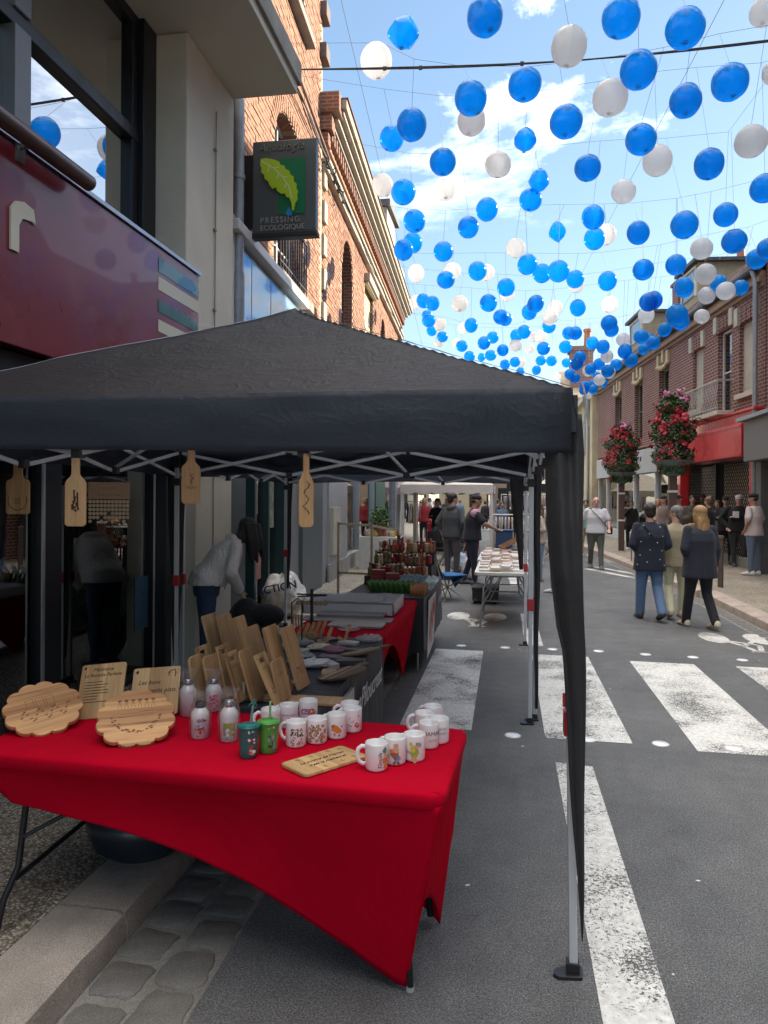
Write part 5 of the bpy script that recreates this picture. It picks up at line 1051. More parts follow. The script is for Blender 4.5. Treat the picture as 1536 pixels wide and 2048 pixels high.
# ================================================================== mugs
CER=mat('white_ceramic',(.78,.77,.77),.12,var=0,coat=.5); rbm=random.Random(2)
gm_=MB(); gm_.lathe([(.030,0),(.0375,.003),(.0400,.010),(.0405,.09),(.0398,.0945),(.0380,.0950),(.0365,.0930),(.0360,.012),(.030,.008),(.001,.008)],40); cup_me=gm_.mesh('cup',CER,smooth=True)
gm_=MB(); gm_.tube([(.038,0,.078),(.052,0,.080),(.064,0,.072),(.069,0,.055),(.068,0,.040),(.061,0,.027),(.050,0,.020),(.038,0,.020)],.0055,10,flat=1.4); han_me=gm_.mesh('handle',CER,smooth=True)
PC={n:mat('print_'+n,c,.4,var=0) for n,c in (('orange',(.62,.20,.04)),('brown',(.25,.11,.05)),('green',(.28,.38,.06)),('blue',(.12,.28,.52)),('pink',(.66,.26,.36)),('black',(.02,.02,.02)),('teal',(.04,.25,.22)),('red',(.50,.02,.03)),('skin',(.60,.36,.24)),('purple',(.28,.10,.32)),('yellow',(.55,.48,.08)),('grey',(.28,.28,.30)),('tan',(.52,.36,.20)),('sky',(.35,.52,.68)))}
def spots(parent,cols,area,bend,n,seed,rad=(.003,.009),name='printed_motif'):
    r=random.Random(seed)
    for ci,cn in enumerate(cols):
        b=MB()
        for k in range(max(1,n//len(cols))): blob(b,r.uniform(area[0],area[1]),r.uniform(area[2],area[3]),r.uniform(*rad),z=.0004+.0003*ci,bend=bend,rnd=r,sq=r.uniform(.7,1.3))
        b.build(name,PC[cn],parent,local=True)
def figure(parent,cs,bend,cx,cy,seed,sc=1):   # a loose generic bundle of colour, no figure
    r=random.Random(seed)
    for ci,(cn,x,y,rad) in enumerate(cs): b=MB(); blob(b,cx+x*sc,cy+y*sc,rad*sc,z=.0004+.0003*ci,bend=bend,rnd=r,n=14,irr=.3); b.build('printed_motif',PC[cn],parent,local=True)
MUGS=[(756,1545,'L','timide','nearest white mug, handle to the left, with the word Timide up its side'),(793,1532,'B','warm','white mug with an orange and blue print, second in the front right row'),(832,1525,'B','yellow','white mug with a yellow green print, third in the front right row'),
 (860,1500,'L','mam','white mug lettered MAMAN in black, near the right table edge'),(881,1490,'B','script','white mug with faint grey script beside the MAMAN mug'),(852,1478,'L','plain','plain backed white mug with handle left, behind the MAMAN mug'),(868,1463,'B','plain','rearmost white mug of the right cluster at the table edge'),
 (595,1499,'B','dots','white mug printed with black and tan splotches, front left of the middle cluster'),(637,1492,'B','leopard','white mug with brown leopard spots beside the splotched mug'),(676,1482,'B','orange','white mug with a single orange brown print, middle cluster'),(707,1469,'B','hearts','white mug with small pink hearts and a red print, middle cluster'),(702,1457,'L','plain','white mug half hidden behind the hearts mug, handle left'),
 (619,1452,'L','rings','tall standing white mug with coloured rings above a line of script'),(580,1462,'B','text','white mug with small dark text over a red heart'),(544,1472,'L','lines','white mug with thin grey lines and handle left, behind the green tumbler')]
for i,(u,v,h,mt,lab) in enumerate(MUGS):
    zz=.78+(.021 if mt=='rings' else 0)
    p=at(u,v-7,Z=.78); p.z=.7805; face=math.atan2(-p.y,-p.x)+math.pi/2   # so that local -Y looks at the camera
    t=thing('mug',lab,'mug',p,face+{'L':0,'B':0}[h]); 
    sc=Matrix.Diagonal((1,1,1.02,1)); place(cup_me,'cup',t,sc); place(han_me,'handle',t,sc@Matrix.Rotation({'L':R(180),'B':R(152)}[h],4,'Z'))
    B=.0405
    TM=Matrix.Identity(4)
    def lt(s,size,x,y,m=BLK,rot=0,shear=.3):
        vv,ff=text_mesh(s,size,shear,0,'CENTER',.0001); c_,s_=math.cos(rot),math.sin(rot); vv=[bendp((x+q[0]*c_-q[1]*s_,y+q[0]*s_+q[1]*c_,q[2]),B) for q in vv]; b=MB(); b.add(vv,ff); b.build('lettering',m,t,local=True)
    if mt=='timide': lt('Timide',.021,.014,.040,rot=R(90)); figure(t,[('teal',.033,.075,.010),('orange',.034,.040,.013),('skin',.034,.06,.007),('orange',.034,.02,.008)],B,0,0,i)
    elif mt=='warm': b=MB(); squig(b,-.03,.035,.012,.010,1,B); b.build('script_print',PC['grey'],t,local=True); figure(t,[('blue',.006,.026,.013),('brown',.0,.044,.016),('orange',-.010,.055,.010),('skin',.004,.060,.011),('tan',.002,.075,.009),('brown',.012,.012,.006),('brown',-.002,.012,.006)],B,0,0,i)
    elif mt=='yellow': b=MB(); squig(b,-.03,.038,.012,.010,2,B); b.build('script_print',PC['grey'],t,local=True); figure(t,[('green',.0,.035,.017),('yellow',-.004,.05,.012),('grey',.014,.066,.011),('skin',.009,.058,.007),('tan',.0,.012,.010),('yellow',-.012,.068,.007)],B,0,0,i)
    elif mt=='mam': lt('MAMAN',.022,.018,.060,shear=0); b=MB(); squig(b,.0,.036,.036,.010,3,B); b.build('script_print',PC['grey'],t,local=True)
    elif mt=='script': b=MB(); squig(b,-.016,.062,.05,.008,4,B); b.build('script_print',PC['grey'],t,local=True); b=MB(); squig(b,-.014,.045,.044,.007,5,B); b.build('script_print',PC['grey'],t,local=True)
    elif mt=='dots': spots(t,['black','tan','brown','black'],(-.020,.026,.012,.078),B,70,i+40,(.0015,.0038))
    elif mt=='leopard':
        r=random.Random(5); b=MB(); c_=MB()
        for k in range(18): x,y=-.03+.06*((k*5)%7)/6+r.uniform(-.003,.003),.018+.056*(k//3)/5; blob(b,x,y,.0075,z=.0003,bend=B,rnd=r,irr=.4); blob(c_,x,y,.0042,z=.0008,bend=B,rnd=r)
        b.build('leopard_spot',PC['brown'],t,local=True); c_.build('leopard_spot',PC['tan'],t,local=True)
    elif mt=='orange': figure(t,[('orange',-.004,.046,.017),('brown',-.016,.055,.006),('orange',.006,.038,.012),('brown',.010,.02,.004),('black',.020,.055,.003),('brown',-.008,.024,.004)],B,0,0,i)
    elif mt=='hearts': spots(t,['pink','red','pink'],(-.015,.010,.03,.07),B,7,i,(.002,.0035)); figure(t,[('red',.020,.034,.010),('skin',.020,.036,.005),('black',.028,.07,.003)],B,0,0,i)
    elif mt=='rings':
        for (x,cn) in ((-.016,'red'),(-.014,'purple'),(.012,'orange'),(.018,'red'),(0,'blue')):
            b=MB(); stroke(b,[(x+(.008+.001*k)*math.cos(k*.5),.056+(.010)*math.sin(k*.5)) for k in range(13)],.0045,.0004,bend=B); b.build('printed_ring',PC[cn],t,local=True)
        b=MB(); squig(b,-.02,.026,.04,.012,6,B); b.build('script_print',PC['pink'],t,local=True)
    elif mt=='text': b=MB(); squig(b,-.03,.060,.06,.006,7,B); b.build('script_print',PC['grey'],t,local=True); figure(t,[('red',0,.046,.005)],B,0,0,i); b=MB(); squig(b,-.02,.03,.04,.007,8,B); b.build('script_print',PC['grey'],t,local=True)
    elif mt=='lines': b=MB(); [stroke(b,[(-.02+k*.012,.07),(-.01+k*.012,.04),(-.015+k*.012,.02)],.0008,.0004,bend=B) for k in range(3)]; b.build('printed_lines',PC['grey'],t,local=True)
# ================================================================== tumblers
def plasti(name,c): 
    m,t,b=_mat(name); b.inputs['Base Color'].default_value=c4(c); b.inputs['Roughness'].default_value=.3; b.inputs['Transmission Weight'].default_value=.25; b.inputs['Subsurface Weight'].default_value=.2; b.inputs['Coat Weight'].default_value=.3; return m
for (u,v,cn,c,lab,pc,lean) in ((500,1522,'teal',(.0,.21,.20),'teal plastic tumbler with a curly straw, left of the green one',['black','red','tan','white'],(.012,.0)),(540,1512,'green',(.10,.48,.09),'bright green plastic tumbler with a pale green straw',['black','teal','grey'],(.0,0))):
    p=at(u,v-7,Z=.78); p.z=.7805; face=math.atan2(-p.y,-p.x)+math.pi/2; t=thing('tumbler',lab,'tumbler',p,face); m=plasti(cn+'_tumbler_plastic',c)
    g=MB(); g.lathe([(.028,0),(.032,.003),(.034,.03),(.0385,.085),(.0395,.088),(.0415,.112),(.0435,.114),(.0435,.118),(.040,.118)],32); g.build('cup',m,t,local=True,smooth=True)
    g=MB(); g.lathe([(.0385,.1185),(.035,.121),(.004,.122)],32); g.build('lid',m,t,local=True,smooth=True)
    PC.setdefault('white',mat('print_white',(.7,.7,.7),.4,var=0)); spots(t,pc,(.0,.028,.02,.075),.0375,26,u,(.002,.006))
    b=MB(); spots(t,['white'],(-.0,.03,.098,.106),.042,5,u+1,(.0015,.003))
    g=MB(); st=[(.006+lean[0]*k/10,0,.10+.0115*k) for k in range(9)]; g.tube(st,[.0042+.0007*(k%2) for k in range(9)],8); g.build('straw',plasti(cn+'_straw',[x*.8+.12 for x in c]),t,local=True,smooth=True)
    if cn=='teal': g=MB(); g.tube([(.016+.014*math.sin(a),0,.19-.010*math.cos(a)) for a in np.linspace(0,5.2,12)],.0022,6); g.build('straw_loop',m,t,local=True,smooth=True); g=MB(); g.tube([(.018,0,.19),(.020,0,.212)],.0055,8); g.build('straw_tip',m,t,local=True)
# ================================================================== wrapped bottles
WRAP=film('clear_cellophane',(.99,.99,.995),.04,.2,'wrap'); FOIL=mat('silver_cap',(.35,.35,.36),.25,metal=.8,var=.2,vsc=60)
for k,(u,v,H_,lab,pc) in enumerate(((379,1440,.185,'plain white bottle in cellophane, leftmost of the rear pair beside the boards',None),(430,1430,.165,'cellophane wrapped white bottle with a red print, behind the others',['red','red','pink']),(403,1484,.165,'cellophane wrapped white bottle with grey and pink print, in front',['grey','pink','sky','grey','red']),(461,1490,.185,'cellophane wrapped white bottle with a green landscape print, by the tumblers',['green','tan','green','sky','blue']),(335,1425,.150,'wrapped white bottle half hidden behind the right scalloped board',['red']))):
    p=at(u,v-8,Z=.78); p.z=.7805; face=math.atan2(-p.y,-p.x)+math.pi/2; t=thing('wrapped_bottle',lab,'bottle',p,face); s=H_/.185
    g=MB(); g.lathe([(.030,0),(.036,.003),(.037,.10*s),(.034,.115*s),(.022,.13*s),(.018,.135*s)],32); g.build('bottle_body',CER,t,local=True,smooth=True)
    g=MB(); g.lathe([(.019,.134*s),(.020,.136*s),(.020,.158*s),(.010,.162*s),(.001,.162*s)],20); g.build('cap',FOIL if k!=2 else BLACKP,t,local=True,smooth=True)
    if pc:
        if k==3: b=MB(); b.grid(lambda i,j:bendp((-.024+.048*i,.015+.062*j,.0004),.037),8,2); b.build('printed_scene',PC['green'],t,local=True); spots(t,['tan','skin','sky','blue','white'],(-.02,.02,.02,.07),.037,22,k,(.003,.008))
        else: spots(t,pc,(-.018,.022,.012,.075),.037,20,k,(.003,.010))
    rw=random.Random(k+3)
    def wr(i,j):
        a=2*math.pi*i; z=[0,.02,.06,.10,.125,.14,.15,.17,.19,.205][0]; zz=j*.205*s
        base=np.interp(j,[0,.1,.5,.62,.70,.76,.84,1],[.040,.042,.043,.041,.033,.024,.024,.040]); 
        w=noise.noise(Vector((math.cos(a)*3,math.sin(a)*3,j*7+k*5)))*(.004+.010*j**3)
        f=.5+.5*math.cos(a*2+k)
        return ((base+w)*math.cos(a),(base*(1 if j<.75 else .45+.5*f)+w)*math.sin(a)*1,zz*(1+ .06*noise.noise(Vector((math.cos(a)*2,math.sin(a)*2,k)))*(j**4)))
    g=MB(); g.grid(wr,48,26); g.build('cellophane',WRAP,t,local=True,smooth=True)
# ================================================================== cutting boards
OLIVE=m_wood('striped_acacia',(.58,.33,.15),(.28,.12,.045),1.0,planks=22,rough=.45,axis='X'); BAMB=m_wood('bamboo_board',(.55,.37,.18),(.44,.27,.115),1.0,planks=30,rough=.5); BEECH=m_wood('beech_board',(.50,.31,.15),(.38,.20,.09),1.0,planks=0,rough=.5); WALN=m_wood('walnut_stripe',(.13,.075,.045),(.06,.035,.022),1.0,planks=14,rough=.5); MAPLE=mat('maple_stripe',(.50,.35,.19),.5)
def orient(p,right,up):   # matrix whose x is right, y is up along the board, z the face normal
    x=Vector(right).normalized(); y=(Vector(up)-x*Vector(up).dot(x)).normalized(); z=x.cross(y)
    return Matrix(((x.x,y.x,z.x,p[0]),(x.y,y.y,z.y,p[1]),(x.z,y.z,z.z,p[2]),(0,0,0,1)))
def scallop(R_,n=12,amp=.075):
    pts=[]
    for k in range(n*10):
        a=2*math.pi*k/(n*10); f=abs(math.sin(n*a/2)); pts.append((R_*(1-amp+amp*1.4*f**.7)*math.cos(a),R_*(1-amp+amp*1.4*f**.7)*math.sin(a)))
    return pts
for k,(u,v,lab,rz) in enumerate(((89,1418,'scalloped round wooden board with an engraved house and banner, at the far left',.30),(275,1436,'scalloped round wooden board with engraved leaf wreath, right of the similar board',.02))):
    c=at(u,v,Z=.865); fwd=Vector((c.x,c.y,0)).normalized(); up=Vector((fwd.x*math.cos(R(30)),fwd.y*math.cos(R(30)),math.sin(R(30)))); rt=Vector((fwd.y,-fwd.x,0)); rt=(rt+up*rz*.8)
    M=orient(c,rt,up)@Matrix.Translation((0,0,0)); t=thing('round_board',lab,'cutting board',M=M)
    g=MB(); g.prism(scallop(.150),-.020,0); g.build('board',OLIVE,t,local=True,bevel=.003)
    g=MB(); g.box(-.05,-.02,-.07,.05,.02,-.021); g.build('stand',BEECH,t,local=True)
    r=random.Random(k); b=MB()
    if k==1:
        for j in range(26):
            a=math.pi*(1.05+.9*j/25); x,y=.088*math.cos(a),.088*math.sin(a)+.012; blob(b,x+r.uniform(-.008,.008),y+r.uniform(-.008,.008),.006,n=7,rnd=r,sq=.6); stroke(b,[(x,y),(x*1.12,y*1.12)],.0014)
        for j in range(6): stroke(b,[(-.07+.026*j,.05),(-.062+.026*j,.085),(-.054+.026*j,.05)],.0016); blob(b,-.062+.026*j,.09,.009,n=8,rnd=r,sq=.7)
        stroke(b,[(-.065,.0),(.07,.012)],.002); stroke(b,[(-.06,.016),(.07,.028)],.0015)
    else:
        for x0 in (-.06,-.02,.02): stroke(b,[(x0,.005),(x0,.055),(x0+.03,.06),(x0+.03,.01)],.0016)
        for j in range(24): x,y=-.09+.19*j/23,-.035+.03*math.sin(j*.9); blob(b,x,y,.006,n=7,rnd=r,sq=.6); stroke(b,[(x,y),(x+.008,y+.012)],.0014)
        for j in range(12): stroke(b,[(-.02+.006*j,-.012),(-.02+.006*j,.004)],.003)
        stroke(b,[(-.09,-.052),(.08,-.045)],.0018)
    b.build('engraving',INKL,t,local=True)
def rboard(name,lab,p,right,up,w,l,m,hole=None,handle=False,th=.012,r=.012,cat='cutting board',group=None):
    t=thing(name,lab,cat,M=orient(p,right,up),group=group)
    g=MB()
    if handle:
        hw=w*.20; pts=[(-w/2+r,0),(w/2-r,0),(w/2,r),(w/2,l*.62),(w/2-.008,l*.68),(hw+.004,l*.74),(hw,l*.78),(hw,l*.97),(hw*.6,l),(-hw*.6,l),(-hw,l*.97),(-hw,l*.78),(-hw-.004,l*.74),(-w/2+.008,l*.68),(-w/2,l*.62),(-w/2,r)]
        g.prism(pts,-th,0)
    elif hole:
        a,b_=hole; y0,y1=l-.045,l-.022; 
        g.box(-w/2,0,-th,w/2,y0,0); g.box(-w/2,y1,-th,w/2,l,0); g.box(-w/2,y0,-th,-a,y1,0); g.box(a,y0,-th,w/2,y1,0)
    else: g.prism([(p_[0]-w/2,p_[1]) for p_ in rrect(w,l,r,4)],-th,0)
    g.build('board',m,t,local=True,bevel=.0025); return t
# upright pair at the left
fwd=Vector((-.35,.93,0)).normalized()
t=rboard('rectangular_board','bamboo board with a printed recipe text, leaning behind the left scalloped board',at(197,1440,Z=.785),Vector((CA,SA,.10)),Vector((-.52*CA-.50*SA,-.52*SA+.50*CA,.70)),.20,.25,BAMB)
lettering(t,'Maîtresse',.024,Matrix.Translation((.0,.222,.0005)),INK,shear=.2); lettering(t,'La Recette Parfaite',.022,Matrix.Translation((.0,.196,.0005)),INK,shear=.2)
b=MB(); r=random.Random(3)
for j in range(8): y=.165-j*.013; stroke(b,[(-.075,y),(-.075+.06+r.uniform(0,.08),y)],.0035)
b.build('small_print',INK,t,local=True); b=MB(); blob(b,-.083,.232,.006,n=12); b.build('hang_hole',BLK,t,local=True)
t=rboard('rectangular_board','bamboo board printed Les bons petits plats, behind the right scalloped board',at(308,1434,Z=.785),Vector((CA,SA,.08)),Vector((-.27*CA-.50*SA,-.27*SA+.50*CA,.80)),.215,.22,BAMB)
lettering(t,'Les bons',.028,Matrix.Translation((-.03,.15,.0005)),INK,shear=.35); lettering(t,'petits plats',.028,Matrix.Translation((.03,.112,.0005)),INK,shear=.35)
b=MB(); blob(b,-.088,.20,.007,n=12); [stroke(b,q,.004) for q in (((.05,.19),(.08,.205),(.09,.185)),((.055,.175),(.06,.195)),((.085,.17),(.085,.19)))]; b.build('hang_hole',BLK,t,local=True)
# flat board on the red table
pA,pB,pC,pD=[at(u,v,Z=.795) for u,v in ((565,1527),(612,1551),(736,1512),(690,1489))]; cc_=(pA+pB+pC+pD)/4; xr=((pC-pB)+(pD-pA)).normalized(); 
t=thing('rectangular_board','small bamboo board lying flat with La cuisine de Maman text','cutting board',M=orient(cc_,xr,Vector((-xr.y,xr.x,0))))
g=MB(); Lx=((pC-pB).length+(pD-pA).length)/2; Ly=.155; g.prism([(p_[0]-Lx/2,p_[1]-Ly/2) for p_ in rrect(Lx,Ly,.02,5)],-.013,0); g.build('board',BAMB,t,local=True,bevel=.003)
lettering(t,'La cuisine de Maman',.024,Matrix.Translation((0,.016,.0005)),INK,shear=.4); lettering(t,"c'est la meilleure!",.024,Matrix.Translation((0,-.018,.0005)),INK,shear=.4)
b=MB(); r=random.Random(8)
for (x,y) in ((-.09,.055),(-.03,.056),(.05,.058),(-.05,-.055),(.03,-.052),(.09,-.045),(.1,.05)): stroke(b,[(x,y),(x+.012,y+.006),(x+.006,y-.008),(x+.02,y-.004)],.0028)
b.build('small_sketches',INK,t,local=True)
# hanging boards from the front truss
def hang(u,vt,w,l,lab,D,rz,art,seed):
    p=at(u,vt,D=D); t=thing('hanging_board',lab,'cutting board',M=Matrix.Translation(p)@Matrix.Rotation(YAW+rz,4,'Z')@Matrix.Rotation(R(90),4,'X')@Matrix.Translation((0,-l,0)))
    hw=w*.19; pts=[(-w/2+.01,0),(w/2-.01,0),(w/2,.01),(w/2,l*.60),(w/2-.006,l*.65),(hw+.006,l*.70),(hw,l*.74),(hw,l*.985),(hw*.6,l),(-hw*.6,l),(-hw,l*.985),(-hw,l*.74),(-hw-.006,l*.70),(-w/2+.006,l*.65),(-w/2,l*.60),(-w/2,.01)]
    g=MB(); g.prism(pts,-.012,0); g.build('board',BEECH,t,local=True,bevel=.002)
    g=MB(); g.tube([(0,l*.97,.003),(.002,l*1.02,0),(0,l*1.09,-.004)],.0014,5); g.build('string',BLK,t,local=True)
    b=MB(); r=random.Random(seed)
    if art=='wreath':
        for j in range(30): a=math.pi*(.9+1.2*j/29); blob(b,.40*w*math.cos(a),l*.27+.40*w*math.sin(a),.0035,n=6,rnd=r); 
        for j in range(5): stroke(b,[(-.02,l*.20+j*.008),(.02,l*.20+j*.008)],.002)
    elif art=='gown':
        blob(b,-.004,l*.50,.005,n=8,rnd=r); stroke(b,[(-.004,l*.50),(-.004,l*.40)],.007)
        for j in range(26): blob(b,r.uniform(-1,1)*.020*(1-j/30)-.0,l*(.22+.20*j/26),.0045,n=7,rnd=r,irr=.5)
        blob(b,.010,l*.47,.004,n=8,rnd=r); stroke(b,[(.010,l*.47),(.012,l*.25)],.008)
    elif art=='script': 
        for j in range(12): blob(b,r.uniform(-.008,.008),l*(.34+.02*j*.8),.003,n=6,rnd=r,irr=.6)
    else:
        for j in range(26): a=j*.55; blob(b,.010*math.cos(a)+r.uniform(-.003,.003),l*(.18+.45*j/26),.0032,n=6,rnd=r,irr=.6)
    b.build('engraving',INK,t,local=True)
    return t
hang(35,930,.142,.295,'paddle board with engraved wreath hanging at the far left of the tent',4.25,-.1,'wreath',1)
hang(150,915,.088,.292,'paddle board engraved with a dancing couple, hanging from the near truss',3.05,-.05,'gown',2)
t=hang(383,894,.088,.25,'paddle board with slanted lettering hanging half turned near the dark post',3.2,.75,'script',3); b=MB(); squig(b,-.025,.07,.05,.012,9,None); b.build('script_print',INK,t,local=True)
hang(613,908,.060,.285,'narrow paddle board with engraved vine hanging at the middle of the tent',2.86,.45,'vine',4)
# birthday plaque with rows of small discs
p=at(218,968,D=4.4); tp=thing('birthday_plaque','wooden name plaque with rows of small hanging discs beneath it','plaque',M=Matrix.Translation(p)@Matrix.Rotation(YAW+.1,4,'Z')@Matrix.Rotation(R(90),4,'X'))
g=MB(); g.box(-.12,-.10,-.006,.12,0,0); g.build('plaque',mat('dull_wood',(.30,.20,.12),.7,var=.1),tp,local=True,bevel=.002); b=MB(); squig(b,-.07,-.075,.14,.014,2); squig(b,-.04,-.035,.08,.012,3); b.build('script_print',INKL,tp,local=True)
g=MB(); g.tube([(-.11,0,0),(.0,.10,0)],.0012,4); g.build('string',BLK,tp,local=True)
dm_=MB(); dm_.lathe([(.0105,-.0015),(.0105,.0015)],14); dme_=dm_.mesh('name_disc',mat('pale_disc',(.42,.32,.20),.7,var=.15))
for i in range(11):
    for j in range(5 if i%3 else 6):
        if (i*7+j*3)%11==0 and j>2: continue
        place(dme_,'name_disc',tp,Matrix.Translation((-.108+.0216*i,-.115-.0235*j,0)))
# ================================================================== rack of boards behind the front table
rk=thing('board_rack','wooden dowel rack holding upright cutting boards','rack',(-1.1,3.6,.76))
g=MB(); g.box(-1.62,3.42,.762,-.98,3.50,.78); g.box(-1.62,3.72,.762,-1.02,3.80,.78); g.build('rack_base',BEECH,rk,bevel=.003)
for (u,v) in ((490,1402),(512,1402),(577,1385),(440,1392),(545,1398)):
    p=at(u,v,Z=.78); g=MB(); g.tube([p,p+Vector((0,0,.085))],.0075,10); g.build('dowel',mat('pale_dowel',(.60,.48,.36),.5),rk)
RKB=[('b',418,1238,450,1345,0),('b',448,1238,478,1345,0),('b',476,1243,510,1355,0),('b',503,1262,540,1378,0),('b',540,1262,578,1388,0),('b',575,1262,612,1376,0),('h',405,1300,425,1392,1),('h',446,1298,470,1392,1),('p',395,1318,410,1405,0),('p',422,1318,442,1405,0),('h',462,1312,492,1402,1),('p',492,1306,522,1402,0),('h',520,1316,565,1408,1),('p',556,1325,576,1400,0)]
desc=['tall plain board, first of the back row in the board rack','tall board with dark handprint, second of the back row','tall plain board, third of the back row in the rack','tall engraved board, fourth of the back row','tall light board with long engraving, fifth of the back row','tall board at the right end of the back row','short board with cut handle slot, left end of the middle row','board with handle slot, second of the middle row','small plain board low at the left of the rack','small plain board beside the low left one','board with slot and small engraving in the front row','rounded plain board in the middle row, centre','front board with slot and round engraving, nearest in the rack','rounded board with short lettering at the right of the rack']
for k,(ty,ut,vt,ub,vb,h) in enumerate(RKB):
    p=at(ub,vb,Z=.785); D=-p.x*SA+p.y*CA; Lh=(vb-vt)/FPX*D; Lx=(ub-ut)/FPX*D
    up=Vector((-Lx*CA,-Lx*SA+.02,Lh)).normalized(); l=math.hypot(Lh,Lx)*1.06; w={'b':.155,'h':.115,'p':.14}[ty]; rt=Vector((.10,.99,.0))
    t=rboard('upright_board',desc[k],p,rt,up,w,l,[BAMB,BEECH][k%2],hole=(w*.24,0) if h else None,r=.025 if ty=='p' else .014,group='cutting boards standing in the rack')
    b=MB(); r=random.Random(k)
    if k in (1,3,4,10,12,5):
        for j in range(22): blob(b,r.uniform(-.028,.028),l*(.28 if k!=4 else r.uniform(.2,.7))+r.uniform(-.02,.02),.0035,n=6,rnd=r,irr=.6)
        b.build('engraving',INKL,t,local=True)
    if k in (10,12,13): b=MB(); squig(b,-.035,l-.07,.07,.012,4,None); b.build('script_print',INKL,t,local=True)
# ================================================================== small goods on the black cloth and red tables
def paddle(u,v,rad,lab,ang):
    c=at(u,v,Z=.80); up=Vector((math.cos(ang),math.sin(ang),.10)); t=thing('round_paddle_board',lab,'cutting board',M=orient(c,Vector((math.sin(ang),-math.cos(ang),.18)),up)); g=MB(); g.lathe([(rad-.004,-.014),(rad,-.010),(rad,-.003),(rad-.003,0),(.001,0)],40); g.build('board',WALN,t,local=True,autos=True)
    for x,w_ in ((-.045,.022),(.02,.008)): g=MB(); h=math.sqrt(rad**2-x*x)-.004; g.box(x-w_/2,-h,-.001,x+w_/2,h,.0012); g.build('light_stripe',MAPLE,t,local=True)
    g=MB(); g.box(-.035,rad-.02,-.012,.035,rad+.08,-.001); g.build('handle',WALN,t,local=True,bevel=.01)
paddle(686,1345,.135,'round walnut board with a light stripe, nearer of the two on the black cloth',R(62)); paddle(722,1302,.125,'round walnut board with pale stripe behind the nearer round one',R(40))
b=MB(); p=at(640,1398,Z=.785); b.prism([(q[0]+p.x-.13,q[1]+p.y-.05) for q in rrect(.24,.13,.02,4)],.764,.778); t=b.build('flat_board',BEECH,bevel=.003); tag(t,'plain wooden board lying flat at the near corner of the black cloth table','cutting board')
def crumple(u,v,z,s,m,lab,cat,seed,name='wrapped_packet',flat=.35,grp=None):
    p=at(u,v,Z=z); b=MB(); 
    def f(i,j):
        a=2*math.pi*i; e=math.pi*(.02+.96*j); n_=1+.30*noise.noise(Vector((math.cos(a)*2+seed,math.sin(a)*2,e*2))); return (s*n_*math.cos(a)*math.sin(e)*1.3,s*n_*math.sin(a)*math.sin(e),s*flat*(1-math.cos(e))*.5*n_*1.8)
    b.grid(f,18,10,Matrix.Translation((p.x,p.y,z))); o=b.build(name,m); tag(o,lab,cat,grp); return o
FOILW=film('clear_packaging',(.82,.82,.84),.45,.1,'wrap')
for k,(u,v,s,m,lab) in enumerate(((600,1290,.07,FOILW,'clear crinkled packet beside the wooden stands'),(640,1300,.06,mat('pale_cream_pack',(.6,.55,.42),.5),'cream packet among the wrapped goods on black cloth'),(672,1305,.065,film('pink_packaging',(.75,.45,.55),.6,.12,'wrap'),'pinkish wrapped packet in the middle of the black cloth'),(630,1335,.075,mat('white_pack',(.66,.63,.62),.5),'white packet with small orange print near the walnut boards'),(740,1283,.07,FOILW,'silvery packet at the back right corner of the black cloth'),(610,1320,.055,mat('grey_pack',(.30,.32,.34),.5),'grey soft packet in front of the wooden stands'),(575,1300,.06,FOILW,'clear packet at the left of the black cloth'),(700,1262,.06,FOILW,'crinkled silver packet beside the grey boards'))): crumple(u,v,.763,s,m,lab,'packet',k)
for k,(u,v) in enumerate(((592,1270),(604,1268),(616,1266),(628,1264),(640,1262),(652,1278),(690,1272))):
    p=at(u,v+14,Z=.763); t=thing('phone_stand','small crossed wooden stand','stand',p,.4+.1*k,group='crossed wooden stands in a row'); t['label']='small crossed wooden stand, %s in the row on the black cloth'%ords[k] if k<5 else ['crossed wooden stand in front of the row of stands','crossed wooden stand leaning near the round boards'][k-5]
    for a in (35,-50): g=MB(); g.box(-.012,-.004,0,.012,.004,.13 if a>0 else .07,Matrix.Translation((0,0,.0))@Matrix.Rotation(R(a-(10 if a>0 else 0)),4,'Y')); g.build('slat',BEECH,t,local=True)
p=at(625,1275,Z=.763); ks=thing('keyring_stand','black metal stand with dangling wooden keyrings','display stand',p)
g=MB(); g.tube([p,p+Vector((0,0,.34))],.012,8); g.tube([p+Vector((-.11,0,.30)),p+Vector((.11,0,.30))],.006,6); g.tube([p+Vector((-.09,-.05,.29)),p+Vector((.09,.05,.29))],.006,6); g.build('stand_pole',BLACKP,ks)
for k in range(7): q=p+Vector((-.10+.033*k,.0,.26)); g=MB(); g.lathe([(.018,-.002),(.018,.002)],12,Matrix.Translation(q-Vector((0,0,.02)))@Matrix.Rotation(R(90),4,'X')); g.build('keyring',mat('dull_wood',(.30,.20,.12),.7),ks)
p=at(585,1290,Z=.763); t=thing('wire_display','small black wire display with hanging tags','display stand',p); g=MB(); g.tube([p,p+Vector((0,0,.28)),p+Vector((.04,0,.31)),p+Vector((.07,0,.29)),p+Vector((.07,0,0))],.005,6); g.build('wire',BLACKP,t)
for k in range(4): g=MB(); q=p+Vector((.005+.018*k,0,.12)); g.box(q.x,q.y-.002,q.z,q.x+.012,q.y+.002,q.z+.08); g.build('wood_tag',mat('copper_tag',(.34,.18,.10),.6),t)
rz_=random.Random(17); MS_=[FOILW,mat('tan_pack',(.40,.28,.16),.6,var=.3,vsc=20),mat('dark_pack',(.06,.05,.05),.4,var=.3),mat('pale_pack',(.55,.52,.48),.5,var=.2)]
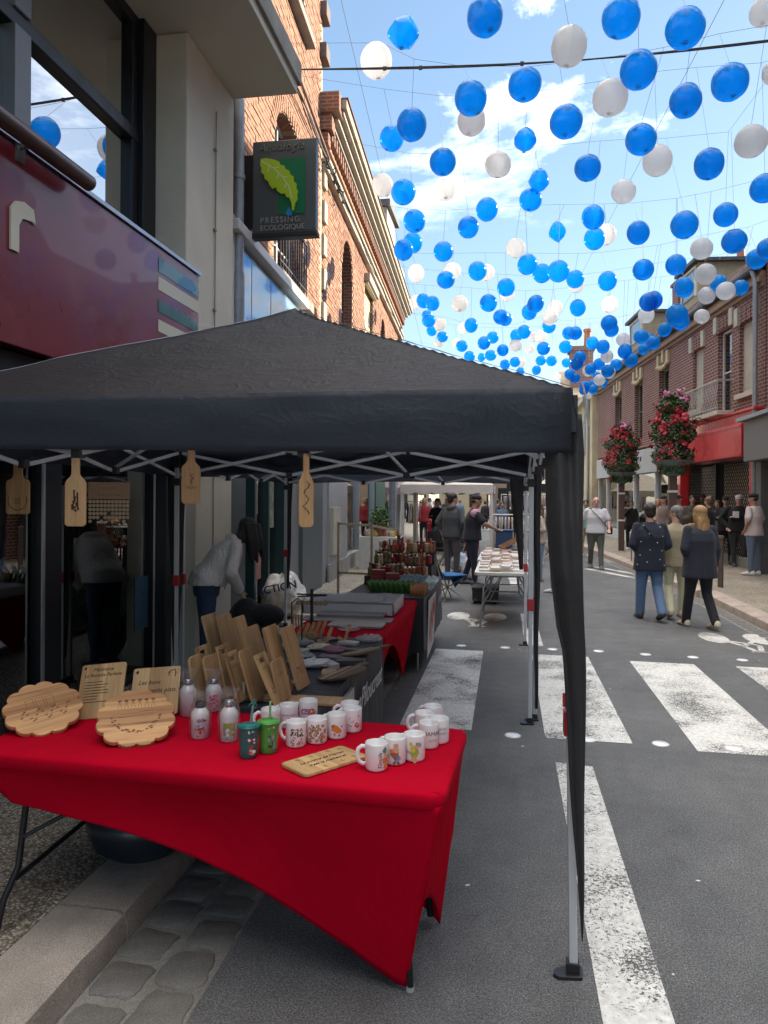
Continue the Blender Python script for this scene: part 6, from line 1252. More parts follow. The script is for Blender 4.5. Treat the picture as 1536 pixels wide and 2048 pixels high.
for k in range(18):
    x=-1.55+.66*rz_.random(); y=3.95+1.1*rz_.random(); m=rz_.randrange(4); g=MB(); L_=rz_.uniform(.05,.09); g.prism([(q[0]-L_,q[1]-.03) for q in rrect(2*L_,rz_.uniform(.05,.09),.012,3)],0,rz_.uniform(.008,.03)); o=g.build('packaged_item',MS_[m],bevel=.002); put(o,(x,y,.762),rz_.uniform(0,3))
    tag(o,'small %s packaged item on the black cloth, %s %s part'%(['clear','tan','dark','pale'][m],'near' if y<4.3 else 'middle' if y<4.7 else 'far','left' if x<-1.33 else 'centre' if x<-1.11 else 'right'),'packet','packaged goods on the black cloth')
# white trays with clear lids on the red table
TRAY=mat('white_card_tray',(.52,.51,.52),.7,var=.05)
for k,(y0,y1,h,x0) in enumerate(((6.15,6.75,.09,-1.72),)):
    t=thing('card_tray','long white card tray with clear plastic cover on the red table','tray',(-1.3,6.2,.75)); g=MB(); g.box(x0,y0,.752,-.93,y0+.01,.752+h); g.box(x0,y1,.752,-.93,y1+.01,.752+h); g.box(x0,y0,.752,x0+.01,y1,.752+h); g.box(-.94,y0,.752,-.93,y1+.01,.752+h+.02); g.box(x0,y0,.752,-.93,y1,.757); g.build('tray',TRAY,t); g=MB(); g.grid(lambda i,j:(x0+.0+(-.93-x0)*i,y0+(y1-y0)*j,.752+h+.02+.012*noise.noise(Vector((i*7,j*4,k)))),16,8); g.build('clear_film',FOILW,t,smooth=True)
GSL=mat('grey_slate_board',(.22,.20,.20),.4,var=.15)
for k,(x0,x1,y0) in enumerate(((-1.65,-.90,5.78),(-1.35,-.92,5.50),(-1.55,-.99,5.95))):
    g=MB(); g.prism([(q[0]+x0,q[1]+y0) for q in rrect(x1-x0,.22,.03,4)],.752+.004*k,.762+.01*k); tag(g.build('serving_slate',GSL,bevel=.002),['long grey serving slate in front of the white tray','short dark grey slate at the near end of the red table','grey slate lying half under the white tray'][k],'slate')
# gift table goods
RBX=mat('deep_red_box',(.20,.012,.018),.35,var=.15); g=MB(); g.box(-.07,-.05,0,.07,.05,.032); rbm_=g.mesh('gift_box',RBX)
for s_,(x,y,n_) in enumerate(((-1.38,7.95,6),(-1.22,7.95,5),(-1.07,8.0,4),(-1.36,8.3,6))):
    for k in range(n_): o=bpy.data.objects.new('gift_box',rbm_); col.objects.link(o); put(o,(x+random.uniform(-.006,.006),y,.762+.034*k),random.uniform(-.05,.05)); tag(o,'dark red gift box in the %s stack, %s from the bottom'%(['left','middle','right','rear'][s_],ords[k]),'box','dark red gift boxes stacked on the gift table')
GRN=mat('green_packet',(.05,.14,.03),.5,var=.3,vsc=30); SILV=mat('pale_blue_packet',(.40,.50,.56),.25,var=.4,vsc=20,metal=.3); ORN=mat('amber_trinket',(.36,.15,.05),.45,var=.5,vsc=60); COP=mat('copper_trinket',(.30,.13,.07),.35,var=.5,vsc=50,metal=.3)
def pk(M,m,lab,cat,grp,nm,dims=(.05,.02,.12)):
    g=MB(); dx_,dy_,dz_=dims; g.loft([[(-dx_,-dy_*.2,0),(dx_,-dy_*.2,0),(dx_,dy_*.2,0),(-dx_,dy_*.2,0)],[(-dx_,-dy_,dz_*.3),(dx_,-dy_,dz_*.3),(dx_,dy_,dz_*.3),(-dx_,dy_,dz_*.3)],[(-dx_,-dy_*.8,dz_*.7),(dx_,-dy_*.8,dz_*.7),(dx_,dy_*.8,dz_*.7),(-dx_,dy_*.8,dz_*.7)],[(-dx_,-dy_*.1,dz_),(dx_,-dy_*.1,dz_),(dx_,dy_*.1,dz_),(-dx_,dy_*.1,dz_)]]); o=g.build(nm,m,autos=True); put(o,None,M=M); tag(o,lab,cat,grp)
for k in range(9): pk(Matrix.Translation((-1.36+.055*k,7.62,.762))@Matrix.Rotation(R(-22),4,'Y')@Matrix.Rotation(R(60),4,'Z'),GRN,'green packet, %s from the left in the row at the gift table front'%ords[k],'packet','green packets in a row','green_packet',(.05,.016,.13))
for k in range(8): pk(Matrix.Translation((-1.13+.045*k,7.85+.05*(k%2)-.02*k,.79))@Matrix.Rotation(R(35),4,'Y')@Matrix.Rotation(R(40),4,'Z'),SILV,'shiny pale blue packet, %s from the left above the green packets'%ords[k],'packet','pale blue packets fanned out','blue_packet',(.05,.012,.16))
for k in range(8): pk(Matrix.Translation((-.93+.035*(k%4),7.42+.12*(k//4)+.02*k,.762)),ORN,'patterned amber sachet, %s in the %s row at the gift table corner'%(ords[k%4],['near','rear'][k//4]),'sachet','amber sachets at the corner','amber_sachet',(.025,.018,.10))
rt_=random.Random(6)
bmesh_items=[]
for kind in range(4):
    g=MB()
    if kind==0: g.lathe([(.022,0),(.026,.01),(.026,.07),(.012,.09),(.010,.12),(.013,.122),(.013,.135),(.001,.136)],10); nm='small_bottle'
    elif kind==1: g.lathe([(.03,0),(.034,.01),(.034,.06),(.03,.065),(.032,.068),(.032,.085),(.001,.087)],12); nm='jar'
    elif kind==2: [g.box(*q) for q in ((-.03,-.02,0,-.024,.02,.11),(.024,-.02,0,.03,.02,.11),(-.03,-.02,.105,.03,.02,.112),(-.03,-.02,.05,.03,.02,.055),(-.03,-.02,0,.03,.02,.006))]; nm='little_shelf'
    else: g.lathe([(.02,0),(.03,.02),(.012,.05),(.025,.08),(.02,.11),(.001,.12)],10); nm='turned_ornament'
    bmesh_items.append((nm,[g.mesh(nm,m) for m in (ORN,COP,RBX,mat('olive_trinket',(.14,.12,.04),.4,var=.4,vsc=50),mat('cream_label_jar',(.5,.42,.3),.5))]))
# stepped display: three black crates carrying the trinkets
for j,(y,z,h) in enumerate(((8.35,.762,.10),(8.75,.762,.20),(9.1,.762,.32))):
    g=MB(); t=thing('display_crate',['low black display crate at the front of the trinkets','middle black display crate under the trinkets','tall black display crate at the back of the trinkets'][j],'crate',(-1.2,y,z)); g.box(-1.58,y-.14,z+h-.015,-.86,y+.16,z+h); g.box(-1.58,y-.14,z,-1.565,y+.16,z+h); g.box(-.875,y-.14,z,-.86,y+.16,z+h); g.build('crate_shell',BLACKP,t)
    for q in range(14): g=MB(); g.box(-1.55+.05*q,y-.14,z,-1.53+.05*q,y-.13,z+h-.015); g.build('crate_slat',BLACKP,t)
    for q in range(26):
        nm,ms=rt_.choice(bmesh_items); mi=rt_.randrange(5); o=bpy.data.objects.new(nm,ms[mi]); col.objects.link(o); xx=-1.53+.052*(q%13)+rt_.uniform(-.01,.01); put(o,(xx,y-.07+.13*(q//13)+rt_.uniform(-.02,.02),z+h+.001),rt_.uniform(0,3)); o.scale=(1,1,rt_.uniform(.9,1.3)); tag(o,'%s %s on the %s crate, %s from the left in the %s row'%(['amber','copper','red','olive','cream'][mi],nm.replace('_',' '),['low','middle','tall'][j],ords[q%13],['front','rear'][q//13]),nm.split('_')[-1],'trinkets on the display crates')
g=MB(); pts=[(-1.30,9.05,1.08),(-1.33,9.08,1.34),(-1.28,9.05,1.2),(-1.1,8.9,1.1)]; t=thing('trinket_tree','twisted copper brown trinket tree with red tag, back of the gift table','ornament',(-1.3,9.05,1.08)); g.tube([(-1.30,9.05,1.08),(-1.31,9.06,1.2),(-1.33,9.08,1.36)],[.03,.02,.006],8); g.build('stem',COP,t)
for k in range(14): a=rt_.uniform(0,6.3); z=1.1+.015*k; g=MB(); g.tube([(-1.31,9.06,z),(-1.31+.07*math.cos(a),9.06+.07*math.sin(a),z+.05)],[.012,.004],6); g.build('twig',COP,t)
g=MB(); g.box(-1.36,8.98,1.12,-1.30,8.985,1.17); g.build('red_tag',REDC,t)
# wooden frame (easel) behind the gift table
t=thing('wooden_display_frame','light wooden open display frame standing behind the gift table','frame',(-1.9,9.7,.12))
for (a,b_) in (((-2.2,9.6,.12),(-2.2,9.6,1.42)),((-1.75,9.6,.0),(-1.75,9.6,1.4)),((-2.2,9.6,1.40),(-1.75,9.6,1.38)),((-1.5,10.3,0),(-1.5,10.3,1.3)),((-1.75,9.6,1.38),(-1.5,10.3,1.28)),((-2.2,9.6,.75),(-1.75,9.6,.74))): g=MB(); g.bar(a,b_,.03); g.build('frame_bar',mat('weathered_wood_bar',(.34,.27,.19),.7,var=.15),t)
# ================================================================== people
SKIN=mat('skin_light',(.50,.30,.22),.5,var=.08,vsc=20); SKIN2=mat('skin_tanned',(.38,.21,.14),.5,var=.08,vsc=20); SKIN3=mat('skin_pink',(.58,.34,.27),.5,var=.06,vsc=20)
EYEM=mat('eye_dark',(.03,.02,.015),.3,var=0); LIP=mat('lip',(.32,.10,.09),.5,var=0); FABS={}
def fab(n,c,wr=.35,ws=14,rough=.8): 
    if n not in FABS: FABS[n]=m_cloth('cloth_'+n,c,wr=wr,ws=ws,rough=rough,stretch=(1,1,.5),sheen=.1,dist=.03)
    return FABS[n]
HAIRC={'dark':(.018,.013,.010),'brown':(.07,.04,.022),'blond':(.34,.20,.085),'grey':(.16,.155,.15),'black':(.008,.008,.009),'lightbrown':(.16,.09,.045)}
HM={}
def hairm(k):
    if k not in HM:
        m,t,b=_mat('hair_'+k); v=coord(t,'Object',(40,40,3)); n=noi(t,v,2.2,4,.7); c=HAIRC[k]; t.links.new(ramp(t,n,[(.3,[x*.5 for x in c]),(.7,[min(1,x*1.5) for x in c])]),b.inputs['Base Color']); b.inputs['Roughness'].default_value=.5; bumpn(t,b,n,.7,.01); HM[k]=m
    return HM[k]
def sphere(b,c,r,n=10): b.ell(c,(r,r,r),n,7)
def limb(b,pts,rad,flat=1.0):
    pts=[Vector(p) for p in pts]
    for i in range(len(pts)-1):
        a,c=pts[i],pts[i+1]; L=(c-a).length; k=max(2,int(L/.08)); seg=[a.lerp(c,t/k) for t in range(k+1)]; rr=[rad[i]+(rad[i+1]-rad[i])*t/k for t in range(k+1)]; b.tube(seg,rr,12,flat=flat)
    for p,r in zip(pts,rad): sphere(b,p,r)
def torso(b,rows,tf):
    """rows: (z,halfwidth,halfdepth,yshift)"""
    n=22; rings=[]
    for (z,w,d,ys) in rows: rings.append([tf((w*math.copysign(abs(math.cos(a))**.85,math.cos(a)),ys+d*math.copysign(abs(math.sin(a))**.9,math.sin(a)),z)) for a in [2*math.pi*k/n for k in range(n)]])
    b.loft(rings)
def remesh(o,vox,smooth=4):
    m=o.modifiers.new('remesh','REMESH'); m.mode='VOXEL'; m.voxel_size=vox; m.use_smooth_shade=True
    s=o.modifiers.new('smooth','SMOOTH'); s.factor=.5; s.iterations=smooth
def person(lab,pos,face,H=1.72,build=1.0,top=('navy',(.03,.035,.06)),sleeve='long',hem=.84,loose=.02,trou=('jeans',(.07,.11,.19)),flare=1.0,shoe=(.6,.6,.58),hair='dark',hs='short',skin=None,
           lean=0,turn=0,arms=None,legs=None,vox=.014,cap=None,group=None,extra=None,facedet=True,sit=False,shorts=False,turnhead=0,puff=0,tuck=False):
    skin=skin or SKIN; k=H/1.75; t_M=Matrix.Translation(pos)@Matrix.Rotation(face,4,'Z')@Matrix.Diagonal((k*build**.3,k*build**.3,k,1)); bw=build
    PZ=.93 if not sit else .50
    ln=R(lean)
    def tf(p):      # lean the upper body forward (+Y) about the hips
        x,y,z=p
        if z>PZ: dz=z-PZ; y2=y*math.cos(ln)+dz*math.sin(ln); z2=PZ+dz*math.cos(ln)-y*math.sin(ln); 
        else: y2,z2=y,z
        return Vector((x,y2,z2))
    up=(lambda z:z) if not sit else (lambda z:z-.43)
    legs=legs or {}; LR={}
    for s,n_ in ((1,'R'),(-1,'L')):
        st=legs.get(n_,(0,0,0))  # knee fwd, ankle fwd, foot lift
        if sit: hip=Vector((s*.10,0,.50)); knee=Vector((s*.13,.42,.52)); ank=Vector((s*.13,.40+st[1],.09))
        else: hip=Vector((s*.088,0,.92)); knee=Vector((s*.105,st[0],.49+.15*abs(st[2]))); ank=Vector((s*.10+(legs.get('w',0))*s,st[1],.085+st[2]))
        LR[n_]=(hip,knee,ank)
    arms=arms or {}; AR={}
    for s,n_ in ((1,'R'),(-1,'L')):
        sh=tf((s*.162*bw,0,up(1.405))); d=arms.get(n_,'down')
        if d=='down': el=tf((s*.215*bw,-.03,up(1.13))); wr=tf((s*.225*bw,.05,up(.88)))
        elif d=='bent': el=tf((s*.245*bw,-.06,up(1.15))); wr=tf((s*.10,.22,up(1.12)))
        elif d=='crossed': el=tf((s*.23*bw,.06,up(1.17))); wr=tf((-s*.08,.19+.02*s,up(1.20)))
        elif d=='pocket': el=tf((s*.27*bw,-.07,up(1.15))); wr=tf((s*.19*bw,.07,up(.95)))
        elif d=='reach': el=tf((s*.24*bw,.18,up(1.20))); wr=tf((s*.16,.42,up(1.12)))
        elif d=='face': el=tf((s*.22*bw,.12,up(1.18))); wr=tf((s*.05,.17,up(1.42)))
        elif d=='front': el=tf((s*.222*bw,-.04,up(1.13))); wr=tf((s*.07,.17,up(.96)))
        elif d=='swing': el=tf((s*.24*bw,-.11,up(1.16))); wr=tf((s*.25*bw,-.12,up(.92)))
        elif d=='swingf': el=tf((s*.24*bw,.06,up(1.15))); wr=tf((s*.23*bw,.22,up(.97)))
        elif d=='lap': el=tf((s*.24*bw,.05,up(1.17))); wr=Vector((s*.08,.33,.62))
        else: el,wr=tf(d[0]),tf(d[1])
        AR[n_]=(sh,el,wr)
    hc=tf((0,.025,up(1.625))); root=MB()
    # body: one continuous skin surface
    b=MB(); torso(b,[(up(.86),.14*bw,.10,0),(up(.95),.145*bw,.105,0),(up(1.08),.13*bw,.095*bw,0),(up(1.25),.145*bw,.105*bw,0),(up(1.34),.145*bw,.095,0),(up(1.40),.10,.07,0),(up(1.45),.055,.05,0)],tf)
    limb(b,[tf((0,-.005,up(1.45))),tf((0,.01,up(1.56)))],[.056,.054])
    HR=Matrix.Translation(hc)@Matrix.Rotation(R(turnhead),4,'Z')@Matrix.Rotation(-ln*.5,4,'X')
    b.ell((0,-.008,.022),(.075,.095,.092),16,12,HR); b.ell((0,.020,-.035),(.058,.068,.078),14,10,HR); b.ell((0,.050,-.085),(.028,.028,.024),10,8,HR)
    b.ell((0,.092,-.018),(.012,.018,.024),8,6,HR); 
    for s in (1,-1): b.ell((s*.076,-.005,-.012),(.010,.020,.031),8,6,HR)
    for n_,s in (('R',1),('L',-1)):
        hip,knee,ank=LR[n_]; limb(b,[hip,knee,ank],[.085*bw,.055,.038]); limb(b,[ank+Vector((0,-.01,-.02)),ank+Vector((0,.08,-.05))],[.03,.022])
        sh,el,wr=AR[n_]; limb(b,[sh,el,wr],[.046*bw,.038*bw,.026])
        d=(wr-el).normalized(); side=Vector((1,0,0))*(-s) if abs(d.x)<.8 else Vector((0,1,0)); pn=d.cross(Vector((1,0,0))).normalized() if abs(d.x)<.9 else Vector((0,0,1)); w=d.cross(pn).normalized()
        pc=wr+d*.045; b.tube([wr,wr+d*.03,wr+d*.085],[.026,.037,.036],12,flat=.5)
        for q in range(4):
            o_=w*(-.027+.018*q); L=[.062,.074,.070,.054][q]; a0=wr+d*.075+o_; cur=pn*(.018)*( -1 if True else 1); limb(b,[a0,a0+d*L*.55+cur*.4,a0+d*L+cur*1.5],[.0095,.009,.0075])
        limb(b,[wr+d*.02-w*.026,wr+d*.06-w*.048,wr+d*.085-w*.05],[.012,.0105,.009])
    o=b.build('person',skin,None,local=True); remesh(o,vox*.85,2); put(o,None,M=t_M); tag(o,lab,'person',group)
    def part(bb,nm,m,v=vox,sm=4,rm=True):
        q=bb.build(nm,m,o,local=True,smooth=True)
        if rm: remesh(q,v,sm)
        return q
    # trousers
    b=MB(); lo=.018
    torso(b,[(up(.80),.155*bw+lo,.11+lo,0),(up(.90),.17*bw+lo,.12+lo,0),(up(1.0),.16*bw+lo,.115+lo,0),(up(1.03),.15*bw+lo,.11+lo,0)],tf if not sit else (lambda p:Vector(p)))
    for n_ in 'RL':
        hip,knee,ank=LR[n_]; e=ank+Vector((0,0,-.01)) if not shorts else knee+Vector((0,0,-.03))
        limb(b,[hip+Vector((0,0,-.02)),hip.lerp(knee,.45),knee,e],[.098*bw,.088*bw,.066*max(1,flare*.85),(.050 if not shorts else .07)*flare])
    part(b,'shorts' if shorts else 'trousers',fab(*trou))
    # top
    b=MB(); l2=.022+loose; h0=hem if not sit else max(hem,1.0)
    rows=[(up(h0),.152*bw+l2,.115*bw+l2,0),(up(h0+.03),.155*bw+l2,.118*bw+l2,0)]
    if h0<1.05: rows.append((up(1.08),.138*bw+l2*.8,.105*bw+l2*.8,0))
    rows+=[(up(1.25),.158*bw+l2*.6,.116*bw+l2*.7,0),(up(1.36),.162*bw+l2*.3,.108+l2*.4,0),(up(1.42),.125*bw,.082+l2*.2,0),(up(1.475),.062,.058,0)]
    torso(b,rows,tf)
    for n_ in 'RL':
        sh,el,wr=AR[n_]; la=.010+loose*.25
        if sleeve=='long': limb(b,[sh,el,wr.lerp(el,.04)],[.040*bw+la,.042*bw+la,.034+la])
        elif sleeve=='short': limb(b,[sh,sh.lerp(el,.75)],[.044*bw+la,.050*bw+la])
        elif sleeve=='none': limb(b,[sh,sh.lerp(el,.12)],[.055*bw+la,.05*bw+la])
    if hs=='hood' or puff: limb(b,[tf((-.085,.0,up(1.46))),tf((-.05,-.07,up(1.455))),tf((0,-.085,up(1.44))),tf((.05,-.07,up(1.455))),tf((.085,.0,up(1.46)))],[.035,.045,.05,.045,.035])
    part(b,'jacket' if sleeve=='long' and hem<.82 else 'top',fab(*top))
    # shoes
    for n_ in 'RL':
        a=LR[n_][2]; b=MB(); pit=-R(legs.get(n_,(0,0,0))[2]*260)
        MM=Matrix.Translation(a+Vector((0,0,-.085)))@Matrix.Rotation(pit,4,'X'); 
        rings=[]
        for (y,w,h,zb) in ((-.085,.024,.06,.004),(-.072,.040,.10,.0),(0,.046,.11,0),(.06,.048,.088,0),(.13,.052,.062,0),(.185,.044,.046,.0),(.215,.020,.022,.004)):
            rings.append([(w*math.cos(a_),y,zb+(h-zb)*.5*(1+math.sin(a_)) if True else 0) for a_ in [2*math.pi*q/12 for q in range(12)]])
        b.loft(rings,MM); part(b,'shoe',mat('shoe_%d'%int(shoe[0]*1000+shoe[2]*77),shoe,.5,var=.06),rm=False)
    # hair
    hcol=hairm(hair); b=MB()
    if hs not in ('bald',):
        if cap is None or hs in('long','bun'): b.ell((0,-.022,.040),(.088,.102,.092),18,12,HR); b.ell((0,-.055,-.015),(.080,.062,.085),14,10,HR)
        else: b.ell((0,-.045,-.005),(.077,.06,.05),14,10,HR)
        if hs=='long':
            for (x,y,z,rx,ry,rz) in ((0,-.07,-.10,.088,.05,.13),(-.06,-.07,-.17,.05,.045,.15),(.055,-.075,-.17,.055,.045,.15),(0,-.10,-.24,.085,.04,.13),(-.045,-.11,-.32,.035,.030,.12),(.05,-.10,-.30,.03,.030,.10),(.0,-.11,-.35,.03,.025,.09),(-.085,-.08,-.27,.02,.02,.12),(.085,-.07,-.26,.02,.02,.13),(-.072,-.01,-.05,.022,.05,.10),(.072,-.01,-.05,.022,.05,.10)): b.ell((x,y,z),(rx,ry,rz),12,9,HR)
        if hs=='bun': b.ell((.01,-.07,.11),(.045,.042,.042),12,9,HR)
        if hs=='bob':
            for (x,y,z,rx,ry,rz) in ((0,-.06,-.06,.085,.05,.09),(-.068,-.01,-.03,.025,.055,.08),(.068,-.01,-.03,.025,.055,.08)): b.ell((x,y,z),(rx,ry,rz),12,9,HR)
        part(b,'hair',hcol,v=max(.009,vox*.7),sm=3)
    if cap is not None:
        b=MB(); b.ell((0,-.008,.058),(.088,.105,.066),20,10,HR)
        if cap[1]!='beanie': b.prism([(.072*math.cos(a),.07+.085*math.sin(a)) for a in np.linspace(0,math.pi,10)],.036,.044,HR@Matrix.Rotation(math.pi if cap[1]=='back' else 0,4,'Z')@Matrix.Rotation(R(-8),4,'X'))
        part(b,'cap',fab(*cap[0]),rm=False)
    if facedet:
        for s in (1,-1): b=MB(); b.ell((s*.030,.079,.008),(.012,.007,.006),8,6,HR); part(b,'eye',EYEM,rm=False)
        b=MB(); b.ell((0,.083,-.062),(.022,.008,.006),8,6,HR); part(b,'mouth',LIP,rm=False)
        if hs!='bald' or True: b=MB(); [b.ell((s*.030,.080,.028),(.017,.008,.0035),8,5,HR) for s in (1,-1)]; part(b,'eyebrows',hcol,rm=False)
    if extra: extra(o,part,tf,AR,HR,up,bw)
    return o
def strap(ax,bx,m,bag=None):
    def f(o,part,tf,AR,HR,up,bw):
        b=MB(); pts=[]
        for t in np.linspace(0,1,14):
            x=ax+(bx-ax)*t; z=1.47-.47*t; pts.append(tf((x*bw,.155*bw*math.sin(math.pi*min(1,max(0,.12+t*.85)))*1.0+.01,up(z))))
        back=[tf((p[0]*1.0,-(.150*bw)*math.sin(math.pi*min(1,max(0,.12+k/13*.85))),up(1.47-.47*k/13))) for k,p in enumerate(pts)]
        b.tube(pts,.012,6,flat=.5); b.tube(back,.012,6,flat=.5); part(b,'bag_strap',m,rm=False)
        if bag: b=MB(); c=tf((bx*bw*1.15,.06,up(.93))); b.box(c.x-.06,c.y-.10,c.z-.09,c.x+.05,c.y+.10,c.z+.09); q=part(b,'shoulder_bag',m,rm=False); q.modifiers.new('b','BEVEL').width=.02
    return f
# --- walkers in the road
def dots(o,part,tf,AR,HR,up,bw):
    strap(-.12,.16,fab('black',(.012,.012,.014)))(o,part,tf,AR,HR,up,bw)
    for (x,z) in ((-.13,1.42),(.10,1.40),(-.05,1.30),(.14,1.26),(-.16,1.18),(.06,1.17),(-.04,1.06),(.13,1.05),(-.17,.98),(.10,.92),(-.08,.88),(.17,.83),(-.2,.84)):
        b=MB(); p=tf((x*1.0,-.150*bw*math.sqrt(max(.05,1-(x/.24)**2))-.020,up(z))); b.ell(p,(.008,.005,.008),8,6); part(b,'pearl_stud',WHITE,rm=False)
def G(u,v,z=0): return at(u,v,Z=z)
def towards(p,q): return math.atan2(q[1]-p[1],q[0]-p[0])-math.pi/2
p=G(1300,1236); person('woman walking away in a navy jacket with white studs and flared blue jeans',p,R(4),H=1.69,build=1.12,top=('navy_dotted',(.014,.019,.036)),hem=.74,loose=.035,trou=('blue_jeans',(.10,.17,.30)),flare=1.35,shoe=(.03,.02,.018),hair='dark',hs='short',legs={'R':(-.02,-.30,.07),'L':(.06,.14,0)},arms={'L':'front','R':'front'},extra=dots,vox=.012,facedet=False)
p=G(1352,1232); person('grey haired woman in glasses, beige jacket and pale cream trousers, walking between two women',p,R(-4),H=1.66,build=1.0,top=('beige',(.36,.31,.21)),hem=.80,loose=.025,trou=('pale_cream',(.62,.60,.42)),flare=1.15,shoe=(.50,.40,.30),hair='grey',hs='short',turnhead=62,legs={'R':(.06,.12,0),'L':(.0,-.26,.06)},vox=.012,arms={'L':'down','R':'down'},
  extra=lambda o,part,tf,AR,HR,up,bw:(lambda b:(b.tube([HR@Vector((s*.030+.022*math.cos(a),.088,.006+.018*math.sin(a))) for s in (1,) for a in np.linspace(0,6.28,12)],.003,5),b.tube([HR@Vector((-.030+.022*math.cos(a),.088,.006+.018*math.sin(a))) for a in np.linspace(0,6.28,12)],.003,5),part(b,'glasses',IRON,rm=False)))(MB()))
p=G(1400,1252); person('long blond haired woman in a loose navy coat, black trousers and beige sneakers',p,R(16),H=1.67,build=1.08,top=('dark_navy',(.018,.022,.036)),hem=.72,loose=.05,trou=('black_trousers',(.010,.011,.015)),flare=1.25,shoe=(.55,.48,.36),hair='blond',hs='long',turnhead=20,legs={'L':(.08,.18,0),'R':(.0,-.24,.04)},arms={'L':'front','R':'down'},vox=.012,facedet=False)
p=G(1192,1134); person('bald bearded man in white t-shirt with black crossbody bag, walking towards the camera',p,R(180),H=1.80,build=1.18,top=('white_tee',(.62,.63,.66)),sleeve='short',hem=.86,loose=.03,trou=('grey_green_jeans',(.10,.11,.095)),flare=1.15,shoe=(.12,.12,.12),hs='bald',skin=SKIN3,legs={'L':(.08,.20,0),'R':(0,-.20,.03)},arms={'L':'swingf','R':'swing'},extra=strap(.12,-.22,fab('black',(.012,.012,.014)),True),vox=.013)
p=G(1172,1110); person('person in a turquoise top half hidden behind the black corner curtain',p,R(170),H=1.72,top=('turquoise',(.12,.42,.42)),sleeve='short',trou=('beige_shorts',(.35,.29,.2)),shorts=True,hair='dark',vox=.02)
p=G(1078,1160); person('long haired woman in a patterned cream blouse and blue jeans, seen between the tent legs',p,R(100),H=1.66,top=('cream_print',(.52,.45,.38)),trou=('light_jeans',(.17,.25,.36)),flare=1.25,hair='lightbrown',hs='long',shoe=(.4,.35,.33),arms={'L':'bent','R':'bent'},vox=.014)
p=G(1112,1183); person('person in white sneakers mostly hidden behind the black corner curtain',p,R(60),H=1.62,top=('pale_pink',(.5,.36,.36)),trou=('light_jeans',(.17,.25,.36)),shoe=(.72,.72,.72),hair='brown',hs='bob',vox=.02)
# --- people at the book table
p=G(905,1160); person('man with cropped hair in a charcoal hoodie and grey striped track trousers, back turned',p,R(-28),H=1.86,build=1.08,top=('charcoal_hoodie',(.062,.068,.078)),hs='hood',hem=.86,loose=.03,trou=('grey_tracks',(.085,.082,.088)),shoe=(.6,.6,.6),hair='dark',turnhead=-35,arms={'L':'pocket','R':'pocket'},vox=.012,facedet=True)
def pinkpatch(o,part,tf,AR,HR,up,bw):
    b=MB(); sh,el,wr=AR['R']; b.ell(sh+Vector((0,0,-.02)),(.075,.095,.085),14,10); part(b,'pink_shoulder_panel',fab('pink_panel',(.58,.30,.44)),rm=False)
p=G(944,1168); person('man in black cap and dark polo with pink shoulder, reaching over the book table',p,R(-80),H=1.83,build=1.12,top=('black_polo',(.014,.015,.024)),sleeve='short',hem=.86,loose=.03,trou=('dark_jeans',(.014,.018,.035)),shoe=(.10,.10,.11),hair='dark',skin=SKIN2,cap=(('black_cap',(.012,.012,.014)),'front'),arms={'R':'reach','L':'reach'},legs={'R':(.03,.05,0),'L':(0,-.14,.0)},extra=pinkpatch,turnhead=0,lean=5,vox=.012)
# --- woman under the tent
def curtainhair(o,part,tf,AR,HR,up,bw):
    b=MB(); c=HR@Vector((0,0,0))
    for (x,y,L,r) in ((.07,.03,.34,.035),(.075,-.02,.36,.04),(-.07,.03,.33,.035),(-.075,-.02,.36,.04),(.05,.085,.30,.026),(-.05,.085,.30,.026),(.0,.10,.26,.024)):
        limb(b,[c+Vector((x,y,.05)),c+Vector((x*1.1,y+.03,-.12)),c+Vector((x*1.0,y+.05,-L))],[r,r*1.05,r*.4])
    part(b,'loose_hair',hairm('black'),v=.011,sm=3)
p=Vector((-2.74,6.5,.12)); person('woman in pale puffer jacket bending over, long dark hair hiding her face',p,R(-62),H=1.56,build=1.05,top=('pale_puffer',(.70,.68,.67),.9,9),hem=.92,loose=.05,puff=1,trou=('blue_denim',(.03,.06,.12)),hair='black',hs='long',lean=36,extra=curtainhair,arms={'L':((-.27,.10,1.16),(-.10,.30,1.08)),'R':((.27,.10,1.16),(.10,.30,1.06))},shoe=(.05,.05,.05),vox=.012,facedet=False)
b=MB(); p=Vector((-2.52,6.95,.12)); b.ell((p.x,p.y,p.z+.30),(.20,.20,.34),16,10); b.ell((p.x+.16,p.y+.05,p.z+.46),(.22,.18,.12),14,8); tag(b.build('dark_bundle',fab('black',(.012,.012,.014)),smooth=True),'dark coats heaped on a seat beside the bending woman','coats')
# --- seated and standing behind, white gazebo
def seatchair(p,face,lab,m1,m2):
    t=thing('folding_chair',lab,'chair',M=Matrix.Translation(p)@Matrix.Rotation(face,4,'Z'))
    g=MB(); g.box(-.22,-.20,.43,.22,.20,.46); g.build('seat',m1,t,local=True,bevel=.01); g=MB(); g.grid(lambda i,j:(-.21+.42*i,-.24-.03*math.sin(math.pi*i),.66+.22*j),8,3); g.build('backrest',m1,t,local=True,solid=.01)
    for s in (-.22,.22):
        for (a,b_) in (((s,-.26,.92),(s,.22,.0)),((s,.18,.45),(s,-.24,0))): g=MB(); g.tube([a,b_],.012,8); g.build('leg',m2,t,local=True)
    return t
sp=Vector((-1.70,19.2,0)); seatchair(sp,R(-35),'grey folding chair with the seated dark haired man by the white gazebo post',mat('black_seat',(.02,.02,.025),.6),GLEG)
person('seated man seen from behind in black jacket, on the folding chair',sp+Vector((0,.05,0)),R(-35),H=1.70,sit=True,top=('black_jacket',(.012,.012,.014)),hem=1.0,trou=('dark_jeans',(.014,.018,.035)),hair='dark',arms={'L':'lap','R':'lap'},vox=.018,facedet=False)
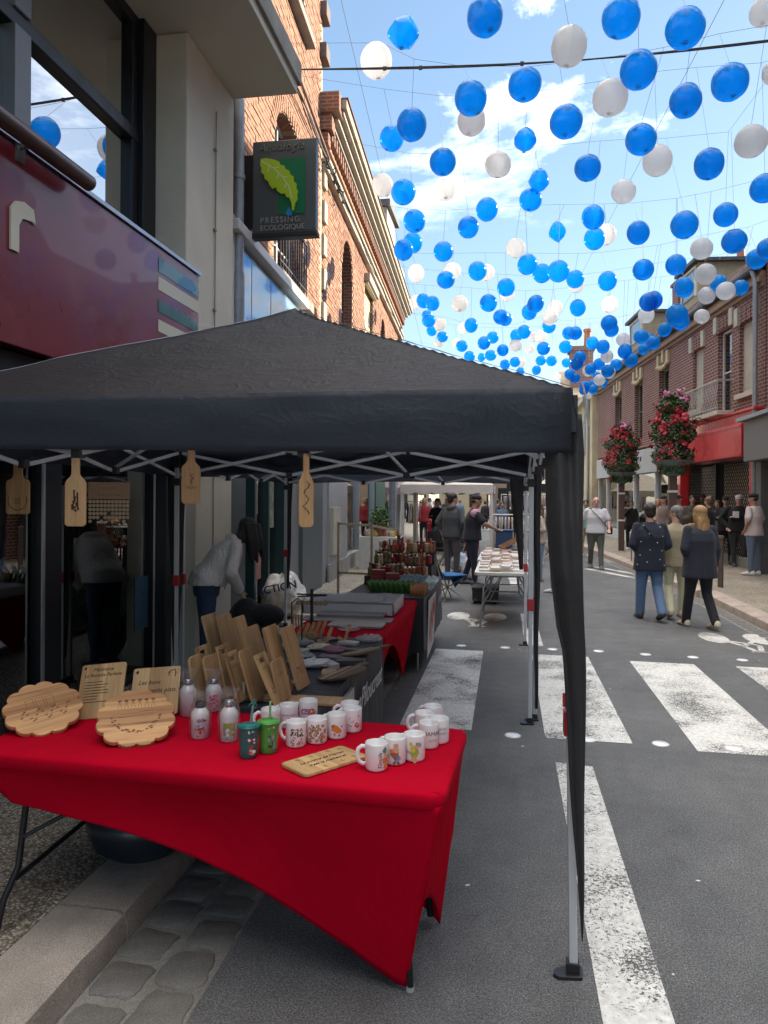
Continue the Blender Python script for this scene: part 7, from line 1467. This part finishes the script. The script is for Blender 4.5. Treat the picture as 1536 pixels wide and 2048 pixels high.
sp2=Vector((-1.30,19.9,0)); seatchair(sp2,R(150),'dark folding chair under the seated man in a maroon jacket',mat('black_seat',(.02,.02,.025),.6),GLEG); person('seated man in maroon jacket facing the camera beside the man in black',sp2,R(160),H=1.70,sit=True,top=('maroon_jacket',(.055,.022,.03)),hem=1.0,trou=('grey_trousers',(.10,.10,.11)),hair='dark',skin=SKIN2,arms={'L':'lap','R':'lap'},vox=.018)
p=at(875,1095,Y=22.5); p.z=0; person('standing young man in black sweater with folded arms, smiling, by the white gazebo',p,R(165),H=1.74,top=('black_sweater',(.010,.010,.012)),trou=('mid_jeans',(.08,.14,.24)),hair='black',arms={'L':'crossed','R':'crossed'},vox=.018)
# --- group on the right pavement
def on(u,v): return at(u,v,Z=.12)
gp='people gathered on the right pavement'
person('man in a black cap and black jacket leaning at the grille, arms folded',on(1452,1124),R(165),H=1.72,build=1.1,top=('black_jacket',(.012,.012,.014)),trou=('black_trousers',(.010,.011,.015)),shoe=(.04,.04,.04),hair='dark',cap=(('dark_cap',(.02,.022,.02)),'front'),arms={'L':'crossed','R':'crossed'},vox=.015)
person('stout man in white cap and black sweater with white print, leaning at the grille',on(1478,1128),R(170),H=1.76,build=1.32,top=('black_sweater',(.010,.010,.012)),trou=('dark_grey_jeans',(.045,.045,.05)),shoe=(.05,.04,.04),hair='dark',cap=(('white_cap',(.60,.58,.58)),'front'),arms={'L':'crossed','R':'pocket'},skin=SKIN3,vox=.015,legs={'L':(.1,.05,0)},
  extra=lambda o,part,tf,AR,HR,up,bw:(lambda b:(b.grid(lambda i,j:tf((.02+.13*i,.153*bw+.012-.12*(i-.3)**2*.2,up(1.18+.16*j)+.0)),4,4),part(b,'white_print',WHITE,rm=False)))(MB()))
person('man in pinkish t-shirt and faded jeans, cap backwards, right end of the group',on(1508,1146),R(40),H=1.78,build=1.08,top=('pinkish_tee',(.60,.52,.50)),sleeve='short',trou=('faded_jeans',(.12,.17,.23)),shoe=(.68,.68,.68),hair='dark',cap=(('black_cap',(.012,.012,.014)),'back'),arms={'L':'pocket','R':'front'},skin=SKIN2,vox=.015,turnhead=25)
person('woman with a messy bun and dark coat behind the brown bollard',on(1418,1128),R(60),H=1.70,top=('black_coat',(.015,.015,.02)),hem=.78,trou=('black_trousers',(.010,.011,.015)),hair='lightbrown',hs='bun',vox=.018,turnhead=-20)
person('man in camouflage jacket and black cap behind the grey haired woman',on(1358,1120),R(150),H=1.76,top=('camouflage',(.14,.12,.09),.6,30),trou=('dark_jeans',(.014,.018,.035)),hair='dark',cap=(('black_cap',(.012,.012,.014)),'front'),arms={'L':'bent','R':'bent'},vox=.018)
person('person in a grey brown cardigan and dark hat beside the planter post',on(1328,1112),R(120),H=1.74,top=('mauve_cardigan',(.20,.15,.14)),trou=('dark_jeans',(.014,.018,.035)),hair='dark',cap=(('dark_beanie',(.015,.015,.018)),'beanie'),vox=.02)
person('fair haired person behind the table of the right pavement stall',on(1316,1108),R(170),H=1.64,top=('soft_beige',(.42,.32,.26)),trou=('dark_jeans',(.014,.018,.035)),hair='blond',hs='bob',vox=.02,arms={'L':'bent','R':'bent'})
person('dark haired girl in black sweater holding something red to her mouth, behind the stall',on(1262,1096),R(172),H=1.60,top=('black_sweater',(.010,.010,.012)),trou=('black_trousers',(.010,.011,.015)),hair='black',hs='bob',arms={'R':'face','L':'down'},vox=.016)
person('woman in a grey coat standing between the bun haired woman and the leaning men',on(1436,1120),R(140),H=1.62,top=('grey_coat',(.12,.12,.13)),trou=('dark_jeans',(.014,.018,.035)),hair='brown',hs='bob',vox=.02)
person('man in dark olive jacket behind the orange goods on the pavement',on(1385,1112),R(170),H=1.75,top=('olive_jacket',(.06,.06,.035)),trou=('black_trousers',(.010,.011,.015)),hair='dark',vox=.02,arms={'L':'crossed','R':'crossed'})
person('young man in black hooded top at the far side of the pavement group',on(1406,1108),R(150),H=1.78,top=('black_sweater',(.010,.010,.012)),hs='hood',trou=('dark_jeans',(.014,.018,.035)),hair='black',vox=.02)
# --- far crowd under and beyond the tents
rc_=random.Random(44); tops=[('c_red',(.35,.03,.04)),('c_cream',(.55,.5,.42)),('c_navy',(.03,.04,.08)),('c_white',(.6,.6,.6)),('c_black',(.015,.015,.018)),('c_denim',(.10,.17,.27)),('c_grey',(.2,.2,.2)),('c_pink',(.5,.3,.32))]
tn=['red','cream','navy','white','black','denim blue','grey','pink']; hn=[('blond','bob','fair'),('dark','short','dark'),('brown','long','long brown'),('grey','short','grey'),('black','short','black')]
for k,u in enumerate((842,851,860,880,893,921,972,982,996,1010,1024,1033,1005,868,908,1170)):
    Y=rc_.uniform(27,41) if u<1100 else 34; p=at(u+rc_.uniform(-3,3),1060,Y=Y); p.z=0; a=rc_.randrange(8); h=rc_.choice(hn)
    if u==1005: a=5; h=hn[1]; Y=26; p=at(1005,1060,Y=26); p.z=0
    person('%s haired shopper in %s top in the far crowd, %s %s'%(h[2],tn[a],['behind','beside','near','past'][k%4],['the white gazebo','the clothes rail','the seated men','the stalls'][0 if u<870 else 1 if u>960 else 2]),p,rc_.choice((0,R(180),R(90),R(-90),R(150))),H=rc_.uniform(1.6,1.8),top=tops[a],trou=('dark_jeans',(.014,.018,.035)),hair=h[0],hs=h[1],vox=.032,facedet=False,group='shoppers in the far crowd')
# ================================================================== background market furniture
WTENT=m_cloth('white_gazebo_fabric',(.66,.63,.60),wr=.3,ws=2,rough=.7)
def white_gazebo(x0,x1,y0,y1,lab,m=WTENT,ze=2.12):
    T=thing('white_gazebo',lab,'gazebo',((x0+x1)/2,(y0+y1)/2,0)); cx,cy=(x0+x1)/2,(y0+y1)/2
    b=MB(); b.add([(x0,y0,ze),(x1,y0,ze),(x1,y1,ze),(x0,y1,ze),(cx,cy,ze+.8)],[(0,1,4),(1,2,4),(2,3,4),(3,0,4)]); b.build('canopy',m,T)
    def v(i,j,s):
        z=ze-.22*j-.05*j*abs(math.sin(i*math.pi*6)); return {0:(x0+(x1-x0)*i,y0-.01,z),1:(x1+.01,y0+(y1-y0)*i,z),2:(x0-.01,y0+(y1-y0)*i,z),3:(x0+(x1-x0)*i,y1+.01,z)}[s]
    for s in range(4): b=MB(); b.grid(lambda i,j:v(i,j,s),30,3); b.build('valance',m,T,smooth=True)
    for x in (x0+.06,x1-.06):
        for y in (y0+.06,y1-.06): b=MB(); b.box(x-.05,y-.05,0,x+.05,y+.05,ze-.02); b.build('wrapped_post',m,T)
    return T
white_gazebo(-2.95,-.35,20.6,23.6,'white gazebo with scalloped edge behind the men at the book table')
white_gazebo(-5.6,-3.2,27,30,'smaller pale striped awning tent beyond the left shop windows',mat('pale_stripe_awning',(.45,.36,.36),.8,var=.1))
white_gazebo(1.0,3.4,34,37,'far cream gazebo over a stall in the middle distance',mat('cream_awning',(.5,.44,.34),.8))
def stall(x0,x1,y0,y1,h,mc,lab):
    T=thing('market_stall',lab,'stall',((x0+x1)/2,y0,0)); b=MB(); b.box(x0,y0,.05,x1,y1,h); b.build('stall_cloth',mc,T); r=random.Random(int(x0*10)); 
    for k in range(10): x=x0+.1+(x1-x0-.2)*k/10; s=r.uniform(.08,.2); b=MB(); b.ell((x,y0+.3+r.uniform(0,.2),h+s*.4),(s*.6,s*.5,s*.6),8,6); b.build('goods',mat('goods_%d'%(k%6),[(.5,.1,.08),(.55,.5,.4),(.1,.2,.3),(.5,.4,.1),(.15,.25,.1),(.6,.58,.56)][k%6],.7,var=.3),T)
stall(-3.3,-2.4,16.5,17.3,.85,mat('white_cloth_s',(.5,.5,.48),.7),'white topped stall table with a potted shrub beside the shop windows')
stall(-2.6,-.9,24.5,25.3,.9,mat('bright_red_cloth',(.42,.02,.03),.7),'red cloth stall behind the standing man with folded arms'); stall(1.3,3.0,34.5,35.3,.9,mat('dark_stall_cloth',(.03,.03,.04),.7),'dark cloth stall far away beyond the clothes rail')
b=MB(); t=thing('potted_shrub','small green shrub in a brown pot on the stall table near the shop windows','plant',(-2.95,16.8,.87)); b.lathe([(.12,0),(.17,.24),(.15,.24)],14,Matrix.Translation((-2.9,16.9,.86))); b.build('pot',mat('brown_pot',(.20,.08,.04),.7),t)
LEAFM=mat('leaf_green',(.07,.14,.035),.6,var=.4,vsc=30)
def leafcloud(cx,cy,z0,z1,rad,n,size,seed):
    b=MB(); r=random.Random(seed)
    for k in range(n):
        z=r.random(); rr=rad(z)*math.sqrt(r.uniform(.15,1)); a=r.uniform(0,6.283); p=Vector((cx+rr*math.cos(a),cy+rr*math.sin(a),z0+(z1-z0)*z)); s=size*r.uniform(.6,1.3)
        u_=Vector((r.uniform(-1,1),r.uniform(-1,1),r.uniform(-1,.6))).normalized(); v_=u_.cross(Vector((r.uniform(-1,1),r.uniform(-1,1),r.uniform(-1,1)))).normalized()
        b.add([p,p+u_*s*.5+v_*s*.35,p+u_*s,p+u_*s*.5-v_*s*.35],[(0,1,2,3)])
    return b
tag(leafcloud(-2.9,16.9,1.08,1.5,lambda z:.28*(1-.4*z),500,.07,1).build('foliage',LEAFM,t),kind='stuff')
# clothes rails
def rail(x0,x1,y,h,lab,cols_,seed):
    T=thing('clothes_rail',lab,'clothes rail',((x0+x1)/2,y,0)); 
    for (a,b_) in (((x0,y,h),(x1,y,h)),((x0,y,0),(x0,y,h)),((x1,y,0),(x1,y,h)),((x0,y-.25,.05),(x0,y+.25,.05)),((x1,y-.25,.05),(x1,y+.25,.05))): g=MB(); g.tube([a,b_],.016,8); g.build('rail_tube',WHITE,T)
    r=random.Random(seed); x=x0+.08
    while x<x1-.05:
        c=r.choice(cols_); L=r.uniform(.55,.95); w=.22; ph=r.uniform(0,6); g=MB()
        rings=[]
        for t in np.linspace(0,1,8): rings.append([(x+(.022+.02*t)*math.cos(a)+.01*math.sin(ph+t*5),y+(w*(.35+.65*min(1,t*4))+.03*math.sin(3*a+ph)*t)*math.sin(a),h-.06-L*t) for a in [2*math.pi*q/14 for q in range(14)]])
        g.loft(rings); g.build('garment',c,T,smooth=True); x+=r.uniform(.06,.10)
WG=fab('white_dress',(.62,.61,.60)); PG=fab('pale_brown_dress',(.40,.33,.28)); BG=fab('floral_dress',(.45,.35,.33),.6,30); SG2=fab('slate_dress',(.2,.22,.26)); NG=fab('navy_dress',(.03,.05,.12))
rail(-.35,.25,19.6,1.32,'clothes rail with pastel and brown dresses beside the white gazebo',[PG,BG,SG2,PG],3); rail(.25,.95,20.0,1.34,'clothes rail hung with white dresses behind the book tables',[WG,WG,WG,PG],5); rail(1.0,2.1,21.5,1.5,'clothes rail of white and pale garments beyond the far tent leg',[WG,BG,PG],6)
rail(-3.9,-2.9,27.5,1.6,'clothes rail with mixed garments beyond the shop windows',[PG,NG,BG,WG],8); rail(-.2,1.6,30,1.9,'tall rail of mixed garments in the far stalls',[PG,BG,SG2,NG,WG],9); rail(1.2,2.8,38,2.1,'farthest rail of pale garments under a dark awning',[PG,BG,WG],10)
for (x,y,h,lab) in ((.35,26,2.6,'black awning post and panel in the middle distance'),(1.5,31,2.7,'second dark awning post beyond the clothes rail')):
    T=thing('dark_awning',lab,'awning',(x,y,0)); g=MB(); g.box(x-.35,y,2.0,x+1.3,y+1.6,h-.35); g.build('awning_cover',BLACKP,T); 
    for q in (x-.3,x+1.25): g=MB(); g.box(q-.025,y,0,q+.025,y+.05,2.0); g.build('post',IRON,T)
b=MB(); b.box(-.25,17.9,.55,.15,18.3,.95); b.box(-.28,17.88,.95,.18,18.32,1.0); tag(b.build('navy_crate',mat('navy_striped_crate',(.02,.05,.12),.6,var=.2),bevel=.02),'navy crate hanging goods beside the pastel dresses','crate')
# blue camping chair
cc=Vector((-1.02,12.7,0)); CBL=fab('royal_blue_canvas',(.01,.12,.34),.5,6); CBK=fab('black_canvas',(.012,.012,.014)); T=thing('camping_chair','royal blue and black folding camping chair beside the gift table','chair',M=Matrix.Translation(cc)@Matrix.Rotation(R(-55),4,'Z'))
g=MB(); g.grid(lambda i,j:(-.28+.56*i,-.22+.50*j,.44-.09*math.sin(math.pi*i)*math.sin(math.pi*min(1,j+.2))+.05*(j<.1)),10,8); g.build('seat',CBL,T,local=True,smooth=True,solid=.01)
g=MB(); g.grid(lambda i,j:(-.30+.60*i,-.22-.18*j-.06*math.sin(math.pi*i),.42+.42*j),10,8); g.build('backrest',CBK,T,local=True,smooth=True,solid=.01)
g=MB(); g.grid(lambda i,j:(-.28+.56*i,.28+.01*j-.10*j,.44-.24*j*(1-abs(2*i-1))),10,4); g.build('seat_flap',CBL,T,local=True,smooth=True,solid=.006)
for (a,b_) in (((-.28,.28,.44),(.28,-.20,.0)),((.28,.28,.44),(-.28,-.20,.0)),((-.28,-.22,.44),(.28,.28,0)),((.28,-.22,.44),(-.28,.28,0)),((-.30,-.40,.84),(-.28,-.15,.0)),((.30,-.40,.84),(.28,-.15,.0))): g=MB(); g.tube([a,b_],.011,7); g.build('leg',GLEG,T,local=True)
# bags
def bag(c,s,m,lab,seed,cat='bag',name='carrier_bag',dims=(1,.7,1)):
    b=MB()
    def f(i,j):
        a=2*math.pi*i; e=math.pi*(.0+1.0*j); n_=1+.22*noise.noise(Vector((math.cos(a)*1.8+seed,math.sin(a)*1.8,e*1.6)))+.07*noise.noise(Vector((math.cos(a)*6+seed,math.sin(a)*6,e*5))); pinch=1 if j<.6 else 1-.35*((j-.6)/.4)
        return (c[0]+s*dims[0]*n_*pinch*math.cos(a)*math.sin(e)**.7,c[1]+s*dims[1]*n_*pinch*math.sin(a)*math.sin(e)**.7,c[2]+max(.0,s*dims[2]*(1-math.cos(e))*.62*n_))
    b.grid(f,26,18); o=b.build(name,m,smooth=True); tag(o,lab,cat); return o
PRB=mat('patterned_white_bag',(.52,.50,.46),.4,var=.55,vsc=9,bump=.5,bsc=12,bd=.03); pb=bag((-3.0,9.7,.12),.34,PRB,'big white patterned shopping bag with ACTION lettering, on the pavement by the shop door',3,dims=(.9,.9,1.3))
MBg=Matrix.Translation((-2.97,9.37,.55))@Matrix.Rotation(YAW-.0,4,'Z')@Matrix.Rotation(R(90),4,'X'); WM[pb.name]=Matrix.Identity(4); lettering(pb,'ACTION',.14,MBg@Matrix.Rotation(R(12),4,'Z')@Matrix.Translation((0,0,.035)),mat('navy_print',(.02,.04,.12),.5,var=0),bold=.003)
bag((-3.02,9.15,.12),.22,mat('brown_paper_bag',(.36,.22,.12),.7,var=.15,bump=.5,bsc=12,bd=.02),'slumped brown paper bag lying in front of the patterned bag',8,dims=(1.1,.8,.7))
bag((-1.1,17.6,0),.26,mat('blue_white_tote',(.30,.36,.45),.6,var=.6,vsc=14),'blue and white patterned tote on the ground behind the men',5,dims=(.9,.7,1.3)); bag((-.75,15.9,0),.26,mat('white_carrier',(.62,.62,.64),.45,var=.1,bump=.4,bsc=14,bd=.03),'crumpled white carrier bag on the road behind the capped man',6,dims=(.8,.7,1.3)); bag((-2.1,19.0,0),.22,mat('dark_tote',(.05,.05,.06),.6,var=.3),'dark bag on the ground under the folding chair',7)
b=MB(); b.box(-.55,12.3,.06,-.12,12.75,.26); b.box(-.56,12.29,.22,-.11,12.76,.28); t=thing('wheeled_case','low black wheeled case on the road under the book table','case',(-.33,12.5,0)); b.build('case_body',BLACKP,t,bevel=.015)
for x in (-.5,-.17): g=MB(); g.tube([(x-.02,12.33,.05),(x+.02,12.33,.05)],.05,14); g.build('wheel',IRON,t)
# flower towers
def tower(px,py,zb,zt,w,lab,seed,mix):
    T=thing('flower_tower',lab,'planter',(px,py,.12)); g=MB(); g.box(px-.085,py-.085,.12,px+.085,py+.085,zb); g.build('post',mat('brown_square_post',(.10,.055,.045),.5,var=.1),T,bevel=.012)
    g=MB(); g.lathe([(.10,zb-.02),(.24,zb+.06),(.30,zb+.20),(.44,zb+.30),(.46,zb+.34),(.42,zb+.34)],28,Matrix.Translation((px,py,0))); g.build('planter_bowl',mat('verdigris_bowl',(.12,.18,.16),.5,var=.15),T,autos=True)
    for z in (1.05,1.9): g=MB(); g.box(px-.095,py-.095,z,px+.095,py+.095,z+.05); g.build('post_band',WHITE,T)
    rad=lambda z:w*(.62+.38*math.sin(math.pi*min(1,z*1.05))**.7)*(1-.30*max(0,z-.7)/.3)*(1+.16*math.sin(z*17+seed)+.10*math.sin(z*31))
    lc=leafcloud(px,py,zb+.04,zt,rad,16000,.055,seed); tag(lc.build('foliage',mat('tower_leaf',(.045,.095,.028),.55,var=.5,vsc=18),T),kind='stuff')
    lc=leafcloud(px-.25*w,py-.3*w,zb+.35,zb+.35+(zt-zb)*.45,lambda z:w*.8,1400,.035,seed+1); tag(lc.build('silver_foliage',mat('silver_leaf',(.34,.36,.30),.7,var=.2),T),kind='stuff')
    r=random.Random(seed+5); cl={}
    for k in range(120):
        z=r.random(); a=r.uniform(0,6.283); rr=rad(z)*r.uniform(.85,1.04); c=Vector((px+rr*math.cos(a),py+rr*math.sin(a),zb+.2+(zt-zb-.15)*z)); key='pink' if (z>.86 and r.random()<.75) else ('dark' if r.random()<.10 else 'red')
        b=cl.setdefault(key,MB())
        for q in range(r.randint(6,14)):
            s=.042*r.uniform(.7,1.3); p=c+Vector((r.gauss(0,.05),r.gauss(0,.05),r.gauss(0,.045))); nn=(p-Vector((px,py,p.z))).normalized()+Vector((r.uniform(-.5,.5),r.uniform(-.5,.5),r.uniform(-.2,.8))); nn.normalize(); u_=nn.cross(Vector((0,0,1))).normalized(); v_=nn.cross(u_)
            b.add([p+nn*.012]+[p+(u_*math.cos(q_*1.2566)+v_*math.sin(q_*1.2566))*s for q_ in range(5)],[(0,1,2),(0,2,3),(0,3,4),(0,4,5),(0,5,1)])
    for key,b in cl.items(): tag(b.build(key+'_blossoms',mat('petal_'+key,{'red':(.36,.012,.028),'pink':(.48,.17,.28),'dark':(.09,.012,.03)}[key],.6,var=.3,vsc=12),T),kind='stuff')
p=on(1243,1098); tower(p.x,p.y,2.25,4.08,.48,'flower tower of red geraniums on a brown post, farther and smaller of the two',3,0); p=at(1345,1140,Z=.12); tower(p.x,p.y,2.28,4.08,.42,'flower tower of red and pink geraniums on a brown post, nearer and larger',11,1)
# bollard and right hand stall
def bollard(p,lab): 
    T=thing('bollard',lab,'bollard',p); g=MB(); g.lathe([(.05,0),(.05,.9),(.062,.905),(.062,.94),(.05,.96),(.001,.965)],16,Matrix.Translation(p)); g.build('post',mat('brown_bollard',(.10,.07,.06),.5,var=.1),T,autos=True)
p=on(1442,1170); bollard(p,'brown cylindrical bollard on the right pavement beside the blond woman')
T=thing('pavement_table','small white table with red cloth edge and sweets on the right pavement','table',(3.7,20.5,.12)); g=MB(); g.box(3.2,19.6,.84,5.0,20.3,.87); g.build('tabletop',WPLA,T,bevel=.006)
for x in (3.25,4.95):
    for y in (19.65,20.25): g=MB(); g.tube([(x,y,.12),(x,y,.85)],.015,8); g.build('leg',GLEG,T)
g=MB(); g.box(3.55,19.585,.45,3.9,19.6,.86); g.build('red_cloth_corner',REDP,T)
r=random.Random(2)
for k in range(14): g=MB(); x=3.3+.12*k; s=r.uniform(.05,.09); g.ell((x,19.8+r.uniform(0,.3),.87+s*.7),(s,s,s*.7),10,7); tag(g.build('sweet_bowl',mat('sweets_%d'%(k%3),[(.6,.5,.48),(.55,.4,.35),(.45,.25,.10)][k%3],.6,var=.3,vsc=30),smooth=True),'%s bowl of sweets on the pavement table, %s from the left'%(['white','pinkish','tan'][k%3],ords[k]),'bowl')
g=MB(); g.prism([(4.55,0),(5.0,0),(4.95,.14),(4.6,.14)],19.65,19.95,Matrix(((1,0,0,0),(0,0,1,0),(0,1,0,1.0),(0,0,0,1)))); tag(g.build('wooden_crate',BEECH,bevel=.01),'tilted light wooden crate on the pavement table','crate')
p=on(1395,1100); T=thing('red_stall_top','pile of orange and red goods above the group on the right pavement','goods',p); g=MB(); 
for k in range(14): g.ell((p.x+r.uniform(-.3,.3),p.y+r.uniform(-.1,.1),1.72+r.uniform(-.02,.08)),(.12,.07,.03),10,6)
g.build('folded_goods',mat('orange_goods',(.62,.18,.12),.6,var=.4,vsc=18),T,smooth=True); g=MB(); g.box(p.x-.35,p.y-.15,1.55,p.x+.35,p.y+.15,1.68); g.build('red_tray',REDP,T); g=MB(); g.tube([(p.x,p.y,.12),(p.x,p.y,1.56)],.03,8); g.build('stand_pole',IRON,T)
# ================================================================== shop interior seen through the glass
INW=mat('mannequin_white',(.50,.49,.46),.5,var=.05)
for k,(u,v0,v1) in enumerate(((30,1036,1150),(135,1055,1150))):
    a=at(u,v0-20,X=-3.75); c=at(u-2,v1-45,X=-3.75); t=thing('mannequin_arm',['white mannequin arm hanging in the shop window, far left','white mannequin arm in the shop window beside the dark post'][k],'mannequin',M=Matrix.Identity(4)); b=MB(); limb(b,[a+Vector((0,0,.25)),a,c],[.05,.042,.028]); d=Vector((0,0,-1)); b.tube([c,c+d*.04,c+d*.10],[.028,.04,.036],10,flat=.5)
    for q in range(4): a0=c+d*.09+Vector((0,-.03+.02*q,0)); limb(b,[a0,a0+d*.045+Vector((.012,0,0)),a0+d*.08+Vector((.03,0,0))],[.0105,.010,.008])
    limb(b,[c+d*.03+Vector((0,-.03,0)),c+d*.08+Vector((.02,-.05,0))],[.013,.010]); o=b.build('arm',INW,t,local=True); remesh(o,.008,2)
    b=MB(); b.ell((a.x-.1,a.y+.16,a.z+.3),(.13,.2,.35),14,10); b.build('garment',fab('shop_navy',(.02,.03,.05)),t,smooth=True)
sh=thing('shop_shelf','dark shelving with folded clothes inside the left shop window','shelf',(-3.8,6.2,.12)); YS=6.15
def shq(u0,v0,u1,v1,y0,y1,m,name,par): a=at(u0,v0,Y=YS); c=at(u1,v1,Y=YS); g=MB(); g.box(a.x,y0,c.z,c.x,y1,a.z); return g.build(name,m,par)
shq(92,1184,215,1192,6.0,6.4,BLACKP,'shelf_board',sh); shq(92,1262,215,1270,6.0,6.4,BLACKP,'shelf_board',sh); shq(114,1192,122,1345,6.0,6.04,BLACKP,'upright',sh); shq(202,1192,212,1345,6.0,6.04,BLACKP,'upright',sh); shq(114,1192,122,1345,6.36,6.4,BLACKP,'upright',sh)
tag(shq(126,1246,198,1261,6.02,6.3,mat('folded_blue',(.30,.36,.42),.8,var=.15),'folded_shirt',None),'folded blue grey shirts on the lower dark shelf in the shop','clothes')
a=at(175,1184,Y=YS); t=thing('framed_photo','framed dark photograph standing on the shop shelf behind a cap','picture',a); shq(151,1108,200,1183,6.20,6.22,WHITE,'frame',t); shq(155,1113,196,1178,6.19,6.199,mat('dark_photo',(.06,.06,.075),.5,var=.9,vsc=10),'photograph',t)
a=at(180,1182,Y=6.08); t=thing('baseball_cap','white baseball cap on the shop shelf in front of the framed photo','cap',a); CW=mat('white_cap_cloth',(.66,.65,.60),.8); g=MB(); g.lathe([(.10,.0),(.105,.04),(.09,.09),(.05,.125),(.001,.135)],20,Matrix.Translation(a)); g.build('crown',CW,t,smooth=True); g=MB(); g.prism([(-.03-.17*math.sin(q),.09*math.cos(q)) for q in np.linspace(0,math.pi,12)],0,.008,Matrix.Translation(a+Vector((-.03,0,.006)))@Matrix.Rotation(R(-12),4,'Y')); g.build('brim',CW,t)
shq(95,1120,128,1183,6.1,6.35,fab('shop_navy',(.02,.03,.05)),'folded_trousers',sh); shq(20,1170,78,1178,5.9,6.3,mat('striped_board',(.5,.42,.38),.7,var=.2),'low_sign',sh)
ST1=m_bricktex('blue_ticking',(.34,.42,.48),(.34,.42,.48),(.60,.60,.58),9,.022,.011,.05); ST2=m_bricktex('pink_ticking',(.48,.36,.36),(.48,.36,.36),(.60,.57,.55),9,.022,.011,.05)
t=thing('white_cube_shelf','white wire cube shelf inside the window at far left','shelf',(-3.7,4.3,.12))
for (a,b_) in (((-4.0,4.0,.92),(-3.50,4.62,.94)),((-4.0,4.0,.52),(-3.5,4.62,.54)),): g=MB(); g.box(a[0],a[1],a[2],b_[0],b_[1],b_[2]); g.build('shelf_board',WHITE,t)
for y in (4.0,4.6): g=MB(); g.box(-3.51,y,.14,-3.49,y+.02,.94); g.build('upright',WHITE,t)
for k,(z,m) in enumerate(((.945,ST2),(1.03,ST1),(.545,ST1))):
    g=MB(); g.grid(lambda i,j:(-3.72+.20*math.cos(math.pi*i),4.28+.30*(2*j-1),z+.09*math.sin(math.pi*i)*math.sin(math.pi*(.06+.88*j))**.5),14,14); tag(g.build('cushion',m,smooth=True,solid=.01),['pink striped cushion on the white cube shelf','blue striped cushion on top of the pink one','blue striped cushion on the lower cube shelf'][k],'cushion')
bpy.data.scenes.remove(TS)
for o in list(col.objects):
    if o.type=='MESH' and o.parent is None and not o.get('label') and not o.get('kind'): o['label']=o.name.replace('_',' ')
